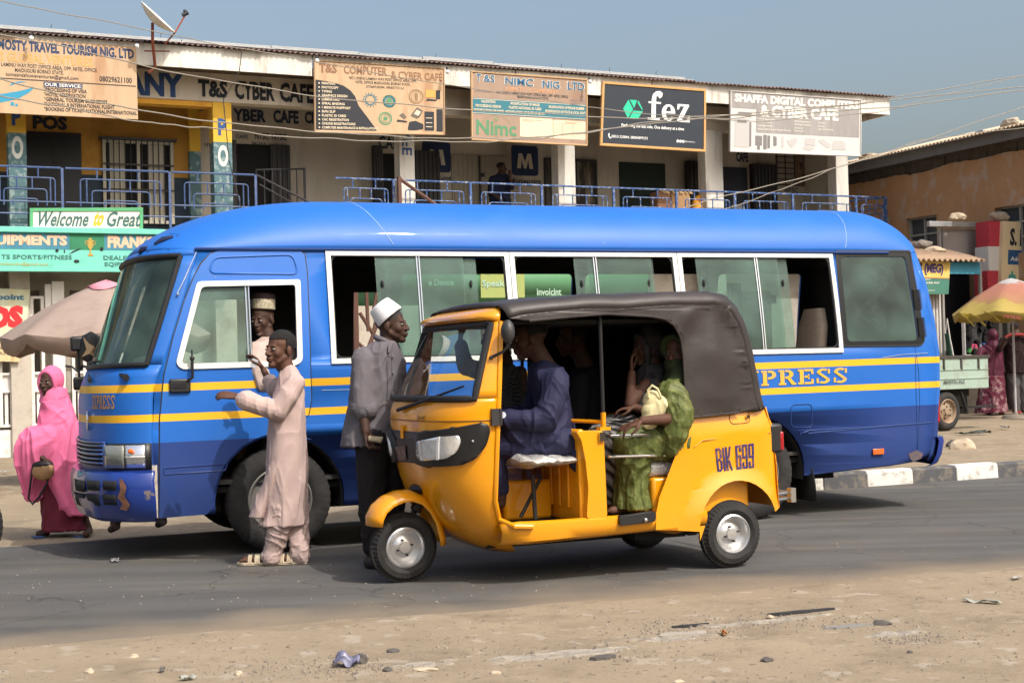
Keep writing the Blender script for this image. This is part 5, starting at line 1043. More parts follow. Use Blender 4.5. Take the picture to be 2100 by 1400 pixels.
ptsR = [FA(*q, (-.9, .5)) for q in ((292, 1062 - 20), (283, 1040), (292, 1000), (300, 985), (308, 990), (300, 1015))]
ptsR = [(-.95, .36), (-.965, .40), (-.955, .46), (-.968, .52), (-.955, .57), (-.94, .58), (-.945, .5), (-.925, .45), (-.94, .41), (-.925, .37)]; ptsR = [(a + .05 * (z - .36), z) for a, z in ptsR]; shapes(mb, [ptsR], lambda a, z: tuple(Vector(bump_pt(a, z, .079)) + Vector((-.003, -.003, 0)))); mb.build('rust_patch', mat('rust_streak', sr(112, 76, 58), .85, var=.5, vs=20), bu_)
mb = MB(); a0, z0 = FA(322, 975, (-.97, .6)); mb.box(-.835, -.80, -.005, .03, .30, .66); mb.build('corner_strip', mat('bare_filler', sr(180, 170, 150), .8, dirt=(.02, .06, .3), ds=9, da=.8), bu_)
# grille
gA = FA(216, 930, (-.4, .75))[0]; zg0, zg1 = .665, .80
gA = max(-.9, gA); mb = MB(); fpatch(mb, gA, -gA, .655, .815, .004, 20, 3); gr = mb.build('grille', dark, bus, solid=.004)
mb = MB()
for k in range(5): z = .668 + k * .03; fpatch(mb, gA, -gA, z, z + .013, .022, 20, 1)
fpatch(mb, gA - .02, gA, .65, .82, .022, 1, 1); fpatch(mb, -gA, -gA + .02, .65, .82, .022, 1, 1); fpatch(mb, gA - .02, -gA + .02, .812, .825, .024, 20, 1); fpatch(mb, gA, -gA, .728, .745, .026, 20, 1); fpatch(mb, -.02, .02, .655, .815, .023, 2, 1)
mb.build('grille_slats', mat('blue_grille_paint', (.03, .07, .24), .35, coat=.4), gr, solid=.012)
def headlamp(s):
    f = (lambda a, z, o: FS(a, z, o)) if s < 0 else (lambda a, z, o: (FS(-a, z, o)))
    a1, a2, a3 = FA(220, 940, (-.5, .75))[0], FA(257, 940, (-.6, .75))[0], FA(311, 940, (-.8, .75))[0]; z0, z1 = .645, .80
    q = lambda x0, x1, za, zb, o, m, nm, par, so=.012, na=8: (lambda mb: (mb.grid([[f(sin(lerp(math.asin(x0), math.asin(x1), i / na)), lerp(za, zb, j / 2), o) for j in range(3)] for i in range(na + 1)]), mb.build(nm, m, par, solid=so))[1])(MB())
    h = q(a1 - .0, a3, z0 - .012, z1 + .012, .006, bplast, 'headlamp', bus, .02)
    q(a1 + (.01 if a1 < 0 else -.01) * 0, a2, z0, z1, .022, mat('headlamp_glass', sr(120, 122, 116), .08, var=.2, vs=5, coat=1), 'lens', h)
    e = a3 + .006; q(a2 - .004, e, z0, z1, .012, mat('lamp_reflector', (.85, .85, .85), .12, metal=.85), 'reflector', h)
    q(a2 - .01, e, (z0 + z1) / 2 - .004, (z0 + z1) / 2 + .004, .026, mat('lamp_divider', (.8, .8, .8), .3), 'divider', h, .008)
    am = (a2 + e) / 2; mb = MB(); mb.sphere(f(am, z0 + .115, .026), (.02, .022, .018), 10); mb.build('indicator_bulb', mat('amber_bulb', (.7, .12, .01), .3), h)
headlamp(-1); headlamp(1)
# emblem on the front panel
ae, ze = FA(183, 862, (-.1, 1.0)); c = Vector(FS(ae, ze, .012)); mb = MB()
mb.tube([c + Vector((0, .05 * cos(t), .065 * sin(t))) for t in [k * pi / 8 for k in range(16)]], .006, 6, closed=True); mb.tube([c + Vector((-.002, .05 * cos(t), .02 * sin(t) + .01)) for t in [k * pi / 6 for k in range(12)]], .005, 6, closed=True); mb.tube([c + Vector((-.002, .018 * cos(t), .05 * sin(t) - .005)) for t in [k * pi / 6 for k in range(12)]], .005, 6, closed=True)
mb.build('emblem', chrome, bus)
# stencilled serif capitals
def slab_letters(word):
    out = []; x = 0
    def half(cx, cy, r0, r1, ry0, ry1, a0, a1, n=10): return [(cx + r1 * cos(lerp(a0, a1, i / n)), cy + ry1 * sin(lerp(a0, a1, i / n))) for i in range(n + 1)] + [(cx + r0 * cos(lerp(a1, a0, i / n)), cy + ry0 * sin(lerp(a1, a0, i / n))) for i in range(n + 1)]
    for ch in word:
        q = []
        if ch == 'E': q = [rect(.0, .12, 0, .13), rect(.0, .12, .87, 1), rect(.1, .33, 0, 1), rect(.38, .9, 0, .14), rect(.38, .9, .86, 1), rect(.38, .66, .43, .57), rect(.77, .9, .14, .33), rect(.77, .9, .67, .86), rect(.58, .66, .34, .66)]; w_ = .95
        if ch == 'X': q = [[(.08, .1), (.28, .1), (.92, .9), (.72, .9)], [(.08, .9), (.32, .9), (.48, .62), (.36, .48)], [(.5, .5), (.62, .6), (.95, .1), (.7, .1)], rect(0, .38, 0, .12), rect(.6, 1.02, 0, .12), rect(0, .4, .88, 1), rect(.62, 1, .88, 1)]; w_ = 1.06
        if ch in 'PR': q = [rect(0, .12, 0, .13), rect(0, .12, .87, 1), rect(.1, .33, 0, 1), rect(.33, .42, 0, .13), half(.5, .71, .12, .36, .14, .29, -pi / 2, pi / 2), rect(.38, .5, .86, 1), rect(.38, .5, .42, .56)]; w_ = .92
        if ch == 'R': q += [[(.5, .4), (.7, .44), (.92, .12), (1.0, .12), (1.0, 0), (.76, 0)]]; w_ = 1.04
        if ch == 'S': q = [half(.45, .73, .16, .38, .14, .28, .25 * pi, 1.0 * pi), half(.45, .27, .16, .38, .14, .28, -.75 * pi, 0), [(.08, .72), (.3, .72), (.83, .3), (.6, .28)], rect(.72, .84, .66, .96), rect(.05, .17, .04, .36)]; w_ = .93
        out += [[(x + a, b) for a, b in p_] for p_ in q]; x += w_ + .08
    return out, x - .08
yl = mat('yellow_stencil', (.76, .40, .03), .5, dirt=(.2, .2, .3), ds=9, da=.4)
g_, wd = slab_letters('EXPRESS'); (ua, za), (ub, zb_) = BU(1562, 791), BU(1739, 757)
k = (ub - ua) / (wd - 2 * 1.1); z_l = BU(1562, 792)[1]; z_h = BU(1562, 761)[1]; us0 = ub - wd * k
lb = MB(); shapes(lb, g_, lambda x, y: SS(us0 + x * k, lerp(z_l, z_h, y) + .0092 * x * k, .0045)); lb.build('lettering', yl, bus, 0, recalc=False)
(a0, z0), (a1, z1) = FA(190, 838, (-.1, 1.0)), FA(238, 810, (-.5, 1.0))
lb = MB(); shapes(lb, [[(a, b) for a, b in p_] for p_ in g_], lambda x, y: FS(lerp(a0, a1, x / wd), lerp(z0, z1 - .0, y), .006)); lb.build('lettering', mat('orange_stencil', (.5, .24, .03), .5), bus, 0, recalc=False)
# front door panel with groove and window
dpoly = [BU(*q) for q in ((326, 1062), (328, 960), (328, 860), (337, 768), (356, 690), (378, 618), (397, 570), (412, 542), (430, 521), (452, 513), (590, 511), (614, 513), (624, 522), (629, 560), (634, 680), (636, 760), (638, 820), (632, 850), (615, 868), (605, 900))]
for i in range(12): a = radians(62 + i * 10.3); dpoly.append((FWU + .475 * cos(a), WR + .475 * sin(a)))
dpoly.append((FWU - .475, .34)); dpoly.append((FWU - .52, .30))
dgap = [(FWU + (a - FWU) * 1.0 - .008 * (1 if a < -.4 and b > .3 else -1 if a > .2 else 0), b + (.008 if b > 2.0 else 0)) for a, b in dpoly]
panel('door_gap', dgap, [dwi(.03)], lambda u, z: SS(u, z, .003), ZC, [], rubber, bus)
door = panel('door', dpoly, [dwi(.034)], lambda u, z: SS(u, z, .007), ZC, [], paint, bus)
def sring(name, poly_out, poly_in, m, par, o0=-.005, o1=.016, bev=0):
    mb = MB(); n_ = len(poly_out); 
    for A_ in (poly_out, poly_in): pass
    vs = [SS(u, z, o) for o, pl in ((o0, poly_out), (o1, poly_out), (o1, poly_in), (o0, poly_in)) for u, z in pl]
    mb.add(vs, [(k * n_ + i, k * n_ + (i + 1) % n_, ((k + 1) % 4) * n_ + (i + 1) % n_, ((k + 1) % 4) * n_ + i) for k in range(4) for i in range(n_)]); return mb.build(name, m, par, 40)
def dens(poly, mx=.2):
    out = []
    for i in range(len(poly)):
        a, b = Vector(poly[i]), Vector(poly[(i + 1) % len(poly)]); k = max(1, int((b - a).length / mx)); out += [tuple(a.lerp(b, j / k)) for j in range(k)]
    return out
sring('window_frame', dw_out, dwi(.038), alu, door, .004, .02)
def glass(name, u0, u1, z0, z1, o, m, par, edge=True):
    mb = MB(); mb.grid([[SS(u, lerp(z0, z1, j / 5), o) for j in range(6)] for u in (u0, u1)]); g = mb.build(name, m, par, 60); return g
# driver's window: fixed and sliding pane, the rear part open
ipl = dwi(.03); gx0 = min(q[0] for q in ipl); ux = BU(513, 650)[0]
cl = []
for a, b in zip(ipl, ipl[1:] + ipl[:1]):
    if a[0] <= ux: cl.append(a)
    if (a[0] - ux) * (b[0] - ux) < 0: t = (ux - a[0]) / (b[0] - a[0]); cl.append((ux, lerp(a[1], b[1], t)))
wdw = panel('window_pane', cl, [], lambda u, z: SS(u, z, -.012), [1.5, 1.7, 1.9], [], gpane, door)
mb = MB(); zt, zb = BU(510, 583)[1], BU(510, 745)[1]
for du in (0, -.022): mb.tube([SS(ux + du, lerp(zb, zt, i / 5), -.006) for i in range(6)], .007, 6)
mb.build('pane_edge', chrome, wdw)
gq = [BU(*q) for q in ((430, 556), (432, 540), (450, 530), (520, 524), (600, 526), (608, 540), (608, 560), (560, 556), (470, 560))]
def groove(pl, nm, par, r=.006, m=None, closed=True, o=.009): mb = MB(); mb.tube([SS(u, z, o) for u, z in dens(pl, .08)], r, 6, closed=closed); return mb.build(nm, m or paint, par)
groove(rpoly([BU(*q) for q in ((428, 560), (437, 528), (600, 522), (612, 562))], .05, 4), 'pressed_rim', door, .007)
groove(rpoly([BU(*q) for q in ((336, 972), (336, 959), (466, 950), (462, 964))], .01, 2), 'pressed_rim', door, .004)
mb = MB(); (hu, hz), (hu2, hz2) = BU(347, 806), BU(390, 776); mb.box(hu, hu2, -.03, .0, hz, hz2); h_ = mb.build('door_handle', bplast, door, bevel=.012, seg=3)
mb = MB(); mb.box(hu + .02, hu2 - .03, -.034, -.028, hz + .03, hz2 - .03); mb.build('handle_grip', dark, h_, bevel=.004)
mb = MB(); a_ = BU(393, 780); b_ = BU(392, 738); mb.tube([SS(a_[0] - .03, a_[1], .03), SS(a_[0], a_[1] + .02, .05), SS(b_[0], b_[1], .05)], .011, 8); mb.sphere(SS(b_[0], b_[1] + .01, .05), .018, 10); mb.cyl(SS(b_[0], b_[1] - .0, .05), SS(b_[0], b_[1] + .07, .05), .006); mb.build('mirror_bracket', bplast, door)
# passenger windows
gl = {0: [(775, 957, 0), (795, 984, 1)], 1: [(1185, 1345, 0), (1215, 1350, 1)], 2: [(1436, 1605, 0), (1462, 1626, 1)]}; bars = {0: 861, 1: 1226, 2: 1558}
for i, (a, b) in enumerate(WN):
    fo = dens(rect(a, b, ZW0 - .03, ZW1 + .022), .2); fi = inset(fo, .037); w_ = sring('window_frame', fo, fi, alu, bus, -.004, .014)
    groove(rpoly(rect(a + .04, b - .04, ZW0 + .01, ZW1 - .015), .06, 4), 'rubber_seal', w_, .009, rubber, o=-.008)
    for x0, x1, k in gl[i]:
        ym = 620; glass('sliding_pane', BU(x0, ym)[0], BU(x1, ym)[0], ZW0 + .0, ZW1 - .005, -.008 - .016 * k, gpane, w_)
    mb = MB(); ux_ = BU(bars[i], 620)[0]
    for du in (0, .02): mb.tube([SS(ux_ + du, lerp(ZW0, ZW1 - .01, j / 6), -.004) for j in range(7)], .007, 6)
    mb.build('pane_edge', chrome, w_)
    mb = MB()
    for x0, x1, k in gl[i]:
        uu = BU(x0 + 12 if k == 0 else x1 - 14, 620)[0]; p_ = SS(uu, 1.90, -.0 - .012 * k); mb.sphere(p_, (.012, .012, .03), 10)
    mb.build('pane_catch', rubber, w_)
# rear quarter window
qo = rpoly([BU(*q) for q in ((1712, 513), (1866, 513), (1896, 700), (1888, 709), (1727, 711))], .02, 2); qraw = [BU(*q) for q in ((1712, 513), (1866, 513), (1896, 700), (1888, 709), (1727, 711))]; w_ = sring('window_frame', qo, rpoly(inset(qraw, .012), .02, 2), rubber, bus, -.004, .009)
panel('window_border', qo, [rpoly(qg, .04, 3)], lambda u, z: SS(u, z, .004), ZC, [], mat('black_glass_border', (.006, .007, .008), .35, spec=.3), w_)
qi = rpoly([BU(*q) for q in ((1724, 520), (1850, 520), (1872, 696), (1738, 698))], .04, 3)
panel('window_pane', rpoly([BU(*q) for q in ((1717, 516), (1862, 516), (1890, 704), (1732, 706))], .03, 2), [], lambda u, z: SS(u, z, -.003), ZC, [], gdark, w_)
for y0, y1, xc in ((593, 634, 1880), (650, 690, 1889)):
    (u0, z0), (u1, z1) = BU(xc - 5, y1), BU(xc + 5, y0); mb = MB()
    for k in range(11): z = lerp(z0, z1, (k + .5) / 11); mb.box(u0, u1, sd(z) - .016, sd(z) - .005, z - .004, z + .004)
    mb.build('air_vent', rubber, w_)
# curtain and cloth seen inside the rear window, sticker on far glass
# fuel flap, side groove, lamp, mudflap, tail lamp, rear bumper seam
ff = rpoly([BU(*q) for q in ((1622, 875), (1622, 830), (1665, 828), (1665, 876))], .04, 3); groove(ff, 'fuel_flap', bus, .004, mat('dark_blue_trim', (0, 0, 0)), o=.001)
groove([BU(*q) for q in ((1640, 890), (1660, 882), (1780, 876), (1912, 866))], 'body_seam', bus, .005, mat('dark_blue_trim', (0, 0, 0)), False, o=.0)
groove([BU(*q) for q in ((1640, 893), (1640, 888), (1655, 885))], 'body_seam', bus, .003, paint, False)
groove([BU(*q) for q in ((1876, 712), (1884, 760), (1886, 830), (1880, 935))], 'body_seam', bus, .003, mat('dark_blue_trim', (0, 0, 0)), False, o=.0)
groove([BU(*q) for q in ((1745, 428 + 85), (1745, 514))], 'body_seam', bus, .002, paint, False)
(u0, z0), (u1, z1) = BU(1788, 932), BU(1811, 919); mb = MB(); mb.box(u0, u1, -.012, .0, z0, z1); mb.build('side_marker_lamp', mat('orange_lens', (.6, .12, .02), .25, coat=.5), bus, bevel=.004)
pts = [BU(*q) for q in ((1912, 790), (1921, 800), (1922, 868), (1913, 872))]; mb = MB(); mb.box(5.54, 5.66, .02, .18, pts[2][1], pts[0][1]); mb.build('tail_lamp', mat('red_lens', (.35, .01, .015), .2, coat=.6), bus, bevel=.02)
mb = MB(); mb.grid([[(ctable(UR, max(z, .46)) + o_ + .26 * (1 - abs(a) ** 2.6) ** .5, 1.0 + a * 1.012, z) for a in AS] for z, o_ in ((.36, -.06), (.38, .0), (.45, .045), (.56, .05), (.60, .03), (.60, -.03))]); mb.build('rear_bumper', mat('rear_bumper_paint', (.009, .03, .20), .35, coat=.4, var=.1), bus, 60)
mb = MB(); mb.grid([[(4.3 + .12 * t + .04 * sin(3 * t), v, lerp(.62, .12, t)) for t in (0, .25, .5, .75, 1)] for v in (.02, .42)]); mb.build('mudflap', rubber, bus, solid=.012)
# dent with torn paint near the rear corner
q = [BU(*p_) for p_ in ((1862, 930), (1880, 922), (1893, 930), (1888, 940), (1872, 946), (1866, 940))]; mb = MB(); mb.add([SS(u, z, .004) for u, z in q], [tuple(range(6))]); mb.build('torn_paint', mat('bare_grey_metal', sr(96, 88, 92), .7, var=.5, vs=30, dirt=sr(120, 60, 56), ds=20, da=.8), bus)
mb = MB()
for x in ((1798, 712, 1884, 724), (1745, 470, 1750, 505)): pass
mb.tube([SS(*BU(*q_), .001) for q_ in ((1810, 733), (1850, 727), (1902, 724))], .004, 5); mb.tube([SS(*BU(*q_), .001) for q_ in ((660, 800), (700, 799), (730, 798))], .003, 5); mb.build('scratch', mat('scratch_grey', sr(120, 140, 170), .7), bus)
# crease lines over the roof
for xx, yy0 in ((800, 420), (1742, 430)):
    uu = BU(xx, 505)[0]; i_ = min(range(91), key=lambda i: abs(P[i][3][0] - uu)); mb = MB(); mb.tube([Vector(q) + Vector((0, -.001, .001)) for q in P[i_][1:-1]], .003, 5); mb.build('roof_seam', mat('pale_seam', sr(150, 180, 215), .6), ro)
# wheels
tyre_m = mat('tyre_rubber', sr(33, 32, 32), .85, var=.15, vs=8, dirt=sr(84, 79, 72), ds=4, da=.3, bump=.3, bs=90)
steelw = mat('grey_wheel_paint', sr(120, 118, 112), .5, metal=.3, var=.15, dirt=sr(70, 60, 50), ds=6, da=.6)
def wheel(par, u, v, z, r, w_, rr_, mrim, nb=5, steer=0, dish=.0, name='wheel', tread=28, hole=0):
    o = bpy.data.objects.new(name, None); col.objects.link(o); o.parent = par; o.location = (u, v, z); o.rotation_euler = (0, 0, steer)
    mb = MB(); s = r - rr_; pr = [(rr_ - .005, .02), (rr_ + .01, .004), (rr_ + s * .35, -.006), (rr_ + s * .7, .004), (r - .02, .02), (r - .006, .032)]
    full = pr + [(r, .05), (r, w_ * .3), (r - .008, w_ * .31), (r - .008, w_ * .35), (r, w_ * .36), (r, w_ * .48), (r - .008, w_ * .49), (r - .008, w_ * .52), (r, w_ * .53), (r, w_ * .64), (r - .008, w_ * .65), (r - .008, w_ * .69), (r, w_ * .7), (r, w_ - .05)] + [(a, w_ - b) for a, b in reversed(pr)]
    mb.lathe(full, (0, 0, 0), (0, 1, 0), 176, ref=(1, 0, 0)); k_ = len(full); n_p = len(pr)
    for i_ in range(176):
        if i_ % 4 == 0:
            for j_ in list(range(n_p - 3, n_p + 2)) + list(range(k_ - n_p - 2, k_ - n_p + 3)):
                q_ = mb.v[i_ * k_ + j_]; L_ = sqrt(q_[0] ** 2 + q_[2] ** 2); f_ = (L_ - .0045) / L_; mb.v[i_ * k_ + j_] = (q_[0] * f_, q_[1], q_[2] * f_)
    t = mb.build('tyre', tyre_m, o, 40)
    mb = MB(); mb.lathe([(rr_ + .004, .006), (rr_ - .006, .0), (rr_ - .016, .012), (rr_ - .03, .03 + dish), (rr_ * .72, .034 + dish), (rr_ * .60, .026 + dish), (rr_ * .5, .016 + dish), (rr_ * .30, .012 + dish), (rr_ * .28, .0 + dish), (.001, -.002 + dish)], (0, 0, 0), (0, 1, 0), 40); rm = mb.build('rim', mrim, o, 40)
    mb = MB()
    for i in range(nb):
        a = 2 * pi * i / nb + .3; c_ = Vector((rr_ * .40 * cos(a), .01 + dish, rr_ * .40 * sin(a))); mb.cyl(c_ + Vector((0, .006, 0)), c_ - Vector((0, .014, 0)), .011 if r > .3 else .007, n=6)
    mb.build('wheel_nuts', steel, rm)
    if hole:
        mb = MB()
        for i in range(hole): a = 2 * pi * (i + .5) / hole; c_ = Vector((rr_ * .62 * cos(a), .024 + dish, rr_ * .62 * sin(a))); mb.cyl(c_, c_ - Vector((0, .004, 0)), rr_ * .075, n=12)
        mb.build('rim_holes', dark, rm)
    return o
wheel(bus, FWU, .03, WR, WR, .21, .225, steelw, 6, 0.0, .02, hole=8)
wheel(bus, FWU, 1.76, WR, WR, .21, .225, steelw, 6)
for v in (.03, .27, 1.52, 1.76): wheel(bus, RWU, v, WR, WR, .2, .225, steelw, 6, 0, .05)
for uc in (FWU, RWU): mb = MB(); mb.lathe([(.452, 0.03), (.46, .5), (.3, .5)], (uc, .0, WR), (0, 1, 0), 30, pi - .15, 2 * pi + .15, (1, 0, 0)); mb.build('wheel_well', lining, bus, 60, recalc=False)
mb = MB(); mb.box(-.9, 5.5, .10, 1.90, .44, .48); mb.box(-.3, 4.9, .5, 1.5, .26, .44); mb.build('chassis', mat('chassis_black', sr(24, 23, 22), .9), bus)
mb = MB(); mb.box(-.95, 5.5, .06, 1.94, .50, .53); mb.build('floor', lining, bus)
# cab: dashboard, steering wheel, seats
mb = MB(); mb.box(-1.05, -.62, .12, 1.88, .95, 1.24); mb.build('dashboard', mat('dash_grey', sr(48, 50, 52), .8), bus, bevel=.04, seg=3)
mb = MB(); cs = Vector((-.45, .55, 1.28)); axs = Vector((.5, 0, .86)).normalized(); e1 = Vector((0, 1, 0)); e2 = axs.cross(e1)
mb.tube([cs + e1 * .2 * cos(t) + e2 * .2 * sin(t) for t in [k * pi / 14 for k in range(28)]], .014, 8, closed=True); mb.tube([cs + e1 * .2, cs, cs - e1 * .2], .012); mb.tube([cs, cs - axs * .35], .025); mb.build('steering_wheel', bplast, bus)
seatm = mat('beige_seat_fabric', sr(176, 158, 140), .95, var=.1, vs=20, bump=.4, bs=60); seatd = mat('dark_seat_fabric', sr(70, 66, 62), .95, var=.15, vs=20)
def bseat(u, v, m, lab=None, zt=1.62, w_=.44):
    o = bpy.data.objects.new('seat', None); col.objects.link(o); o.parent = bus; o.location = (u, v, .53)
    h = zt - .53; mb = MB()
    P_ = []
    for j in range(11):
        t = j / 10; z = .42 + (h - .42) * t; wd_ = w_ / 2 * (1 - .12 * t - .35 * max(0, t - .8) / .2 * .9); x = .10 * t + .36; row = []
        for i in range(20): a = 2 * pi * i / 20; row.append((x + .065 * (1 - .25 * t) * (abs(sin(a)) ** .7) * (1 if sin(a) > 0 else -1), wd_ * (abs(cos(a)) ** .6) * (1 if cos(a) > 0 else -1), z))
        P_.append(row)
    mb.grid(P_, close_v=True); mb.add(P_[-1], [tuple(range(20))]); mb.build('backrest', m, o, 60)
    mb = MB(); mb.box(-.1, .38, -w_ / 2, w_ / 2, .30, .44); mb.build('cushion', m, o, bevel=.05, seg=3)
    mb = MB(); mb.box(-.02, .3, -w_ / 2 + .05, w_ / 2 - .05, 0, .3); mb.build('seat_base', lining, o)
    return o
bseat(-.02, .36, seatd, zt=1.72, w_=.48); bseat(-.02, 1.5, seatd, zt=1.62)
for u_, v_ in ((4.02, .95), (4.22, .38), (3.2, .38), (2.4, .38), (1.5, .40), (3.2, 1.5), (2.4, 1.5), (4.1, 1.6)): bseat(u_, v_, seatm if u_ > 3.9 else seatd, zt=1.70 if u_ > 3.9 else 1.5)
mb = MB(); mb.sphere((.36, .37, 1.86), (.05, .14, .16), 14); mb.build('headrest', seatd, bus)
# curtains in the rear side windows
mb = MB(); u0 = B.uz(1650, 620, .3)[0]; u1 = B.uz(1684, 620, .3)[0]; mb.grid([[(lerp(u0, u1, i / 16) + .05 * (j / 8 - .5) * (i / 16), 1.62 + .02 * sin(i * 1.9), lerp(2.0, 1.3, j / 8)) for j in range(9)] for i in range(17)]); mb.build('curtain', mat('dark_curtain', sr(44, 40, 40), .9), bus, 60, solid=.004)
mb = MB(); cu0 = B.uz(1790, 560, .25)[0]
mb.grid([[(cu0 + .08 * sin(j * .7) + (i / 8 - .5) * (.16 + .1 * sin(j * .9 + 1)), .22 + .03 * sin(i * 2 + j), lerp(2.05, 1.5, j / 10)) for j in range(11)] for i in range(9)]); mb.build('hanging_cloth', mat('grey_cloth', sr(90, 88, 82), .9), bus, 60, solid=.004)
lb = MB(); mb = MB(); s0, s1 = B.uz(1475, 600, 1.86)[0], B.uz(1590, 600, 1.86)[0]; mb.box(s0, s1, 1.845, 1.85, 1.82, 1.9); 
text(lb, 'TRAXRAJIITAT', lambda x, y: (x, 1.843, y), s0 + .03, s1 - .03, 1.835, 1.885, .03); st_ = mb.build('window_sticker', mat('sticker_pale', sr(190, 196, 190), .7), bus); lb.build('lettering', mat('sticker_ink', sr(90, 110, 104), .7), st_, 0, recalc=False)
# wipers and the two big mirrors
mb = MB(); a_, z_ = FA(262, 775, (-.6, 1.3)); b2, zb2 = FA(185, 752, (-.0, 1.36)); p0 = Vector(FS(a_, z_, .02)); p1 = Vector(FS(b2 - .12, 1.375, .025))
mb.tube([p0, p0.lerp(p1, .45) + Vector((-.01, 0, .01)), p1], [.018, .012, .006], 8); mb.tube([p0 + Vector((0, -.03, -.005)), p0, p0 + Vector((0, .03, .005))], .022, 8)
w1 = mb.build('wiper', rubber, bus)
mb = MB(); p2, p3 = Vector(FS(FA(187, 790, (-.0, 1.25))[0], 1.24, .02)), Vector(FS(.55, 1.37, .025)); mb.tube([p2, p2.lerp(p3, .5), p3], [.016, .01, .006], 8); mb.tube([Vector(FS(-.45, 1.385, .012)), Vector(FS(-.05, 1.38, .012)), Vector(FS(.35, 1.38, .012))], .008, 6); mb.build('wiper', rubber, bus)
mo = bpy.data.objects.new('wing_mirror', None); col.objects.link(mo); mo.parent = bus
def BL(px, py, D): return B.loc(W(px, py, D))
mb = MB(); D_ = 11.6; P_ = []
for k in range(9):
    t = k / 8; y = lerp(680, 744, t); wx = 20 * (1 - abs(t * 2 - 1) ** 3.5) ** .5 if 0 < t < 1 else 2; c_ = BL(186 - 4 * t, y, D_); P_.append([c_ + Vector((wx / 250 * cos(a), .05 * sin(a), 0)) for a in [2 * pi * i / 16 for i in range(16)]])
mb.grid(P_, close_v=True); mb.add(P_[0], [tuple(range(16))]); mb.add(P_[-1], [tuple(range(16))]); mb.build('mirror_housing', bplast, mo, 60)
mb = MB(); c_ = BL(184, 712, D_) + Vector((-.01, -.045, 0)); mb.add([c_ + Vector(q) for q in ((-.06, -.01, -.08), (-.02, -.012, -.02), (-.045, -.012, .09), (.0, -.012, .03), (.05, -.01, .0), (.03, -.012, -.04), (.055, -.01, -.09), (0, -.012, -.055))], [tuple(range(8))]); mb.build('mirror_backing', mat('cracked_backing', sr(120, 100, 76), .8), mo)
mb = MB(); mb.box(-.065, .065, -.04, .04, -.06, .06, Matrix.Translation(BL(161, 705, D_))); mb.box(-.06, .06, -.04, .04, -.055, .055, Matrix.Translation(BL(166, 786, D_))); mb.build('small_mirror', bplast, mo, bevel=.02, seg=3)
mb = MB(); mb.tube([BL(160, 718, D_), BL(163, 760, D_), BL(170, 750, D_), BL(176, 752, D_ - .1), BL(190, 758, D_ - .4)], .011, 8); mb.tube([BL(163, 765, D_), BL(148, 752, D_), BL(134, 750, D_)], .009, 8); mb.tube([BL(163, 780, D_), BL(160, 720, D_)], .010, 8); mb.tube([BL(170, 700, D_), BL(180, 700, D_)], .012, 8); mb.tube([BL(186, 744, D_), BL(184, 760, D_), BL(196, 768, D_ - .5)], .009, 8); mb.build('mirror_arm', bplast, mo)
# aerial and a wire on the A pillar
mb = MB(); mb.tube([SS(*BU(*q_), .012) for q_ in ((402, 518), (390, 545), (372, 585), (364, 600))], .004, 6); mb.tube([SS(*BU(*q_), .012) for q_ in ((362, 602), (366, 604))], .008, 6); mb.build('aerial', chrome, bus)
# litter of goods on the dashboard
mb = MB(); mb.sphere((-.80, .75, 1.33), (.1, .16, .09), 12); mb.build('cloth_on_dashboard', mat('white_cloth', sr(190, 186, 180), .9), bus)
mb = MB(); mb.box(-.78, -.66, .45, .62, 1.24, 1.36); mb.box(-.8, -.7, .95, 1.15, 1.24, 1.33); mb.build('packet_on_dashboard', mat('dull_red_packet', sr(140, 60, 50), .5), bus)
# ================================================================== YELLOW AUTO RICKSHAW
tri = frame_empty('auto_rickshaw', 'yellow three wheeled auto rickshaw with a brown vinyl hood in front of the minibus', 'auto rickshaw', T)
yp = mat('yellow_paint', (.74, .30, .005), .24, coat=.5, var=.04, vs=2, dirt=(.55, .24, .02), ds=1.5, da=.3)
vin = mat('brown_vinyl', sr(46, 40, 39), .5, var=.06, vs=3, bump=.3, bs=5, dist=.02, dirt=sr(62, 54, 52), ds=2, da=.35)
UF = [(.17, .50), (.22, .38), (.3, .27), (.4, .19), (.55, .115), (.7, .075), (.85, .05), (1.0, .045), (1.08, .075), (1.3, .205), (1.53, .355)]
HW = [(.17, .30), (.3, .42), (.45, .50), (.6, .555), (.9, .60), (1.1, .61), (1.53, .575)]
UE = [(.17, .62), (.28, .52), (.38, .45), (.5, .40), (.9, .392), (1.2, .41), (1.53, .44)]
def CP(ph, z, uf=None, ue=None, hw=None):
    uf = ctable(UF, z) if uf is None else uf; ue = ctable(UE, z) if ue is None else ue; hw = ctable(HW, z) if hw is None else hw
    s, c = sin(ph), cos(ph); return Vector((ue - (ue - uf) * max(0, c) ** .95, hw * (1 if s > 0 else -1) * abs(s) ** .62 if abs(s) > 1e-9 else 0, z))
def CS(ph, z, o=0.0):
    p = CP(ph, z)
    if o:
        d = .01; q = max(-pi / 2 + d, min(pi / 2 - d, ph)); n = (CP(q + d, z) - CP(q - d, z)).cross(CP(q, z + d) - CP(q, z - d)).normalized()
        if n.x * -1 + n.y * (q) < 0: n = -n
        p = p + n * o
    return tuple(p)
def CA(px, py, g=(-.9, .9)): return solve(lambda a, z: tuple(CP(max(-1.57, min(1.57, a)), z)), T, px, py, g)
PH = [-pi / 2 + pi * i / 48 for i in range(49)]
mb = MB(); zl = [.17, .2, .24, .28, .33, .38, .45, .52, .6, .7, .8, .9, .97, 1.03, 1.07, 1.09]
mb.grid([[CS(a, z) for z in zl] for a in PH])
for s in (-1, 1):
    mb.grid([[CS(s * lerp(1.17, pi / 2, i / 8), lerp(1.09, 1.535, j / 10)) for j in range(11)] for i in range(9)])
mb.grid([[CS(a, z) for z in (1.505, 1.535)] for a in PH])
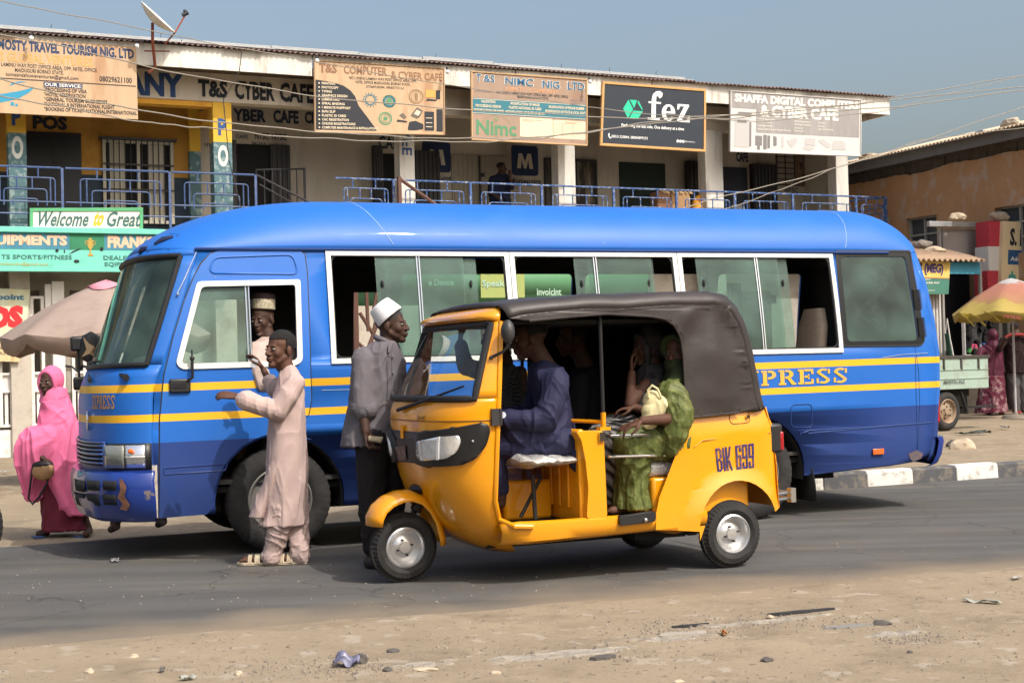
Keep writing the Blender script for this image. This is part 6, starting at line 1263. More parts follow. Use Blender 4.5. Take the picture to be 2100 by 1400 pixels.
cowl = mb.build('front_cowl', yp, tri, 60, weld=True, solid=.02)
mb = MB(); mb.grid([[tuple(CP(a, z, uf, ue, hw)) for z, uf, ue, hw in ((1.53, .35, .44, .575), (1.54, .305, .44, .578), (1.553, .285, .44, .58), (1.566, .287, .445, .578), (1.585, .32, .45, .565), (1.605, .39, .46, .535), (1.622, .46, .49, .49), (1.632, .53, .56, .42))] for a in PH]); mb.build('roof_visor', yp, tri, 60, solid=.01)
mb = MB(); mb.grid([[CS(lerp(-1.15, 1.15, i / 30), lerp(1.095, 1.505, j / 8), -.004) for j in range(9)] for i in range(31)]); tw = mb.build('windscreen', glassmat('clear_windscreen', (.86, .92, .92), dust=.03, ior=1.5, dc=(150, 160, 165)), tri, 60)
mb = MB(); R4 = [(lerp(-1.17, 1.17, i / 24), 1.09) for i in range(25)] + [(1.17 - .03 * 0, lerp(1.09, 1.515, i / 8)) for i in range(1, 8)] + [(lerp(1.17, -1.17, i / 24), 1.515) for i in range(25)] + [(-1.17, lerp(1.515, 1.09, i / 8)) for i in range(1, 8)]
mb.tube([CS(a, z, .006) for a, z in R4], .021, 8, closed=True); mb.build('rubber_seal', rubber, tw)
(a0, z0), (a1, z1), (a2, z2) = CA(822, 842), CA(880, 825, (-.5, 1.1)), CA(965, 797, (-1, 1.1)); mb = MB(); mb.tube([CS(a0, z0, .02), CS(a1, z1, .03), CS(a2 * .9, z2 + .01, .022)], [.012, .009, .006], 8); mb.build('wiper', rubber, tri)
# seam and front lid
mb = MB(); mb.tube([CS(a, .965, .0) for a in PH], .004, 6); mb.build('cowl_seam', mat('dark_orange_gap', (.2, .08, .004), .6), cowl)
def cpoly(name, pts, o, m, par, solid=.012, g=(-.9, .9), both=True, rad=.01, seg=4):
    q = [CA(x, y, g) for x, y in pts]; q = rpoly(q, rad, seg)
    u = sorted(set([round(lerp(min(a for a, b in q), max(a for a, b in q), i / 8), 4) for i in range(1, 8)])); v = [lerp(min(b for a, b in q), max(b for a, b in q), i / 5) for i in range(1, 5)]
    o1 = panel(name, q, [], lambda a, z: CS(a, z, o), v, u, m, par, solid=solid, smooth=50)
    if both: panel(name, [(-a, b) for a, b in q], [], lambda a, z: CS(a, z, o), v, [-x for x in u], m, par, solid=solid, smooth=50)
    return o1
hh = cpoly('headlamp_housing', ((852, 912), (858, 890), (868, 884), (930, 877), (985, 867), (1000, 870), (1003, 884), (996, 912), (976, 938), (950, 951), (880, 955), (858, 948)), .028, bplast, tri, .03, rad=.05)
cpoly('headlamp_lens', ((864, 903), (905, 894), (944, 891), (948, 903), (941, 924), (922, 937), (872, 942), (863, 932)), .034, mat('clear_lamp_lens', (.8, .82, .84), .08, metal=.55, coat=1, var=.25, vs=14), hh, .008, rad=.04)
cpoly('lens_divider', ((904, 894), (909, 893), (908, 939), (903, 940)), .038, mat('lamp_divider', (0, 0, 0)), hh, .004, rad=.001)
mb = MB(); c_ = CS(*CA(970, 902), .036); mb.sphere(c_, .008, 8); mb.build('adjuster', chrome, hh)
cpoly('front_band', ((808, 903), (858, 900), (858, 948), (812, 945)), .014, bplast, tri, .02, (-.3, .85), False, rad=.02)
mb = MB(); mb.grid([[CS(a, z, .006) for z in (.80, .85, .90)] for a in PH[14:35]]); mb.build('front_band', bplast, tri, solid=.02)
q = [CA(*p_, (-.2, .85)) for p_ in ((814, 915), (838, 912), (840, 940), (816, 943))]; mb = MB(); mb.add([CS(a, z, .022) for a, z in q], [(0, 1, 2, 3)]); mb.build('front_plate', mat('red_green_plate', sr(96, 60, 58), .5, var=.5, vs=40, dirt=sr(150, 160, 150), ds=40, da=.8), tri)
q = CA(866, 857, (-.6, 1.0)); lb = MB(); text(lb, '><', lambda x, y: CS(x, y, .004), q[0] - .06, q[0] + .10, q[1] - .012, q[1] + .014, .02); lb.build('maker_mark', mat('dull_gold', sr(110, 84, 30), .4), tri, 0, recalc=False)
q0, q1 = CA(828, 872, (-.3, .95)), CA(829, 897, (-.3, .88)); mb = MB(); mb.tube([CS(*q0, .01), CS(*q1, .012)], .012, 8); mb.build('lid_catch', yp, tri)
mb = MB(); a_ = T.uz(1012, 872, -.615); b_ = T.uz(1003, 838, -.615); mb.box(.355, .405, -.628, -.595, a_[1], b_[1]); mb.cyl((.41, -.625, a_[1]), (.41, -.625, b_[1]), .009); mb.build('door_hinge', mat('dark_hinge', sr(60, 58, 60), .4, metal=.4), tri)
# near-side A pillar edge, lower opening edge, sill
mb = MB(); edge = [(ctable(UE, z) + .006, -ctable(HW, z), z) for z in (1.6 - .07, 1.4, 1.2, 1.0, .8, .6, .5, .42, .38)] 
for s in (1, -1): mb.tube([(a, s * b, c) for a, b, c in edge] + [(.50, s * -.585, .35), (.60, s * -.61, .345)], .016, 8)
mb.build('pillar_edge', yp, cowl)
mb = MB()
for s in (-1, 1):
    P_ = []
    for i in range(15):
        u = .44 + 1.32 * i / 14; zt = .375 if i else .36; zb = lerp(.235, .27, i / 14); v0 = -.615 + .09 * (1 - i / 3) ** 2 * (i < 3)
        P_.append([(u, s * v, z) for v, z in ((v0 + .08, zt - .012), (v0 + .02, zt), (v0, zt - .012), (v0 - .004, zt - .05), (v0 + .01, zb + .02), (v0 + .05, zb), (v0 + .14, zb - .005))])
    mb.grid(P_)
mb.build('sill', yp, tri, 50, solid=.008)
mb = MB(); mb.box(.52, 1.9, -.56, .56, .30, .335); mb.build('floor', mat('floor_black', sr(30, 28, 26), .8), tri)
mb = MB()
for i in range(7): mb.box(.5, .95, -.5 + i * .15, -.46 + i * .15, .336, .342)
mb.box(.45, 1.7, -.3, -.25, .20, .30); mb.box(.45, 1.7, .25, .3, .20, .30); mb.box(1.35, 1.7, -.45, .45, .2, .29); mb.build('chassis_frame', mat('chassis_black', (0, 0, 0)), tri)
# front fender and front wheel
path = [(-.205, .35), (-.20, .405), (-.165, .47), (-.10, .52), (-.02, .548), (.06, .55), (.14, .52), (.205, .455), (.25, .37), (.275, .27), (.285, .22)]
mb = MB(); P_ = []
for i, (u, z) in enumerate(path):
    a, b = Vector(path[max(i - 1, 0)]), Vector(path[min(i + 1, len(path) - 1)]); t = (b - a).normalized(); n_ = Vector((-t.y, t.x)); hw_ = .122 if 0 < i < 10 else .11
    P_.append([(u - n_.x * .07 * (1 - cos(p_) ** .8), hw_ * sin(p_) , z - n_.y * .07 * (1 - cos(p_) ** .8)) for p_ in [radians(-88 + 176 * k / 12) for k in range(13)]])
mb.grid(P_); mb.build('front_fender', yp, tri, 60, solid=.008)
mb = MB()
for s in (1,): mb.tube([(.03, s * .07, .21), (.10, s * .075, .36), (.16, s * .05, .52), (.24, 0, .72)], .02, 8)
mb.tube([(.10, 0, .42), (.24, 0, .62), (.3, 0, .95)], .035, 8); mb.build('front_fork', mat('fork_grey', sr(60, 58, 56), .5, metal=.5), tri)
mb = MB(); mb.sphere((.17, 0, .55), (.10, .11, .04), 12); mb.build('fork_boot', rubber, tri)
alw = mat('silver_rim', (.62, .62, .62), .28, metal=.75)
wheel(tri, .02, -.052, .208, .208, .104, .118, alw, 4, .0, .018, tread=44)
wheel(tri, 1.955, -.60, .208, .208, .104, .118, alw, 4, 0, .02, tread=44)
wheel(tri, 1.955, .50, .208, .208, .104, .118, alw, 4, 0, .02, tread=44)
mb = MB(); mb.cyl((1.955, -.5, .21), (1.955, .5, .21), .03); mb.tube([(1.55, -.35, .27), (1.955, -.42, .22)], .03, 8); mb.tube([(1.55, .35, .27), (1.955, .42, .22)], .03, 8); mb.cyl((1.955, -.1, .25), (1.955, .14, .25), .1); mb.build('axle', mat('axle_dark', sr(50, 44, 40), .6, metal=.4), tri)
mb = MB(); mb.tube([(1.50, -.44, .26), (1.62, -.46, .24), (1.72, -.44, .25)], .022, 8); mb.build('suspension_arm', mat('dull_orange_arm', (.35, .15, .01), .5), tri)
# driver's steering column, seat, partition
mb = MB(); mb.tube([(.28, 0, .5), (.42, 0, .98)], .03, 8); mb.tube([(.47, -.27, 1.0), (.44, -.12, 1.0), (.42, 0, .98), (.44, .12, 1.0), (.47, .27, 1.0)], .013, 8); mb.cyl((.48, -.34, 1.0), (.46, -.22, 1.0), .02); mb.build('handlebar', rubber, tri)
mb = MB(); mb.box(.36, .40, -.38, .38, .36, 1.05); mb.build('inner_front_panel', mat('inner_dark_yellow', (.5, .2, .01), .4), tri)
wrapm = mat('clear_plastic_wrap', sr(190, 190, 188), .12, coat=1, var=.25, vs=14, bump=1.0, bs=22, dist=.03, spec=.8)
mb = MB(); P_ = []
s0, s1 = T.uz(1060, 945, -.45)[0], T.uz(1176, 945, -.45)[0]; zt_, zb_ = T.uz(1110, 927, -.45)[1], T.uz(1110, 962, -.45)[1]
for i in range(25):
    t = i / 24; u = lerp(s0, s1, t); e = (1 - abs(2 * t - 1) ** 5) ** .5; k = noise.noise(Vector((t * 6, 1, 0))) * .012
    P_.append([(u, -.12 + .46 * cos(a) * (.8 + .2 * e), (zt_ + zb_) / 2 + (zt_ - zb_) / 2 * sin(a) * (.5 + .5 * e) + k + noise.noise(Vector((t * 12, a * 2, 3))) * .012 - .02 * t * 0) for a in [2 * pi * j / 28 for j in range(28)]])
mb.grid(P_, close_v=True); mb.add(P_[0], [tuple(range(28))]); mb.add(P_[-1], [tuple(range(28))]); mb.build('driver_seat', wrapm, tri, 60)
mb = MB(); mb.tube([(.72, -.36, .62), (.73, -.36, .36)], .014, 8); mb.tube([(.80, -.30, .60), (.66, -.30, .37)], .012, 8); mb.build('seat_stand', mat('seat_stand_dark', sr(36, 34, 32), .6), tri)
pm = yp
mb = MB(); mb.box(.60, .92, -.2, .42, .34, .58); mb.build('under_seat_box', yp, tri, bevel=.02)
mb = MB(); mb.box(.93, .97, -.56, .56, .34, .89); pt_ = mb.build('partition', pm, tri, bevel=.012)
mb = MB()
for v in (-.42, -.3, -.18, -.06, .1, .25): mb.box(.915, .93, v - .012, v + .012, .42, .70)
mb.build('pressed_ribs', pm, pt_, bevel=.005)
bp_ = [T.uz(*q_, -.61) for q_ in ((1180, 884), (1238, 882), (1246, 1063), (1203, 1065), (1207, 1000), (1200, 940), (1192, 900))]
mb = MB(); bq = rpoly(bp_, .03, 3); mb.prism(bq, lambda a, b: (a, -.61, b), lambda a, b: (a, -.52, b)); mb.build('side_post_panel', yp, tri, bevel=.01)
mb = MB(); mb.prism(bq, lambda a, b: (a, .61, b), lambda a, b: (a, .52, b)); mb.build('side_post_panel', yp, tri, bevel=.01)
mb = MB(); mb.cyl((1.085, -.585, .88), (1.085, -.585, .985), .016); mb.box(1.05, 1.12, -.61, -.56, .88, .90); mb.tube([(1.08, -.58, .93), (.82, .0, .94), (.8, .1, .93)], .012, 8); mb.tube([(.79, -.05, .9), (.79, -.05, .97)], .01, 6); mb.build('post_socket', yp, tri)
for s in (-1, 1):
    mb = MB(); mb.cyl((1.085, s * .585, .96), (1.085, s * .575, 1.58), .012); mb.build('hood_post', bplast, tri)
mb = MB(); mb.box(1.035, 1.075, -.63, -.60, .82, .87); a_, b_ = T.uz(1250, 893, -.6), T.uz(1372, 891, -.6); mb.cyl((a_[0], -.61, a_[1]), (b_[0], -.6, b_[1]), .009); mb.build('grab_bar', chrome, tri)
mb = MB(); a_, b_ = T.uz(1247, 936, -.6), T.uz(1368, 933, -.6); mb.cyl((a_[0], -.61, a_[1]), (b_[0] + .03, -.6, b_[1]), .009); mb.build('grab_bar', chrome, tri)
mb = MB(); a_, b_ = T.uz(1170, 804, .3), T.uz(1232, 800, .3); mb.cyl((a_[0] - .3, .3, a_[1]), (b_[0], .3, b_[1]), .008); mb.build('grab_bar', chrome, tri)
a_, b_ = T.uz(1271, 1078, -.64), T.uz(1344, 1047, -.64); mb = MB(); mb.prism(rpoly([(a_[0], a_[1]), (b_[0], a_[1] + .01), (b_[0], b_[1]), (b_[0] - .12, b_[1] - .01), (a_[0], b_[1] - .015)], .02, 3), lambda a, b: (a, -.645, b), lambda a, b: (a, -.6, b)); fs_ = mb.build('footstep_bracket', bplast, tri, bevel=.005)
mb = MB(); c_ = T.uz(1324, 1066, -.65); mb.sphere((c_[0], -.65, c_[1]), .014, 10); mb.build('bracket_bolt', chrome, fs_)
# rear body side panel with wheel arch
sp_px = [(1402, 858), (1440, 852), (1500, 848), (1578, 834), (1583, 858), (1590, 872), (1595, 905), (1601, 950), (1606, 1000), (1607, 1040), (1585, 1048)]
pl = [T.uz(*q_, -.62) for q_ in sp_px]
ac, ar = (1.965, .215), .285
for i in range(17): a = radians(22 + i * (180 - 14) / 16); pl.append((ac[0] + ar * cos(a), ac[1] + .02 + (ar + .02) * sin(a)))
pl += [T.uz(*q_, -.62) for q_ in ((1440, 1076), (1345, 1086), (1346, 1050), (1352, 1020), (1372, 968), (1392, 915))]
def rb_map(s):
    def f(u, z):
        v = .62
        d = sqrt((u - ac[0]) ** 2 + (z - ac[1]) ** 2)
        v += .035 * max(0, 1 - max(0, d - .30) / .10) ** 1.0 if d < .40 else 0
        v -= .03 * max(0, (u - 2.15) / .12) ** 2 if u > 2.15 else 0
        v -= .02 * max(0, z - .85) / .1
        return (u, s * v, z)
    return f
for s in (-1, 1):
    body_r = panel('rear_body_side', pl, [], rb_map(s), [.35, .42, .5, .55, .6, .65, .7, .8, .9], [1.5 + .05 * i for i in range(17)], yp, tri, solid=.0, smooth=35)
    if s < 0: rbs = body_r
mb = MB(); c_ = [T.uz(*q_, -.62) for q_ in ((1578, 834), (1590, 872), (1601, 950), (1607, 1040))]
mb.grid([[(u + .05 * (1 - abs(t) ** 3), t * .60, z) for t in [k / 8 - 1 for k in range(17)]] for u, z in [(a - .02, b) for a, b in c_]]); mb.build('rear_panel', yp, tri, 60)
def sg(pts, nm, r, m, closed=False, rad=.0, par=None):
    q = [T.uz(*p_, -.625) for p_ in pts]; q = rpoly(q, rad, 4) if rad else q
    mb = MB(); f = rb_map(-1); mb.tube([(f(*p_)[0], f(*p_)[1] - .001, p_[1]) for p_ in q], r, 6, closed=closed); return mb.build(nm, m, par or rbs)
dgap_m = mat('dark_orange_gap', (0, 0, 0))
sg(((1500, 870), (1541, 866), (1541, 843), (1499, 848)), 'fuel_lid', .003, dgap_m, True, .03); sg(((1426, 916), (1442, 902), (1583, 886)), 'body_crease', .0035, yp, False)
sg(((1423, 918), (1440, 905), (1583, 889)), 'body_crease', .0025, dgap_m, False)
c_ = T.uz(1534, 854, -.62); mb = MB(); mb.cyl((c_[0], -.6, c_[1]), (c_[0], -.625, c_[1]), .011); mb.build('lid_lock', chrome, rbs)
# number painted in tall blocky stencil
def block(word):
    out = []; x = 0; t = .31
    for ch in word:
        if ch == 'B': q = [rect(0, t, 0, 1), rect(t + .05, .7, .9, 1), rect(t + .05, .7, .45, .55), rect(t + .05, .7, 0, .1), rect(.74 - t + .2, .94, .55, .93), rect(.74 - t + .2, .94, .07, .46)]; w_ = 1.0
        elif ch == 'I': q = [rect(0, .28, 0, 1)]; w_ = .34
        elif ch == 'K': q = [rect(0, t, 0, 1), [(t + .06, .5), (.66, 1), (.94, 1), (t + .3, .5)], [(t + .06, .46), (t + .3, .46), (1.0, 0), (.72, 0)]]; w_ = 1.04
        elif ch == '6': q = [rect(0, t, .0, 1), rect(t + .05, .9, .91, 1), rect(t + .05, .9, .5, .59), rect(t + .05, .9, 0, .09), rect(.9 - t, .9, .1, .49), rect(.9 - t, .9, .72, .9)]; w_ = .96
        elif ch == '9': q = [rect(.9 - t, .9, 0, 1), rect(0, .58, .91, 1), rect(0, .58, .42, .51), rect(0, t, .52, .9), rect(0, t, .1, .28), rect(0, .58, 0, .09)]; w_ = .96
        else: q = []; w_ = .42
        out += [[(x + a, b) for a, b in p_] for p_ in q]; x += w_ + .1
    return out, x - .1
g_, wd = block('BIK 699'); tl_, tr_, br_, bl_ = [Vector(T.uz(*q_, -.625)) for q_ in ((1467, 919), (1547, 908), (1548, 958), (1472, 967))]
def bq_(x, y): x /= wd; p_ = bl_ * (1 - x) * (1 - y) + br_ * x * (1 - y) + tr_ * x * y + tl_ * (1 - x) * y; f = rb_map(-1)(p_.x, p_.y); return (f[0], f[1] - .004, f[2])
lb = MB(); shapes(lb, g_, bq_); lb.build('number_lettering', mat('navy_stencil', sr(34, 34, 92), .6, dirt=(.6, .26, .02), ds=14, da=.5), tri, 0, recalc=False)
(u0, z0), (u1, z1) = T.uz(1583, 930, -.62), T.uz(1601, 868, -.62); mb = MB(); mb.box(u0 - .01, u1 + .03, -.60, -.50, z0, z1); tl2 = mb.build('tail_lamp', bplast, tri, bevel=.02, seg=3)
mb = MB(); mb.box(u1 + .005, u1 + .035, -.604, -.52, z0 + .015, z1 - .05); mb.build('lens', mat('red_lens', (0, 0, 0)), tl2, bevel=.01)
mb = MB(); mb.box(2.28, 2.34, .50, .60, z0, z1); mb.build('tail_lamp', bplast, tri, bevel=.02)
a_ = T.uz(1606, 1012, -.55); mb = MB(); mb.tube([(a_[0] - .05, -.55, a_[1]), (a_[0] + .09, -.5, a_[1] + .0), (a_[0] + .1, .5, a_[1])], .01, 8); mb.tube([(a_[0] - .05, -.55, a_[1] - .035), (a_[0] + .09, -.5, a_[1] - .035), (a_[0] + .1, .5, a_[1] - .035)], .01, 8); mb.box(a_[0] + .075, a_[0] + .11, -.53, -.48, a_[1] - .06, a_[1] + .03); mb.build('rear_bumper_bar', mat('dull_chrome', (.5, .5, .5), .3, metal=.9), tri)
mb = MB(); mb.box(1.42, 2.1, -.56, .56, .34, .58); mb.build('rear_seat_base', yp, tri, bevel=.02)
mb = MB(); mb.prism(rpoly([T.uz(*q_, -.57) for q_ in ((1325, 905), (1368, 905), (1352, 1020), (1310, 1030))], .03, 3), lambda a, b: (a, -.50, b), lambda a, b: (a, -.49, b)); mb.build('seat_side_panel', yp, tri, bevel=.003)
mb = MB(); mb.box(1.38, 1.95, -.54, .54, .58, .68); mb.build('rear_seat', wrapm, tri, bevel=.04, seg=3)
mb = MB(); mb.box(1.86, 1.98, -.54, .54, .66, 1.15); mb.build('rear_backrest', mat('seat_black_vinyl', sr(28, 27, 27), .5), tri, bevel=.04, seg=3)
mb = MB(); mb.box(1.98, 2.22, -.56, .56, .6, .98); mb.build('luggage_box', mat('seat_black_vinyl', (0, 0, 0)), tri)
# hood of brown vinyl
TOP = [(.44, 1.625), (.5, 1.648), (.62, 1.662), (.9, 1.678), (1.25, 1.692), (1.6, 1.70), (1.86, 1.702), (1.96, 1.685), (2.04, 1.62), (2.10, 1.52), (2.13, 1.42), (2.16, 1.25), (2.20, 1.08), (2.225, .975)]
LOW = [(.44, 1.545), (.6, 1.528), (.9, 1.552), (1.10, 1.565), (1.4, 1.548), (1.5, 1.53), (1.56, 1.49), (1.60, 1.42), (1.615, 1.3), (1.62, 1.15), (1.625, 1.0), (1.63, .935), (1.75, .94), (2.0, .955), (2.225, .972)]
def vwr(u, v, z):
    p = Vector((u, v, z)); k = noise.noise(Vector((u * 3.0, v * 2.5, z * 3.5))) * .012 + noise.noise(Vector((u * 9, v * 7, z * 8))) * .004
    return k
# path stations by parameter along the top/back profile
def resample(pl, n):
    d = [0]
    for a, b in zip(pl, pl[1:]): d.append(d[-1] + (Vector(a) - Vector(b)).length)
    out = []
    for i in range(n):
        s = d[-1] * i / (n - 1); k = max(j for j in range(len(d)) if d[j] <= s + 1e-9); k = min(k, len(pl) - 2); t = (s - d[k]) / (d[k + 1] - d[k]); out.append((lerp(pl[k][0], pl[k + 1][0], t), lerp(pl[k][1], pl[k + 1][1], t)))
    return out
TP = [(x, ctable(TOP[:7], x)) for x in [.44 + i * .05 for i in range(29)]] + resample(TOP[7:], 26)
HWD = .63
mb = MB(); P_ = []
for i, (u, z) in enumerate(TP):
    a, b = Vector(TP[max(i - 1, 0)]), Vector(TP[min(i + 1, len(TP) - 1)]); t = (b - a).normalized(); n_ = Vector((-t.y, t.x)); row = []
    for k in range(33):
        q = k / 16 - 1; s = 1 if q > 0 else -1; q = abs(q)
        if q > .8: ph = (q - .8) / .2 * pi / 2; vv, dn = HWD - .09 * (1 - sin(ph)), .085 * (1 - cos(ph))
        else: vv, dn = (HWD - .09) * q / .8, -.018 * (1 - (q / .8) ** 2)
        seam = -.004 * math.exp(-((u - 1.62) / .012) ** 2) ; sag = -.012 * sin((u - .44) * 5.2) ** 2 * (1 if u < 1.6 else 0)
        w_ = vwr(u, s * vv, z) * (1 if 0 < i < len(TP) - 1 else .3) + sag * .5; row.append((u + n_.x * (w_ - dn + seam), s * vv, z + n_.y * (w_ - dn + seam)))
    P_.append(row)
mb.grid(P_); hood = mb.build('hood', vin, tri, 60, solid=.006, recalc=False)
for s in (-1, 1):
    ins = [P_[i][0 if s < 0 else 32] for i in range(len(TP))]; outline = [(p_[0], p_[2]) for p_ in ins]
    low = [(u, z) for u, z in LOW if .46 < u < 2.2]; low = resample(low, 60)
    full = outline + list(reversed(low))
    def hs(u, z, s=s):
        k = vwr(u, s * .6, z) * 1.2
        if u > 1.6:                                         # gathered creases fanning from the rear top corner
            dx, dz = u - 1.80, z - 1.66; a = atan2(dx, -dz); r_ = sqrt(dx * dx + dz * dz)
            e = min(1, max(0, (2.15 - u) / .1)) * min(1, max(0, (z - .95) / .1)); k += .016 * e * sin(a * 6 + 1.2) * min(1, r_ / .25)
        e2 = 1 if any(abs(u - a) + abs(z - b) < .03 for a, b in outline) else 0
        return (u, s * (HWD + (0 if e2 else k)), z)
    side = panel('hood_side', full, [], hs, [.95 + .035 * i for i in range(21)], [.46 + .045 * i for i in range(39)], vin, hood, solid=.006, smooth=60)
    hm = MB(); hm.tube([(a, s * (HWD + .002), b) for a, b in low], .008, 6); hm.build('hem', vin, hood)
mb = MB()
for x, y in ((1412, 851), (1440, 849), (1478, 846), (1520, 842), (1560, 836)): u, z = T.uz(x, y, -.64); mb.sphere((u, -.642, z), .006, 6)
mb.build('press_studs', chrome, hood)
mb = MB(); u, z = T.uz(1411, 848, -.64); mb.sphere((u, -.64, z), .014, 8); mb.build('green_tag', mat('green_plastic', sr(60, 180, 150), .4), hood)
mb = MB(); P2 = [(1.5 + .6 * k / 8) for k in range(9)]; mb.box(.46, 2.0, -.56, .56, 1.52, 1.535); mb.build('roof_lining', mat('lining_black', sr(16, 15, 15), .9), tri)
mb = MB(); mb.box(2.02, 2.05, -.57, .57, .98, 1.53); mb.build('rear_lining', mat('lining_black', (0, 0, 0)), tri)
mb = MB(); mb.box(1.12, 2.02, .56, .575, .95, 1.53); mb.build('far_side_curtain', mat('lining_black', (0, 0, 0)), tri)
mb = MB(); fr2 = [(.5, 1.615), (.55, 1.635), (.6, 1.652)]; mb.tube([(.47, v, 1.64 - .09 * abs(v) ** 2) for v in (-.5, -.25, 0, .25, .5)], .02, 8); mb.build('hood_front_roll', vin, hood)
# near mirror
mb = MB(); c0 = T.loc(W(1042, 690, 8.09)); P_ = []
for k in range(9):
    t = k / 8; y = lerp(656, 702, t); wx = (4, 9, 11.5, 13, 13.5, 13, 12, 10, 6)[k]; c_ = T.loc(W(1041 + (t > .5) * 1, y, 8.09)); P_.append([c_ + Vector((wx / 340 * cos(a), .045 * sin(a) * (wx / 13), 0)) for a in [2 * pi * i / 14 for i in range(14)]])
mb.grid(P_, close_v=True); mb.add(P_[0], [tuple(range(14))]); mb.add(P_[-1], [tuple(range(14))]); mi = mb.build('mirror', mat('mirror_grey_plastic', sr(52, 52, 54), .5), tri, 60)
mb = MB(); f_ = lambda x, y, D: T.loc(W(x, y, D)); mb.tube([f_(1041, 700, 8.09), f_(1040, 712, 8.09), f_(1030, 722, 8.10), f_(1008, 732, 8.12)], .009, 8); mb.sphere(f_(1007, 733, 8.12), .013, 8); mb.build('mirror_arm', bplast, mi)
# ================================================================== PEOPLE
def cap(mb, p, q, r1, r2=None, n=14):
    r2 = r1 if r2 is None else r2; p, q = Vector(p), Vector(q); mb.cyl(p, q, r1, r2, n); mb.sphere(p, r1, n); mb.sphere(q, r2, n); return mb
def ell(mb, c, r, M=None, n=16): return mb.sphere(c, r, n, M)
def blob(mb, name, m, parent, voxel=.007, smooth=4, disp=None, keep=None):
    me = bpy.data.meshes.new('t'); me.from_pydata(mb.v, [], mb.f); bm = bmesh.new(); bm.from_mesh(me); bmesh.ops.recalc_face_normals(bm, faces=bm.faces); bm.to_mesh(me); bm.free()
    o = bpy.data.objects.new('t', me); col.objects.link(o); r = o.modifiers.new('r', 'REMESH'); r.mode = 'VOXEL'; r.voxel_size = voxel
    if smooth: s = o.modifiers.new('s', 'SMOOTH'); s.iterations = smooth; s.factor = .5
    dg = bpy.context.evaluated_depsgraph_get(); dg.update(); me2 = bpy.data.meshes.new_from_object(o.evaluated_get(dg)); bpy.data.objects.remove(o); bpy.data.meshes.remove(me)
    if disp:
        ns = [v.normal.copy() for v in me2.vertices]
        for v, n_ in zip(me2.vertices, ns): v.co += n_ * disp(v.co)
        me2.update()
    me2.name = name; return link_mesh(name, me2, m, parent, 180)
def wr(f=6, a=.006, st=(1, 1, .35), seed=0, f2=None):
    def d(p):
        q = Vector((p.x * st[0], p.y * st[1], p.z * st[2])) * f + Vector((seed, 0, 0)); q = q + noise.noise_vector(q * .9) * .45
        k = max(0, 1 - abs(noise.noise(q)) * 3.2); k2 = max(0, 1 - abs(noise.noise(q * 2.1 + Vector((7, 0, 0)))) * 3.0)
        return a * (1.15 * k * k - .35 + .55 * k2 * k2 - .15) + a * .6 * noise.noise(q * .7)
    return d
def headM(yaw, pitch=0, roll=0):
    y = radians(yaw); f = Vector((sin(y), -cos(y), 0)); u = Vector((0, 0, 1)); r = f.cross(u)
    M = Matrix((r, f, u)).transposed(); return M @ Matrix.Rotation(radians(pitch), 3, 'X') @ Matrix.Rotation(radians(roll), 3, 'Y')
def head(mb, c, M, s=1.0, hair=False):
    c = Vector(c); P = lambda x, y, z: c + M @ (Vector((x, y, z)) * s); E = lambda x, y, z, a, b, d: ell(mb, P(x, y, z), Vector((a, b, d)) * s, M)
    E(0, -.018, .032, .073, .096, .083); E(0, .03, -.025, .058, .058, .078); cap(mb, P(0, .015, -.07), P(0, .058, -.094), .042 * s, .026 * s); E(0, .068, -.1, .024, .018, .018)
    cap(mb, P(-.032, .0765, .016), P(.032, .0765, .016), .009 * s); E(.036, .052, -.028, .025, .026, .028); E(-.036, .052, -.028, .025, .026, .028); E(0, .05, -.045, .042, .034, .035)
    cap(mb, P(0, .088, .004), P(0, .104, -.032), .008 * s, .013 * s); E(.013, .094, -.036, .010, .011, .008); E(-.013, .094, -.036, .010, .011, .008)
    E(0, .088, -.060, .026, .014, .0085); E(0, .085, -.073, .022, .014, .0095)
    for q in (-1, 1): E(q * .075, -.012, -.012, .010, .021, .032); cap(mb, P(q * .028, .04, -.075), P(q * .05, .0, -.05), .02 * s)
    cap(mb, P(0, -.03, -.03), P(0, -.025, -.10), .052 * s, .05 * s)
eyew = mat('eye_white', sr(120, 112, 104), .5); eyed = mat('eye_dark', sr(18, 12, 10), .2); lipm = mat('lip', sr(92, 52, 46), .5)
def eyes(par, c, M, s=1.0):
    c = Vector(c)
    for q in (-1, 1):
        mb = MB(); P = c + M @ (Vector((q * .031, .0765, -.003)) * s); mb.sphere(P, Vector((.0125, .012, .0075)) * s, 12, M); e = mb.build('eye', eyew, par, 60)
        mb = MB(); mb.sphere(P + M @ Vector((0, .0095, 0)) * s, .0055 * s, 10); mb.build('iris', eyed, e, 60)
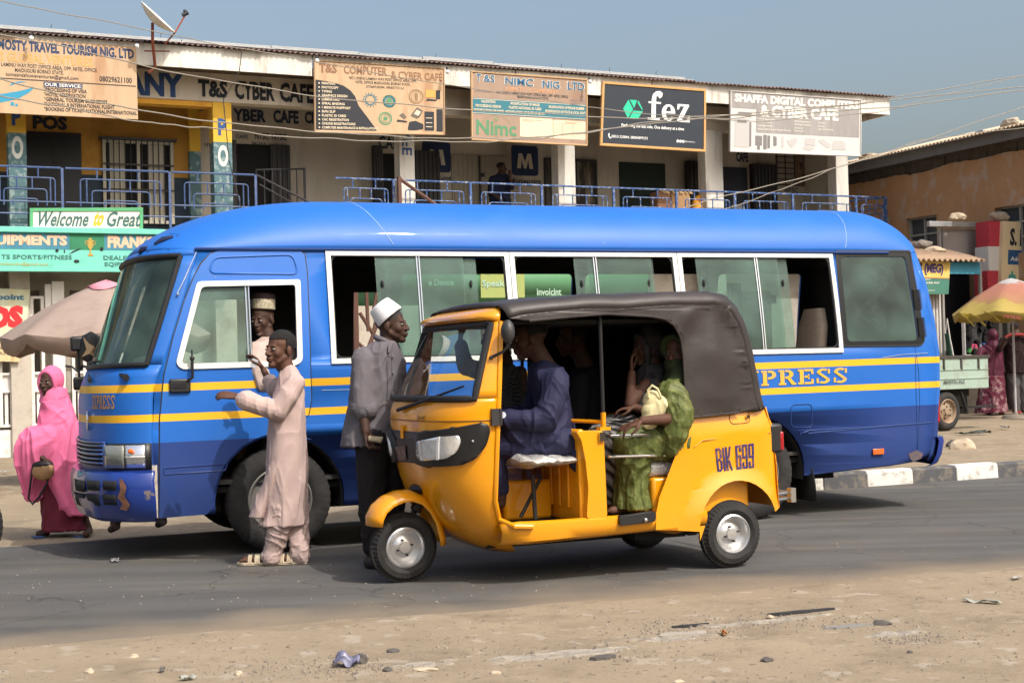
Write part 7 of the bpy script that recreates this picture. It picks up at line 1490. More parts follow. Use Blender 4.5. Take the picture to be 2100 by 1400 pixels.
def hand(mb, w, d, n, s=1.0, curl=.6, side=1, thumb=.5):
    w, d = Vector(w), Vector(d).normalized(); n = Vector(n); n = (n - d * n.dot(d)).normalized(); x = d.cross(n) * side
    for ox, ln, c_ in ((.030, .074, .9), (.010, .083, 1.0), (-.011, .077, 1.08), (-.030, .060, 1.15)):
        k = w + (d * .088 + x * ox) * s; cap(mb, w + x * ox * .45 * s + d * .01 * s, k, .0135 * s, .0105 * s, 10); a = 0; p = k
        for fr_, bend, r0, r1 in ((.46, .55, .0095, .0085), (.30, .9, .0085, .0078), (.24, .6, .0078, .0066)):
            a += curl * bend * c_; q = p + (d * cos(a) + n * sin(a)) * ln * fr_ * s; cap(mb, p, q, r0 * s, r1 * s, 10); p = q
    a0 = w + (x * .018 + d * .022) * s; a1 = w + (x * .048 + d * .055 + n * .016 * (1 + thumb)) * s; a2 = a1 + (d * .026 + x * .006 * (1 - 2 * thumb) + n * .012 * thumb * 2) * s; a3 = a2 + (d * .022 - x * .008 * thumb + n * .008) * s
    cap(mb, a0, a1, .0135 * s, .011 * s, 10); cap(mb, a1, a2, .0105 * s, .0095 * s, 10); cap(mb, a2, a3, .0095 * s, .0078 * s, 10)
def loft(mb, rings, n=44, steps=5):
    K = len(rings[0]); R_ = []
    for j in range((len(rings) - 1) * steps + 1):
        t = j / steps; R_.append([ctable([(i, r[k]) for i, r in enumerate(rings)], t) for k in range(K)])
    P_ = []
    for x, y, z, rx, ry, yaw, fold, k, ph in R_:
        row = []
        for i in range(n):
            a = 2 * pi * i / n; f = 1 + fold * sin(k * a + ph + z * 2); ex, ey = rx * f * cos(a), ry * f * sin(a); row.append((x + ex * cos(yaw) - ey * sin(yaw), y + ex * sin(yaw) + ey * cos(yaw), z))
        P_.append(row)
    mb.grid(P_, close_v=True); b = len(mb.v) - len(P_) * n; mb.f += [tuple(b + i for i in range(n)), tuple(b + (len(P_) - 1) * n + i for i in reversed(range(n)))]; mb.mi += [0, 0]
class Fig:
    def __init__(s, label, root, D, cat='person', name='person', group=None):
        s.R = Vector(root); s.D = D; s.o = empty(name, label, cat, s.R, 0, group); s.b = MB()
    def J(s, px, py, dD=0.0): return W(px, py, s.D + dD) - s.R
    def ring(s, py, x0, x1, ry, dD=0.0, yaw=0, fold=0, k=7, ph=0):
        a, b = s.J(x0, py, dD), s.J(x1, py, dD); c = (a + b) / 2; return (c.x, c.y, c.z, (b.x - a.x) / 2, ry, yaw, fold, k, ph)
    def limb(s, pts, rs, mb=None):
        mb = mb or s.b; P_ = [s.J(*p) if len(p) in (2, 3) and not isinstance(p, Vector) else p for p in pts]
        for i in range(len(P_) - 1): cap(mb, P_[i], P_[i + 1], rs[i], rs[i + 1])
        return P_
def skin(name, c): return mat(name, c, .66, var=.14, vs=18, bump=.15, bs=120, spec=.32)
sk1 = skin('dark_skin', sr(70, 48, 39)); sk2 = skin('deep_brown_skin', sr(66, 45, 36)); sk3 = skin('brown_skin', sr(84, 56, 43)); hairm = mat('short_black_hair', sr(16, 14, 13), .9, bump=.8, bs=220)
def weave(name, c, var=.06, rough=.85, bs=240, **k):
    new = name not in _M; m = mat(name, c, rough, var=var, vs=5, bump=.25, bs=bs, spec=.2, dist=.003, **k)
    if new:                                   # small creases in the cloth
        n, L, p = nodes_of(m); tc = n.nodes['Texture Coordinate']; mp = n.nodes.new('ShaderNodeMapping'); mp.inputs['Scale'].default_value = (1, 1, .5); mp.inputs['Rotation'].default_value = (.3, .2, 0); L(tc.outputs['Object'], mp.inputs[0])
        nz = n.nodes.new('ShaderNodeTexNoise'); nz.noise_type = 'RIDGED_MULTIFRACTAL'; nz.inputs['Scale'].default_value = 9; nz.inputs['Detail'].default_value = 3; nz.inputs['Distortion'].default_value = .6; L(mp.outputs[0], nz.inputs['Vector'])
        b = n.nodes.new('ShaderNodeBump'); b.inputs['Strength'].default_value = .55; b.inputs['Distance'].default_value = .006; L(nz.outputs[0], b.inputs['Height'])
        old = p.inputs['Normal'].links[0].from_node; L(b.outputs[0], old.inputs['Normal'])
    return m
def haircap(f, c, M, s=1.0, m=None, extra=.006, cut=-.005):
    mb = MB(); c = Vector(c); ell(mb, c + M @ (Vector((0, -.02, .036)) * s), Vector((.073 + extra, .094 + extra, .083 + extra)) * s, M, 20)
    keep = []
    o = MB(); idx = {}
    for fc in mb.f:
        ok = all((lambda q: q.z > cut * s + .045 * s * (q.y > .03 * s) + (q.y > 0) * .3 * q.y)(M.inverted() @ (Vector(mb.v[i]) - c)) for i in fc)
        if ok:
            t = []
            for i in fc:
                if i not in idx: idx[i] = len(o.v); o.v.append(mb.v[i])
                t.append(idx[i])
            o.f.append(tuple(t)); o.mi.append(0)
    return o.build('hair', m or hairm, f.o, 60)
# ---------------------------------------------------------------- boy in the long pale pink robe
f = Fig('boy in a long pale pink robe and sandals reaching towards the driver window', GND(570, 1153), 9.45)
hc = f.J(574, 716); hm = headM(-40, 2); head(f.b, hc, hm, 1.07)
f.limb([(582, 738), (592, 768, .0)], [.05, .052]); ell(f.b, f.J(592, 808), (.06, .06, .07)); f.limb([(592, 800), (588, 900), (584, 1000)], [.06, .07, .08])
for leg in ([(576, 1000, -.05), (567, 1075, -.05), (556, 1138, -.03)], [(600, 1000, .06), (610, 1075, .04), (616, 1135, .0)]): f.limb(leg, [.075, .055, .036])
for hx, tx, ty in ((561, 503, 1150), (626, 578, 1147)):
    a, b = f.J(hx, 1146), f.J(tx, ty); a.z, b.z = .048, .036; cap(f.b, a, b, .034, .024); ell(f.b, a.lerp(b, .6), (.05, .036, .026)); k = (b - a).normalized(); sd_ = Vector((-k.y, k.x, 0))
    for i in range(5): cap(f.b, b + sd_ * (.028 - .013 * i) * .9 + k * -.01, b + sd_ * (.03 - .013 * i) + k * (.03 - .004 * i), .0105 - .001 * i, .009, 8)
P1 = f.limb([(602, 800, -.08), (566, 842, -.13), (490, 813, -.15)], [.034, .030, .021])
hand(f.b, P1[-1], (-1, -.05, .16), (0.1, .6, -.8), .98, .42, -1, .3)
P2 = f.limb([(580, 800, .08), (562, 802, .22), (540, 757, .26)], [.034, .03, .021]); hand(f.b, P2[-1], (-.55, .0, .8), (-.7, -.3, -.5), .95, .6, 1)
blob(f.b, 'body', sk3, f.o, .0052, 4); eyes(f.o, hc, hm, 1.07); haircap(f, hc, hm, 1.07)
mb = MB(); c = hc + hm @ Vector((0, .099, -.067)); mb.sphere(c, (.017, .004, .005), 10, hm); mb.build('teeth', mat('teeth', sr(200, 196, 184), .3), f.o, 60)
pinkf = weave('pale_pink_cotton', sr(178, 156, 150), .04, dirt=sr(156, 134, 128), ds=3, da=.3)
g = MB(); yb = radians(28)
loft(g, [f.ring(750, 577, 605, .060, 0, yb), f.ring(762, 572, 612, .085, 0, yb), f.ring(780, 566, 621, .10, 0, yb), f.ring(810, 560, 625, .11, 0, yb), f.ring(860, 553, 627, .11, 0, yb, .02, 5), f.ring(920, 548, 629, .12, 0, yb, .02, 5), f.ring(990, 544, 630, .13, 0, yb, .03, 6), f.ring(1050, 540, 626, .14, 0, yb, .04, 7), f.ring(1076, 531, 622, .145, 0, yb, .05, 7)])
loft(g, [f.ring(925, 556, 580, .05, -.06, yb), f.ring(970, 545, 566, .06, -.07, yb), f.ring(1020, 526, 548, .07, -.05, yb), f.ring(1061, 509, 538, .08, -.04, yb)], 20)
f.limb([(604, 786, -.08), (590, 812, -.12), (568, 842, -.14), (532, 832, -.15), (505, 821, -.15)], [.066, .068, .066, .066, .074], g); f.limb([(580, 786, .08), (562, 800, .2), (551, 780, .24)], [.066, .055, .05], g)
rb_ = blob(g, 'robe', pinkf, f.o, .0062, 3, wr(6, .010, (1, 1, .30), 3))
g = MB(); f.limb([(579, 1040, -.05), (572, 1085, -.05), (560, 1128, -.03), (557, 1141, -.03)], [.095, .078, .066, .070], g); f.limb([(604, 1040, .06), (610, 1085, .04), (615, 1124, .0), (616, 1138, .0)], [.095, .078, .062, .066], g)
blob(g, 'trousers', pinkf, f.o, .007, 3, wr(11, .008, (1, 1, 1.2), 8))
snd = mat('cream_sandal', sr(182, 166, 140), .7, var=.2, vs=14, dirt=sr(150, 170, 150), ds=12, da=.4)
for hx, tx, ty in ((563, 499, 1150), (629, 574, 1147)):
    a, b = f.J(hx, 1146), f.J(tx, ty); a.z = b.z = 0; k = (b - a).normalized(); sd_ = Vector((-k.y, k.x, 0)); L_ = (b - a).length; pr = [(-.01, 0), (.0, .033), (.06, .034), (.14, .044), (.2, .043), (L_ + .03, .02), (L_ + .045, 0)]
    ou = [a + k * x + sd_ * y for x, y in pr] + [a + k * x - sd_ * y for x, y in reversed(pr[1:-1])]; m_ = MB(); n_ = len(ou)
    m_.add([p_ + Vector((0, 0, z)) for z in (.002, .022) for p_ in ou], [tuple(range(n_)), tuple(range(2 * n_ - 1, n_ - 1, -1))] + [(i, (i + 1) % n_, n_ + (i + 1) % n_, n_ + i) for i in range(n_)])
    s_ = m_.build('sandal', snd, f.o, bevel=.004); m_ = MB()
    for x in (.095, .108, .121, .152, .165): m_.tube([a + k * x + sd_ * .040 * cos(t) + Vector((0, 0, .016 + .052 * sin(t) * (1.2 - 1.6 * x))) for t in [pi * i / 10 for i in range(11)]], .0075, 6)
    m_.build('strap', snd, s_)
f0_ = f
pp = empty('folded_note', 'small white folded paper in the raised hand of the boy', 'paper', W(521, 745, 9.66)); mb = MB(); mb.box(-.02, .02, -.004, .004, -.028, .03, Matrix.Rotation(.4, 4, 'Y')); mb.build('sheet', mat('paper_white', (0, 0, 0)), pp)
# ---------------------------------------------------------------- man in the grey shirt and white cap
f = Fig('man in a grey shirt and white cap standing between the minibus and the rickshaw', GND(785, 1163), 9.2)
hc = f.J(804, 666); hm = headM(76, 2); head(f.b, hc, hm, 1.02)
f.limb([(797, 690), (790, 715)], [.056, .06]); f.limb([(782, 765), (775, 850), (780, 920)], [.085, .09, .10]); f.limb([(755, 758, -.05), (805, 758, .08)], [.05, .05])
for leg in ([(765, 930, -.05), (764, 1040, -.05), (766, 1140, -.05)], [(800, 930, .08), (806, 1040, .08), (800, 1138, .08)]): f.limb(leg, [.09, .065, .045])
for x, dy in ((766, -.05), (800, .08)):
    a = f.J(x, 1140, dy); a.z = .045; cap(f.b, a, a + Vector((.15, -.1, -.015)), .04, .032)
P1 = f.limb([(745, 755, -.10), (744, 836, -.13), (750, 885, -.18)], [.045, .038, .028]); f.limb([(808, 760, .10), (822, 840, .16), (818, 900, .0)], [.05, .04, .028])
hand(f.b, P1[-1], (.28, -.1, -1), (.8, -.5, .3), 1.0, .95, -1, .8)
blob(f.b, 'body', sk2, f.o, .0058, 3); eyes(f.o, hc, hm); haircap(f, hc, hm, 1.0, mat('greying_hair', sr(40, 38, 38), .9), .003, -.03)
shirt = weave('faded_grey_shirt', sr(98, 94, 99), .07, dirt=sr(118, 112, 114), ds=3, da=.5)
g = MB(); ya = radians(20)
loft(g, [f.ring(700, 768, 810, .075, 0, ya), f.ring(711, 748, 817, .10, 0, ya), f.ring(726, 730, 822, .12, 0, ya), f.ring(745, 720, 825, .13, 0, ya), f.ring(800, 717, 827, .14, 0, ya, .015, 5), f.ring(850, 712, 828, .14, 0, ya, .025, 6), f.ring(895, 704, 826, .145, 0, ya, .035, 7), f.ring(913, 700, 827, .15, 0, ya, .04, 7)])
f.limb([(746, 740, -.08), (742, 800, -.12), (746, 838, -.13)], [.085, .078, .076], g); f.limb([(808, 745, .1), (820, 830, .14)], [.08, .075], g)
sh_ = blob(g, 'shirt', shirt, f.o, .0068, 3, wr(6, .011, (1, 1, .45), 12))
g = MB(); f.limb([(738, 834, -.14), (754, 840, -.14)], [.066, .066], g); blob(g, 'rolled_cuff', shirt, f.o, .006, 2, wr(14, .005))
g = MB()
for i in range(2): pass
cN = f.J(790, 702); g.tube([cN + Vector((.066 * cos(t) + .004, .068 * sin(t), .010 - .028 * cos(t) - (.03 if abs(t + .9) < .25 else 0))) for t in [radians(-52 - 22 * k) for k in range(15)]], [.012] + [.017] * 13 + [.012], 8); g.tube([cN + Vector((.045, -.06, -.01)), cN + Vector((.035, -.095, -.04)), cN + Vector((.03, -.112, -.07))], [.016, .016, .005], 8); g.build('collar', shirt, f.o, 60)
for i in range(6):
    p_ = f.J(802 + i * .8, 735 + i * 32, -.0); g = MB(); g.cyl(p_ + Vector((.02, -.150, 0)), p_ + Vector((.02, -.158, 0)), .0055, n=8); g.build('button', dark, f.o)
g = MB(); g.tube([f.J(803, 722, -.135), f.J(804, 760, -.15), f.J(806, 850, -.16), f.J(807, 908, -.165)], .004, 6); g.build('placket', shirt, f.o)
g = MB(); f.limb([(768, 900, -.04), (762, 1000, -.05), (766, 1120, -.05)], [.125, .095, .075], g); f.limb([(800, 900, .06), (806, 1000, .08), (802, 1120, .08)], [.125, .095, .075], g)
blob(g, 'trousers', weave('dark_trousers', sr(34, 31, 32), .1), f.o, .0085, 3, wr(7, .008, (1, 1, .6), 2))
g = MB()
for x, dy in ((766, -.05), (800, .08)): a = f.J(x, 1140, dy); a.z = .04; cap(g, a + Vector((-.02, 0, 0)), a + Vector((.17, -.11, -.005)), .048, .036)
blob(g, 'shoes', mat('worn_shoe', sr(40, 34, 30), .6), f.o, .008, 2)
def capshape(f, base, axis, r0, r1, h, m, name='cap', flat=.012, asp=1.0):
    g = MB(); prof = [(r0 * .97, 0), (r0, .004), (r0 * 1.0, h * .1), (lerp(r0, r1, .55), h * .55), (r1, h * .93), (r1 * .94, h), (r1 * .5, h + flat * .5), (.001, h + flat * .3)]; g.lathe(prof, base, axis, 30); g.lathe([(r0 * .97, 0), (r0 * .93, .02), (r1 * .9, h * .9)], base, axis, 30)
    for i, v in enumerate(g.v): g.v[i] = tuple(Vector(v) + (Vector(v) - base).normalized() * noise.noise(Vector(v) * 14) * .004)
    return g.build(name, m, f.o, 50)
bc, tcn = f.J(797, 648), f.J(776, 624); capshape(f, bc - (tcn - bc).normalized() * .014, (tcn - bc), .098, .077, .112, weave('white_cap_cloth', sr(214, 214, 218), .02))
nb_ = empty('banknote_roll', 'small roll of banknotes in the fist of the man in the grey shirt', 'banknotes', W(768, 900, 8.98)); mb = MB()
for i in range(3): mb.tube([(-.035, 0, -.004 * i + .01 * i), (.045 + .004 * i, -.01, -.012 + .008 * i)], .014 - .002 * i, 10)
mb.build('notes', mat('banknote_tan', sr(150, 138, 112), .8, var=.3, vs=40), nb_)
# ---------------------------------------------------------------- bus driver
Dd = 10.22
f = Fig('driver in a patterned cream and dark cap at the open minibus window', W(548, 900, Dd), Dd)
hc = f.J(538, 655); hm = headM(-22, -8, 3); head(f.b, hc, hm, 1.0); f.limb([(545, 680), (556, 708)], [.055, .06]); f.limb([(562, 745), (566, 820)], [.10, .10]); f.limb([(535, 742, -.1), (595, 738, .12)], [.05, .05])
P1 = f.limb([(522, 735, -.14), (536, 780, -.2), (560, 800, -.1)], [.05, .04, .028]); hand(f.b, P1[-1], (1, .2, 0), (0, 0, -1), .95, .6, 1); f.limb([(560, 830, .0), (500, 850, -.1), (490, 930, -.05)], [.09, .07, .05]); f.limb([(560, 830, .2), (500, 850, .2), (490, 930, .2)], [.09, .07, .05])
blob(f.b, 'body', sk2, f.o, .0062, 2); eyes(f.o, hc, hm); mb = MB(); mb.sphere(hc + hm @ Vector((0, .074, -.098)), (.02, .012, .012), 10, hm); mb.build('beard', mat('grey_beard', sr(120, 114, 108), .9), f.o, 60)
g = MB(); loft(g, [f.ring(690, 538, 568, .07), f.ring(700, 522, 590, .10), f.ring(716, 513, 603, .13), f.ring(760, 512, 606, .15, 0, 0, .02, 5), f.ring(840, 512, 610, .17, 0, 0, .02, 5)]); f.limb([(530, 722, -.12), (526, 755, -.18), (540, 785, -.19)], [.085, .08, .075], g)
blob(g, 'robe', weave('beige_pink_cotton', sr(176, 158, 150), .04), f.o, .0075, 3, wr(6, .008, (1, 1, .5), 21))
bc, tcn = f.J(540, 634), f.J(541, 604); kc = mat('knitted_cap', sr(190, 184, 164), .9, bump=.8, bs=160)
n, L, p = nodes_of(kc); tc = n.nodes['Texture Coordinate']; wv = n.nodes.new('ShaderNodeTexWave'); wv.bands_direction = 'Z'; wv.inputs['Scale'].default_value = 26; wv.inputs['Distortion'].default_value = 6; wv.inputs['Detail Scale'].default_value = 6; L(tc.outputs['Object'], wv.inputs['Vector']); L(mixc(n, L, wv.outputs[0], sr(206, 200, 184), sr(140, 124, 84)), p.inputs['Base Color'])
capshape(f, bc, (tcn - bc), .086, .084, .075, kc); capshape(f, bc + (tcn - bc).normalized() * .073, (tcn - bc), .086, .08, .038, mat('dark_cap_top', sr(44, 30, 32), .85), 'cap_crown', .02)
# ---------------------------------------------------------------- woman in pink
f = Fig('woman wrapped in a bright pink veil walking in front of the minibus', GND(110, 1099, -.12), 12.6)
hc = f.J(101, 783); hm = headM(-14, -2); head(f.b, hc, hm, 1.06); f.limb([(106, 805), (112, 830)], [.05, .06]); f.limb([(114, 860), (118, 940), (124, 1000)], [.07, .08, .1]); f.limb([(100, 850), (134, 852)], [.045, .045])
P1 = f.limb([(98, 855, -.05), (72, 905, -.1), (86, 938, -.25)], [.045, .04, .028]); hand(f.b, P1[-1], (.8, -.2, -.4), (0, 0, -1), .9, 1.0, 1); f.limb([(136, 856, .05), (146, 910, .05), (142, 960, 0)], [.045, .04, .03])
for x0, x1, tx in ((105, 95, 80), (145, 182, 200)):
    f.limb([(118, 990), ((x0 + x1) / 2, 1050), (x1, 1087)], [.09, .06, .036]); a = f.J(x1, 1087); a.z = .04; b = f.J(tx, 1096) if x1 < 100 else a + Vector((.02, -.15, -.01)); b.z = .028; cap(f.b, a, b, .036, .03)
blob(f.b, 'body', sk2, f.o, .006, 3); eyes(f.o, hc, hm, 1.06)
pk = weave('bright_pink_cloth', sr(214, 108, 146), .04)
g = MB(); ell(g, hc + hm @ Vector((0, -.045, .02)), (.105, .112, .13), hm.to_3x3()); R8 = [hc + hm @ Vector((.076 * cos(t), .038 + .016 * sin(t), .105 * sin(t) - .012)) for t in [2 * pi * i / 24 for i in range(24)]]; g.tube(R8, .022, 8, closed=True)
loft(g, [f.ring(796, 86, 136, .11, .04), f.ring(816, 84, 140, .13, .03), f.ring(840, 80, 151, .15, .03, 0, .02, 5), f.ring(880, 76, 163, .19, 0, 0, .03, 6), f.ring(930, 80, 170, .21, 0, 0, .04, 6), f.ring(985, 92, 172, .22, 0, 0, .05, 7), f.ring(1030, 118, 182, .21, 0, 0, .06, 7), f.ring(1052, 140, 190, .20, 0, 0, .06, 7)])
ell(g, f.J(104, 822, .02), (.10, .10, .09))
loft(g, [f.ring(872, 70, 118, .10, -.12), f.ring(888, 46, 120, .15, -.14, 0, .03, 4), f.ring(915, 33, 122, .18, -.14, 0, .04, 5), f.ring(950, 32, 112, .17, -.12, 0, .05, 5, 1), f.ring(990, 42, 98, .13, -.1, 0, .06, 5, 2), f.ring(1024, 60, 82, .08, -.08, 0, .05, 5)], 36)
blob(g, 'veil', pk, f.o, .0085, 3, lambda p_: wr(4.2, .022, (1, 1, .32), 5)(p_) if (p_ - hc).length > .2 else wr(9, .003)(p_))
g = MB(); loft(g, [f.ring(960, 86, 150, .16, 0), f.ring(1020, 86, 165, .18, 0, 0, .03, 6), f.ring(1070, 86, 180, .19, 0, 0, .05, 7), f.ring(1086, 84, 186, .19, 0, 0, .05, 7)]); blob(g, 'skirt', weave('maroon_cloth', sr(104, 40, 54), .08), f.o, .009, 3, wr(6, .01, (1, 1, .3), 9))
g = MB()
for x1, tx, d_ in ((95, 78, 0), (182, 196, 1)): a = f.J(x1, 1093); a.z = .0; g.box(-.05, .10, -.045, .045, .002, .014, Matrix.Translation(a + Vector((-.06, -.05, 0))) @ Matrix.Rotation(radians(-60 - 20 * d_), 4, 'Z'))
g.build('slippers', mat('blue_slipper', sr(50, 76, 120), .6), f.o)
hb = empty('handbag', 'tan and black handbag with a long strap carried by the woman in pink', 'handbag', W(88, 985, 12.3)); g = MB(); ell(g, (0, 0, .08), (.10, .045, .085)); blob(g, 'bag', mat('tan_leather', sr(150, 116, 80), .6, var=.1, dirt=sr(120, 90, 60), ds=6, da=.5), hb, .007, 2, wr(8, .006)); g = MB(); ell(g, (0, .0, .135), (.085, .04, .04)); blob(g, 'flap', mat('black_leather', sr(24, 22, 24), .5), hb, .007, 2)
g = MB(); g.tube([(-.08, 0, .15), (-.10, 0, .03), (-.125, -.01, -.15), (-.09, -.01, -.2), (-.03, -.01, -.14), (.04, -.01, -.02), (.07, 0, .12)], .010, 6); g.build('strap', mat('black_leather', (0, 0, 0)), hb)
# ---------------------------------------------------------------- rickshaw driver
Dr = 8.62
f = Fig('rickshaw driver in a navy tunic with a steel watch, seen in profile', W(1100, 1060, Dr), Dr)
hc = f.J(1084, 692); hm = headM(-84, -10); head(f.b, hc, hm, 1.07); f.limb([(1100, 715), (1118, 750)], [.055, .062]); f.limb([(1124, 800), (1136, 900)], [.09, .10]); f.limb([(1112, 785, .15), (1136, 785, -.12)], [.05, .05])
P1 = f.limb([(1143, 782, -.2), (1122, 862, -.24), (1040, 858, -.22)], [.05, .04, .027]); hand(f.b, P1[-1] + Vector((-.02, 0, 0)), (-1, .25, -.05), (0, .6, -.6), .95, 1.1, -1)
f.limb([(1110, 780, .2), (1085, 850, .25), (1025, 848, .2)], [.05, .04, .027]); 
for dy in (-.12, .14): f.limb([(1150, 905, dy), (1012, 915, dy), (1024, 1018, dy + .05)], [.09, .07, .045]); a = f.J(1026, 1030, dy + .05); cap(f.b, a, a + Vector((-.16, -.02, -.02)), .036, .03)
blob(f.b, 'body', sk2, f.o, .0062, 2); eyes(f.o, hc, hm); haircap(f, hc, hm, 1.07)
nvy = weave('navy_cotton', sr(38, 40, 66), .06, .7, dirt=sr(54, 56, 84), ds=3, da=.4)
g = MB(); loft(g, [f.ring(738, 1096, 1132, .09, .02), f.ring(750, 1086, 1146, .15, .02), f.ring(775, 1083, 1158, .20, 0), f.ring(830, 1094, 1166, .20, 0, 0, .02, 5), f.ring(880, 1096, 1176, .19, 0, 0, .03, 6), f.ring(915, 1088, 1180, .17, 0, 0, .03, 6)])
f.limb([(1140, 782, -.17), (1133, 825, -.22), (1120, 860, -.24), (1085, 862, -.24), (1046, 858, -.23)], [.085, .078, .074, .064, .060], g); f.limb([(1110, 780, .18), (1085, 850, .24), (1040, 850, .2)], [.08, .07, .055], g)
f.limb([(1172, 905, -.12), (1182, 940, -.16), (1188, 965, -.18)], [.07, .05, .035], g); f.limb([(1120, 895, -.16), (1060, 892, -.16)], [.09, .085], g)
blob(g, 'tunic', nvy, f.o, .0065, 3, wr(6, .012, (1, 1, .6), 31))
g = MB(); 
for dy in (-.13, .14): f.limb([(1155, 908, dy), (1012, 914, dy), (1016, 960, dy + .03), (1024, 1004, dy + .05)], [.105, .088, .07, .055], g)
blob(g, 'trousers', nvy, f.o, .008, 3, wr(7, .008, (1, 1, .6), 4))
g = MB(); c_ = f.J(1031, 857, -.235); g.lathe([(.032, -.012), (.034, 0), (.032, .012)], c_, (1, -.1, .05), 20); g.cyl(c_ + Vector((0, -.030, .016)), c_ + Vector((0, -.042, .02)), .02, n=18); g.build('wristwatch', chrome, f.o)
# ---------------------------------------------------------------- front passenger, check sleeve
Dp = 9.12
f = Fig('passenger in a black and white checked shirt, arm raised behind the rickshaw windscreen', W(1040, 1060, Dp), Dp)
hc = f.J(1018, 692); hm = headM(-60, 0); head(f.b, hc, hm, 1.0); f.limb([(1026, 715), (1034, 745)], [.055, .06]); f.limb([(1042, 790), (1050, 900)], [.09, .10]); f.limb([(1022, 775, -.1), (1060, 775, .12)], [.05, .05])
P1 = f.limb([(1010, 765, -.12), (954, 752, -.14), (944, 702, -.1)], [.05, .038, .026]); hand(f.b, P1[-1], (.05, 0, 1), (.8, .2, 0), 1.0, .8, 1); f.limb([(1066, 765, .1), (1070, 840, .1), (1040, 880, 0)], [.05, .04, .03]); f.limb([(1050, 900, -.1), (960, 905, -.1), (975, 1010, -.1)], [.1, .07, .05]); f.limb([(1050, 900, .1), (960, 905, .1), (975, 1010, .1)], [.1, .07, .05])
blob(f.b, 'body', sk2, f.o, .0068, 2); haircap(f, hc, hm)
chk = weave('black_white_check', sr(40, 40, 42), 0); n, L, p = nodes_of(chk); tc = n.nodes['Texture Coordinate']; ck_ = n.nodes.new('ShaderNodeTexChecker'); ck_.inputs['Scale'].default_value = 95; L(tc.outputs['Object'], ck_.inputs['Vector']); L(mixc(n, L, ck_.outputs['Fac'], sr(24, 24, 26), sr(84, 83, 82)), p.inputs['Base Color'])
g = MB(); loft(g, [f.ring(746, 1018, 1048, .08), f.ring(758, 1005, 1062, .14), f.ring(800, 1008, 1074, .17), f.ring(880, 1010, 1080, .18)]); f.limb([(1010, 768, -.12), (956, 752, -.14), (946, 712, -.1)], [.07, .058, .046], g); blob(g, 'shirt', chk, f.o, .0075, 3, wr(7, .006))
# ---------------------------------------------------------------- rear far passenger (silhouette)
Dm = 9.35
f = Fig('dark profile of a passenger in black clothes beyond the rickshaw driver', W(1215, 1050, Dm), Dm)
hc = f.J(1172, 692); hm = headM(-80, -6); head(f.b, hc, hm, 1.0); f.limb([(1186, 715), (1200, 750)], [.055, .062]); f.limb([(1208, 800), (1220, 900)], [.10, .10]); f.limb([(1202, 790, -.12), (1212, 790, .12)], [.05, .05]); f.limb([(1190, 785, -.18), (1180, 850, -.2), (1140, 870, -.15)], [.05, .04, .03]); f.limb([(1220, 905, 0), (1140, 910, 0), (1150, 1010, 0)], [.11, .08, .05])
blob(f.b, 'body', sk2, f.o, .008, 2); haircap(f, hc, hm); g = MB(); loft(g, [f.ring(752, 1184, 1216, .09), f.ring(766, 1172, 1230, .16), f.ring(830, 1176, 1240, .18), f.ring(900, 1176, 1246, .18)]); f.limb([(1190, 785, -.18), (1182, 850, -.2), (1150, 868, -.16)], [.08, .07, .06], g); blob(g, 'shirt', weave('black_cotton', sr(26, 26, 30), .1), f.o, .009, 2, wr(6, .008))
# ---------------------------------------------------------------- woman with grey patterned veil
Dw = 8.98
f = Fig('woman in a dark grey patterned veil in the rickshaw, hand raised to her face', W(1320, 1050, Dw), Dw)
hc = f.J(1327, 712); hm = headM(-72, -6); head(f.b, hc, hm, .95); f.limb([(1338, 735), (1345, 765)], [.05, .055]); f.limb([(1345, 800), (1345, 880)], [.09, .1])
P1 = f.limb([(1325, 790, -.15), (1292, 830, -.2), (1296, 765, -.18)], [.045, .036, .025]); hand(f.b, P1[-1], (-.05, 0, 1), (1, 0, 0), .9, .5, 1); P2 = f.limb([(1345, 790, -.15), (1345, 850, -.2), (1302, 835, -.28)], [.045, .036, .025]); hand(f.b, P2[-1], (-1, 0, -.1), (0, 0, -1), .9, .6, 1)
f.limb([(1345, 890, 0), (1240, 900, 0), (1240, 1010, 0)], [.12, .08, .05]); blob(f.b, 'body', sk3, f.o, .0068, 2)
vm = weave('grey_black_print', sr(60, 58, 60), .6, dirt=sr(22, 22, 24), ds=9, da=1.0)
g = MB(); ell(g, hc + hm @ Vector((0, -.045, .02)), (.095, .105, .118), hm); g.tube([hc + hm @ Vector((.068 * cos(t), .035 + .016 * sin(t), .094 * sin(t) - .01)) for t in [2 * pi * i / 24 for i in range(24)]], .02, 8, closed=True)
loft(g, [f.ring(745, 1318, 1366, .10), f.ring(775, 1298, 1374, .17), f.ring(810, 1284, 1376, .19, -.03), f.ring(840, 1280, 1372, .19, -.05, 0, .04, 6)]); blob(g, 'veil', vm, f.o, .008, 3, wr(6, .009))
g = MB(); loft(g, [f.ring(850, 1250, 1370, .2, 0), f.ring(868, 1215, 1370, .24, -.05), f.ring(900, 1200, 1360, .24, -.05), f.ring(960, 1205, 1300, .2, -.05), f.ring(1030, 1212, 1280, .18, -.05)]); stp = weave('striped_skirt', sr(120, 116, 112), 0)
n, L, p = nodes_of(stp); tc = n.nodes['Texture Coordinate']; wv = n.nodes.new('ShaderNodeTexWave'); wv.inputs['Scale'].default_value = 9; wv.inputs['Distortion'].default_value = 3; wv.bands_direction = 'DIAGONAL'; L(tc.outputs['Object'], wv.inputs['Vector']); L(mixc(n, L, wv.outputs[0], sr(24, 24, 26), sr(150, 148, 144)), p.inputs['Base Color']); blob(g, 'skirt', stp, f.o, .009, 3, wr(6, .009))
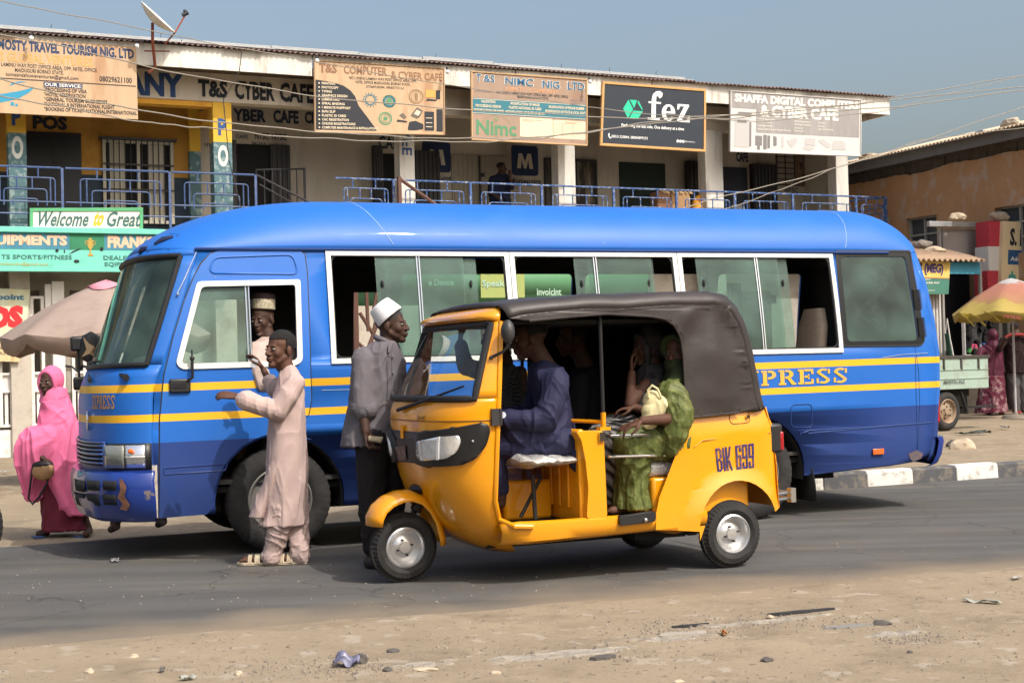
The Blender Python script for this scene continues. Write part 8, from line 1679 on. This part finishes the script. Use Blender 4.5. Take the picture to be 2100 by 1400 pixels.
# ---------------------------------------------------------------- woman in green
Dg = 8.76
f = Fig('woman in a shiny olive green dress and face veil in the rickshaw', W(1300, 1055, Dg), Dg)
hc = f.J(1388, 722); hm = headM(-30, -6); head(f.b, hc, hm, .95); f.limb([(1390, 745), (1390, 775)], [.05, .055]); f.limb([(1384, 815), (1378, 890)], [.08, .09]); P1 = f.limb([(1380, 810, -.10), (1392, 858, -.20), (1318, 862, -.36)], [.045, .04, .026])
hand(f.b, P1[-1], (-.9, -.05, -.35), (-.2, .1, -1), .95, .55, 1); P2 = f.limb([(1385, 815, .1), (1350, 860, .0), (1306, 866, -.2)], [.045, .036, .025]); hand(f.b, P2[-1], (-.9, -.1, -.3), (-.2, .2, -1), .92, .6, -1)
f.limb([(1380, 900, 0), (1290, 905, -.1), (1285, 1030, -.1)], [.12, .08, .045]); a = f.J(1290, 1040, -.12); cap(f.b, a, a + Vector((-.11, -.06, -.01)), .032, .024)
for i in range(4): cap(f.b, a + Vector((-.11, -.05 + i * .014 - .02, -.012)), a + Vector((-.135, -.055 + i * .014 - .02, -.014)), .01, .008, 8)
blob(f.b, 'body', sk3, f.o, .006, 2); eyes(f.o, hc, hm, .95)
gn = weave('olive_damask', sr(80, 88, 46), .12, .45, dirt=sr(134, 136, 84), ds=14, da=.7)
g = MB(); ell(g, hc + hm @ Vector((0, -.045, .02)), (.095, .105, .118), hm); ell(g, hc + hm @ Vector((0, .03, -.075)), (.07, .075, .065), hm); g.tube([hc + hm @ Vector((.068 * cos(t), .038 + .016 * sin(t), .07 * sin(t) + .03)) for t in [2 * pi * i / 24 for i in range(24)]], .02, 8, closed=True)
loft(g, [f.ring(750, 1372, 1410, .10), f.ring(775, 1362, 1414, .15), f.ring(810, 1352, 1416, .16)]); blob(g, 'veil', weave('shade_darkened_olive_cloth', sr(46, 54, 34), .08), f.o, .007, 3, wr(7, .006))  # veil colour darkened to stand in for shade under the rickshaw hood
g = MB(); loft(g, [f.ring(775, 1366, 1412, .14), f.ring(800, 1350, 1414, .18), f.ring(850, 1346, 1412, .19), f.ring(890, 1330, 1408, .2)]); f.limb([(1378, 805, -.14), (1392, 845, -.2), (1392, 868, -.22)], [.085, .085, .075], g); f.limb([(1392, 850, -.2), (1385, 890, -.22), (1376, 918, -.21)], [.08, .075, .045], g)
f.limb([(1380, 905, -.05), (1330, 905, -.14), (1290, 905, -.18)], [.13, .12, .10], g); loft(g, [f.ring(895, 1258, 1346, .16, -.12, 0, .03, 6), f.ring(930, 1262, 1340, .15, -.12, 0, .05, 6), f.ring(980, 1262, 1332, .13, -.1, 0, .07, 7), f.ring(1042, 1256, 1342, .14, -.1, 0, .08, 7)])
blob(g, 'dress', gn, f.o, .0068, 3, wr(9, .013, (1, 1, .55), 17))
g = MB(); bl = empty('cloth_bag', 'pale cream cloth bag with loop handles on the lap of the woman in green', 'bag', W(1340, 872, 8.56)); q = lambda x, y, d=0: W(x, y, 8.56 + d) - bl.location
ell(g, q(1343, 842), (.085, .05, .07)); ell(g, q(1338, 822), (.06, .04, .07)); cap(g, q(1330, 865), q(1358, 832), .05, .06); cap(g, q(1322, 862), q(1312, 880), .03, .02); blob(g, 'bag', weave('cream_cotton', sr(206, 196, 152), .04), bl, .006, 5, wr(7, .006, (1, 1, .6), 40))
g = MB(); g.tube([q(1330, 815, -.04), q(1329, 800, -.045), q(1337, 790, -.045), q(1348, 797, -.045), q(1356, 815, -.04)], .008, 6); g.build('handle', weave('cream_cotton', (0, 0, 0)), bl)
# ---------------------------------------------------------------- background people
def bgfig(label, root, D, hpx, yaw, torso, legs, m_top, m_bot, arms=(), veil=None, s=1.0, vx=.012):
    f = Fig(label, root, D); hc = f.J(*hpx); hm = headM(yaw); head(f.b, hc, hm, s); f.limb([(hpx[0], hpx[1] + 6), (torso[0][0] / 2 + torso[0][1] / 2, torso[0][2])], [.055, .06])
    cs = [((a + b) / 2, y) for a, b, y in torso]; f.limb(cs, [.10] * len(cs)); 
    for l in legs: f.limb(l, [.09, .065, .045][:len(l)])
    for a in arms: P_ = f.limb(a, [.05, .04, .03]); hand(f.b, P_[-1], P_[-1] - P_[-2], (0, -.4, -1), .95, .7)
    for l in legs: e_ = f.J(*l[-1]); cap(f.b, e_ + Vector((0, .03, -.03)), e_ + Vector((.0, -.13, -.04)), .04, .03)
    blob(f.b, 'body', sk2, f.o, vx * .8, 2)
    g = MB(); loft(g, [f.ring(y, a, b, .11 + .04 * (i > 0) + .02 * (i > 1), 0, 0, .03 * (i > 1), 6) for i, (a, b, y) in enumerate(torso)], 32)
    for a in arms: f.limb(a[:2], [.075, .06], g)
    blob(g, 'top', m_top, f.o, vx, 2, wr(6, .012))
    if veil: g = MB(); ell(g, hc + Vector((0, 0, .01)), (.11, .125, .14)); cap(g, hc + Vector((0, 0, -.08)), hc + Vector((0, 0, -.22)), .11, .17); blob(g, 'headscarf', veil, f.o, vx, 2, wr(6, .01))
    else: haircap(f, hc, hm)
    return f
D = 28.0; mr_m = weave('maroon_print', sr(74, 30, 46), .3, .6, dirt=sr(110, 60, 80), ds=7, da=.5); tie = weave('tie_dye_print', sr(84, 34, 50), .2, dirt=sr(176, 150, 150), ds=7, da=1.0)
f = bgfig('woman in a maroon patterned wrapper and headscarf beside the small truck', W(2035, 848, D), D, (2036, 690), 160, [(2024, 2048, 704), (2012, 2054, 716), (2010, 2058, 750), (2012, 2058, 775)], [[(2028, 780), (2026, 820), (2026, 842)], [(2044, 780), (2050, 820), (2052, 842)]], mr_m, tie, [[(2012, 718, -.1), (2002, 745, -.2), (2010, 760, -.3)]], veil=weave('maroon_scarf', sr(70, 26, 42), .1, .5))
g = MB(); loft(g, [f.ring(770, 2012, 2058, .18), f.ring(800, 2008, 2062, .2, 0, 0, .04), f.ring(846, 2000, 2068, .24, 0, 0, .06)], 32); blob(g, 'skirt', tie, f.o, .013, 2, wr(6, .012))
gy = weave('grey_trouser', sr(84, 82, 84), .06); br_ = weave('brown_black_shirt', sr(40, 28, 28), .15)
f = bgfig('man in a dark shirt with red yoke under the tattered parasol, back turned', W(2086, 848, D), D, (2080, 672), 170, [(2068, 2096, 684), (2058, 2110, 694), (2060, 2110, 730), (2062, 2110, 765)], [[(2076, 770), (2080, 812), (2084, 842)], [(2098, 770), (2100, 812), (2104, 842)]], br_, gy, [[(2058, 700, -.1), (2050, 716, -.2), (2058, 700, -.35)]])
g = MB(); 
for l in ([(2077, 762), (2080, 812), (2084, 840)], [(2098, 762), (2100, 812), (2103, 840)]): f.limb(l, [.13, .10, .08], g)
blob(g, 'trousers', gy, f.o, .013, 2, wr(6, .01)); g = MB(); g.tube([f.J(2062, 692, -.18), f.J(2072, 686, -.2), f.J(2096, 686, -.2), f.J(2108, 692, -.18)], .03, 8); g.build('red_yoke', mat('red_cloth', sr(130, 34, 30), .8), f.o, 60)
g = MB()
for x in (2084, 2103): a = f.J(x, 845); g.box(-.05, .05, -.16, .08, -.01, .03, Matrix.Translation(a))
g.build('slippers', mat('red_slipper', sr(140, 40, 44), .6), f.o)
pG = G.w(10.35, .55, 4.06); Db = pG.y; dk_ = weave('dark_navy_shirt', sr(26, 32, 52), .1)
f = bgfig('man in dark navy clothes standing on the balcony beside the pale steel door', pG, Db, (1029, 344), 100, [(1018, 1040, 358), (1004, 1046, 364), (1001, 1047, 385), (1003, 1046, 412)], [[(1015, 415), (1014, 440), (1014, 462)], [(1036, 415), (1038, 440), (1038, 462)]], dk_, dk_, [[(1042, 368, -.1), (1050, 385, -.2), (1046, 360, -.3)], [(1008, 370, -.1), (1006, 392, -.1), (1030, 412, -.25)]])
g = MB()
for l in ([(1015, 410), (1014, 440), (1014, 458)], [(1036, 410), (1038, 440), (1038, 458)]): f.limb(l, [.13, .10, .08], g)
blob(g, 'trousers', dk_, f.o, .013, 2)
# someone walking behind the minibus: only the feet show beneath it
Dq = 12.25
f = bgfig('person in dark clothes behind the minibus, feet showing under its front', GND(262, 1092, -.02) * 1.0, Dq, (290, 790), -90, [(276, 304, 812), (262, 318, 822), (262, 318, 880), (264, 316, 935)], [[(285, 940), (262, 1010), (236, 1072)], [(295, 940), (312, 1010), (332, 1062)]], br_, br_, [[(268, 830), (264, 880), (262, 925)]])
g = MB(); 
for l in ([(285, 930), (262, 1010), (240, 1050)], [(295, 930), (310, 1000), (326, 1040)]): f.limb(l, [.13, .10, .07], g)
blob(g, 'trousers', br_, f.o, .013, 2)
# ================================================================== CARGO TRICYCLE, STONES, LITTER
pkF = Fr(GND(1945, 883, .13), 33); pk_ = frame_empty('cargo_truck', 'small cargo truck with a faded mint green flat bed and rusty wheel behind the minibus', 'truck', pkF, 0, 0, .13)
def pq(x, y, v=0): return pkF.uz(x, y, v)
mint = mat('faded_mint_paint', sr(144, 164, 152), .7, var=.08, vs=3, dirt=sr(110, 90, 72), ds=6, da=.6, bump=.2)
a, b, c, d = pq(2023, 733), pq(2023, 795), pq(1860, 816), pq(1860, 752)
mb = MB(); zt, zb = (a[1] + d[1]) / 2 - .13, (b[1] + c[1]) / 2 - .13; zt, zb = a[1] - .13, b[1] - .13; L0, L1 = d[0], a[0]
mb.box(L0, L1, -.03, .0, zb, zt); mb.box(L0, L1, 1.5, 1.53, zb, zt); mb.box(L1 - .03, L1, .0, 1.5, zb, zt); mb.box(L0, L1, 0.001, 1.5, zb, zb + .04); bd = mb.build('cargo_bed', mint, pk_, bevel=.008)
mb = MB(); mb.box(L0 - .02, L1 + .02, -.05, .02, zt, zt + .045); mb.box(L0 - .02, L1 + .02, 1.49, 1.56, zt, zt + .045); mb.box(L1 - .05, L1 + .02, .02, 1.49, zt, zt + .045)
mb.build('top_rail', mat('dark_rail', sr(58, 54, 50), .7), bd)
mb = MB()
for z in (.33, .62): mb.box(L0, L1 - .01, -.042, -.03, lerp(zb, zt, z), lerp(zb, zt, z) + .015)
mb.build('plank_ridges', mint, bd)
mb = MB()
for i in range(4): u = lerp(L0, L1, .2 + i * .22); mb.box(u, u + .03, -.05, -.03, zt - .18, zt)
mb.build('latches', mat('dark_rail', (0, 0, 0)), bd)
lb = MB(); text(lb, 'MARTIN ALE', lambda x, y: (x, -.046, y), lerp(L0, L1, .42), lerp(L0, L1, .68), lerp(zb, zt, .18), lerp(zb, zt, .3), .02); lb.build('lettering', mat('faint_ink', sr(70, 74, 70), .8), pk_, 0, recalc=False)
rw_ = mat('rusty_cream_rim', sr(150, 130, 108), .7, metal=.2, var=.2, vs=6, dirt=sr(100, 64, 44), ds=7, da=.8)
hub = pq(1943, 843); R0 = hub[1] - .13
for v in (-.02, 1.36): wheel(pk_, hub[0] - 0, v, R0, R0, .17, R0 * .62, rw_, 5, 0, .02, hole=5)
mb = MB(); mb.box(L0, L1 - .2, .2, .28, zb - .12, zb); mb.box(L0, L1 - .2, 1.2, 1.28, zb - .12, zb); mb.cyl((hub[0], .1, R0), (hub[0], 1.4, R0), .04); mb.tube([(L1 - .6, .05, zb), (L1 - .45, .05, zb - .35)], .03, 6); mb.box(L1 - .35, L1 + .45, .2, .4, zb - .32, zb - .29); mb.build('chassis', mat('chassis_black', (0, 0, 0)), pk_)
mb = MB(); mb.box(L0 - 1.9, L0 - .1, .1, 1.4, .35, 1.3); mb.build('cab', mint, pk_, bevel=.1, seg=3); wheel(pk_, L0 - 1.2, .6, R0, R0, .17, R0 * .62, rw_, 5)
s_ = empty('sack', 'white plastic sack in the bed of the small truck, just behind the minibus', 'sack', pkF.w(lerp(L0, L1, .38), .45, .13 + zb + .04)); g = MB(); ell(g, (0, 0, .27), (.42, .3, .27)); blob(g, 'bag', mat('white_sack', sr(190, 188, 186), .8), s_, .02, 2, wr(5, .02))
g = MB(); g.tube([(.38, 0, .3), (.46, 0, .36), (.5, .02, .34)], .03); g.build('tied_neck', mat('white_sack', (0, 0, 0)), s_)
# tyre of a vehicle just entering at the left edge
lt = empty('parked_motorcycle', 'edge of a black tyre just entering the frame at the far left', 'motorcycle', GND(-92, 1172)); 
wheel(lt, 0, 0, .3, .3, .1, .2, steelw, 6)
mb = MB(); mb.tube([(0, .05, .3), (-.3, .05, .75), (-.75, .05, .8)], .03, 8); mb.sphere((-.55, .05, .72), (.3, .12, .12), 14); mb.build('frame', bplast, lt); wheel(lt, -1.25, 0, .3, .3, .1, .2, steelw, 6)
# kerbside stones and litter
stm = mat('pale_rock', (0, 0, 0)); dkr = mat('dark_stone', sr(80, 76, 72), .9, var=.2, vs=9, bump=.6, bs=20); tar = mat('broken_tar', sr(38, 38, 40), .85, var=.2, vs=8, bump=.6, bs=30); conc = mat('broken_concrete', sr(150, 142, 130), .95, var=.15, vs=6, dirt=sr(110, 98, 84), ds=5, da=.6, bump=.7, bs=20)
def gz_(x, y): return gh(x, y)
def stone(px, py, s, lab, m=stm, seed=1, cat='stone', rz=0, z0=None, name='stone', sink=.3):
    p_ = GND(px, py, .02 if z0 is None else z0); z = gh(p_.x, p_.y) if z0 is None else z0
    return rock(name, (p_.x, p_.y, z - s[2] * sink), s, lab, m, seed, cat, None, rz)
stone(183, 1378, (.020, .016, .014), 'small tan stone at the bottom left corner of the sand', seed=21)
stone(737, 1360, (.035, .03, .035), 'dark grey stone standing against the crumpled blue wrapper', dkr, seed=22)
stone(806, 1340, (.028, .02, .013), 'dark stone with a pale top beyond the crumpled wrapper', dkr, seed=23)
stone(795, 1376, (.022, .018, .014), 'small dark stone to the right of the crumpled wrapper', dkr, seed=24)
stone(870, 1375, (.06, .025, .01), 'flat tan clod right of the small dark stone', seed=25)
stone(488, 1380, (.018, .016, .014), 'light grey pebble left of the crumpled wrapper', stm, seed=26)
stone(275, 1342, (.02, .016, .012), 'pinkish pebble on the pale dust at lower left', stm, seed=27)
stone(1016, 1380, (.022, .014, .010), 'small wedge shaped pale chip near the bottom centre', stm, seed=28)
stone(1573, 1356, (.024, .018, .014), 'brown stone at the bottom right centre', dkr, seed=29)
stone(1580, 1268, (.018, .014, .014), 'small white pebble at the left end of the black tar strip', stm, seed=30)
stone(1808, 1280, (.045, .028, .016), 'dark flat stone right of the grey concrete slab', dkr, seed=31)
stone(1866, 1338, (.015, .012, .008), 'tiny dark stone alone on clean sand at lower right', dkr, seed=32)
stone(1392, 1395, (.025, .016, .010), 'greenish pebble at the very bottom of the sand', stm, seed=33)
stone(1243, 1196, (.012, .010, .008), 'dark pebble at the dusty road edge', dkr, seed=34)
stone(1975, 920, (.16, .10, .10), 'pale rough rock on the pavement by the rear corner of the minibus', stm, seed=35, z0=.13)
stone(1954, 915, (.08, .07, .06), 'smaller rock leaning on the pale rock behind the minibus', dkr, seed=36, z0=.13)
def slab(px, py, lx, ly, h, m, lab, seed, name='slab', cat='debris', rz=.35):
    p_ = GND(px, py, .02); r = random.Random(seed); n_ = 16; ou = []
    for i in range(n_): a = 2 * pi * i / n_; k = r.uniform(.65, 1.1); ou.append((lx * k * cos(a), ly * k * sin(a)))
    mb = MB(); mb.prism(ou, lambda a, b: (a * 1.06, b * 1.06, -.02), lambda a, b: (a, b, h + .25 * h * noise.noise(Vector((a * 9, b * 9, seed))))); o = mb.build(name, m, None, 20); o.location = (p_.x, p_.y, gh(p_.x, p_.y)); o.rotation_euler = (0, 0, rz); return tag(o, lab, cat)
slab(1645, 1258, .20, .03, .010, tar, 'long thin strip of broken black tar lying on the sand', 1, 'tar_strip'); slab(1395, 1308, .12, .06, .016, conc, 'broken lump of pale concrete with a cracked dark edge', 2, 'concrete_lump'); slab(1150, 1344, .16, .028, .008, conc, 'long ragged crust of broken pale plaster', 3, 'plaster_crust'); slab(1740, 1285, .13, .04, .008, mat('flat_grey_concrete', sr(120, 118, 114), .9, var=.1, bump=.3), 'smooth flat grey slab half buried in sand', 4, 'slab')
slab(1238, 1354, .06, .03, .012, dkr, 'dark broken clod at the end of the plaster crust', 5, 'clod')
slab(1415, 1286, .10, .022, .010, tar, 'crumbled tar edge above the concrete lump', 6, 'tar_crumb')
def crust(px, py, lx, ly, m, lab, seed, rz=.3, name='plaster_crust'):
    p_ = GND(px, py, .02); P_ = [[(p_.x, p_.y, gh(p_.x, p_.y) + .012)] * 72]; c_, s_2 = cos(rz), sin(rz)
    for j in range(1, 9):
        row = []
        for i in range(72):
            a = 2 * pi * i / 72; k = (.62 + .55 * noise.noise(Vector((cos(a) * 1.6, sin(a) * 1.6, seed))) + .22 * noise.noise(Vector((cos(a) * 6, sin(a) * 6, seed)))) * j / 8; x, y = lx * k * cos(a), ly * k * sin(a); X_, Y_ = p_.x + x * c_ - y * s_2, p_.y + x * s_2 + y * c_
            row.append((X_, Y_, gh(X_, Y_) + (.007 + .010 * noise.noise(Vector((X_ * 22, Y_ * 22, seed))) if j < 8 else -.006)))
        P_.append(row)
    mb = MB(); mb.grid(P_, close_v=True); return tag(mb.build(name, m, None, 25), lab, 'rubble')
crm = mat('pale_crust', sr(140, 133, 122), .95, var=.2, vs=14, dirt=sr(104, 95, 82), ds=8, da=.8, bump=.8, bs=50)
crust(1150, 1346, .55, .075, crm, 'long pale crust of crushed plaster at the lower middle of the sand', 3); crust(1392, 1312, .26, .085, crm, 'round pale crust under the concrete lump', 7); crust(1540, 1278, .50, .06, crm, 'pale crust running up to the black tar strip', 11); crust(1835, 1300, .24, .05, crm, 'pale crust at the right beside the dark flat stone', 15); crust(860, 1366, .20, .045, crm, 'small pale crust right of the crumpled wrapper', 19)
def litter(px, py, s, m, lab, seed, name, cat, h=.03, z0=None):
    p_ = GND(px, py, .02 if z0 is None else z0); g = [[None] * 9 for _ in range(9)]; r = Vector((seed, 0, 0))
    for i in range(9):
        for j in range(9): x, y = (i / 8 - .5) * s[0], (j / 8 - .5) * s[1]; q = Vector((x / s[0] * 2.6, y / s[1] * 2.6, seed)); g[i][j] = (x + .15 * s[0] * noise.noise(q * 1.5), y + .15 * s[1] * noise.noise(q * 1.5 + r), h * (.5 + noise.noise(q)) + h * .4 * noise.noise(q * 3) + .004)
    mb = MB(); mb.grid(g); o = mb.build(name, m, None, 40, solid=.0015); o.location = (p_.x, p_.y, gh(p_.x, p_.y) if z0 is None else z0); o.rotation_euler = (0, 0, seed); return tag(o, lab, cat)
litter(710, 1368, (.11, .07), mat('blue_white_film', sr(104, 104, 128), .4, var=.4, vs=30), 'crumpled pale blue plastic wrapper on the sand', 3, 'wrapper', 'litter', .05)
litter(236, 1150, (.17, .05), mat('clear_film', sr(140, 142, 144), .15, var=.3, vs=20), 'shiny clear plastic sachet on the road below the minibus nose', 5, 'sachet', 'litter', .02, .0)
litter(385, 1392, (.06, .04), mat('grey_card_litter', sr(140, 142, 134), .8), 'small grey paper scrap at the bottom edge on the left', 7, 'paper_scrap', 'litter', .02)
litter(333, 1376, (.05, .02), mat('dark_scrap', sr(90, 88, 84), .8), 'thin dark scrap left of the grey paper scrap', 8, 'scrap', 'litter', .02)
litter(2015, 1240, (.16, .05), mat('grey_card_litter', (0, 0, 0)), 'torn grey plastic sheet on the sand at right', 9, 'plastic_sheet', 'litter', .02)
litter(2085, 1188, (.07, .03), mat('pale_scrap', sr(150, 146, 138), .8), 'pale paper scrap near the right edge of the sand', 10, 'paper_scrap', 'litter', .02)
litter(1485, 1305, (.10, .02), mat('orange_scrap', sr(170, 110, 60), .7), 'narrow orange and white wrapper strip by the concrete lump', 11, 'wrapper', 'litter', .02)
litter(10, 968, (.14, .06), mat('paper_white', (0, 0, 0)), 'white paper scrap on the sand left of the woman in pink', 12, 'paper_scrap', 'litter', .02, -.10)
litter(1995, 890, (.6, .12), mat('black_film', sr(36, 42, 34), .5), 'ragged black plastic on the pavement right of the pale rock', 13, 'plastic_sheet', 'litter', .05, .14)
litter(2060, 878, (.5, .06), mat('pale_scrap', (0, 0, 0)), 'twisted pale rag on the pavement at the right edge', 14, 'rag', 'litter', .05, .14)
# fine gravel: too small and many to count
rg = random.Random(12); mb = MB()
def peb(x, y, s):
    z = gh(x, y); q = [Vector((rg.uniform(.6, 1) * a, rg.uniform(.6, 1) * b, rg.uniform(.5, .9) * c)) * s for a, b, c in ((1, 0, 0), (0, 1, 0), (-1, 0, 0), (0, -1, 0), (0, 0, 1))]; mb.add([(x + p_.x, y + p_.y, z + p_.z) for p_ in q], [(0, 1, 4), (1, 2, 4), (2, 3, 4), (3, 0, 4)])
for i in range(5200):
    px, py = rg.uniform(0, 2100), 1180 + 220 * rg.random() ** .8; p_ = GND(px, py, .02); a = (p_ - RN0).dot(nn)
    if a > .25 + rg.random() * .2: continue
    k = noise.noise(Vector((p_.x * 2.2, p_.y * 2.2, 5)))
    if k < rg.uniform(-.25, .4): continue
    peb(p_.x, p_.y, .0022 + .010 * rg.random() ** 5)
for i in range(2600):
    cx_, cy_, sx_, sy_ = rg.choice(((560, 1370, 110, 12), (1150, 1345, 100, 8), (1390, 1300, 60, 12), (1480, 1275, 130, 10), (1700, 1280, 100, 10), (720, 1372, 60, 10), (1870, 1310, 40, 8))); cy_ -= 0
    p_ = GND(rg.gauss(cx_, sx_), min(1398, rg.gauss(cy_, sy_)), .02); peb(p_.x, p_.y, .003 + .012 * rg.random() ** 4)
tag(mb.build('gravel', mat('gravel_mixed', sr(120, 110, 98), .95, var=.5, vs=30), smooth=0), 'fine gravel and grit scattered over the sand', 'gravel', kind='stuff')
mb = MB()
for i in range(500):
    px, py = rg.uniform(0, 2100), rg.uniform(1110, 1250); p_ = GND(px, py, 0); s = .002 + .006 * rg.random() ** 4; mb.add([(p_.x - s, p_.y, .001), (p_.x, p_.y + s, .001), (p_.x + s, p_.y, .001), (p_.x, p_.y - s, .001), (p_.x, p_.y, .001 + s)], [(0, 1, 4), (1, 2, 4), (2, 3, 4), (3, 0, 4)])
tag(mb.build('road_grit', mat('grit_pale', sr(140, 132, 120), .95, var=.4, vs=30), smooth=0), 'loose grit lying on the asphalt', 'grit', kind='stuff')
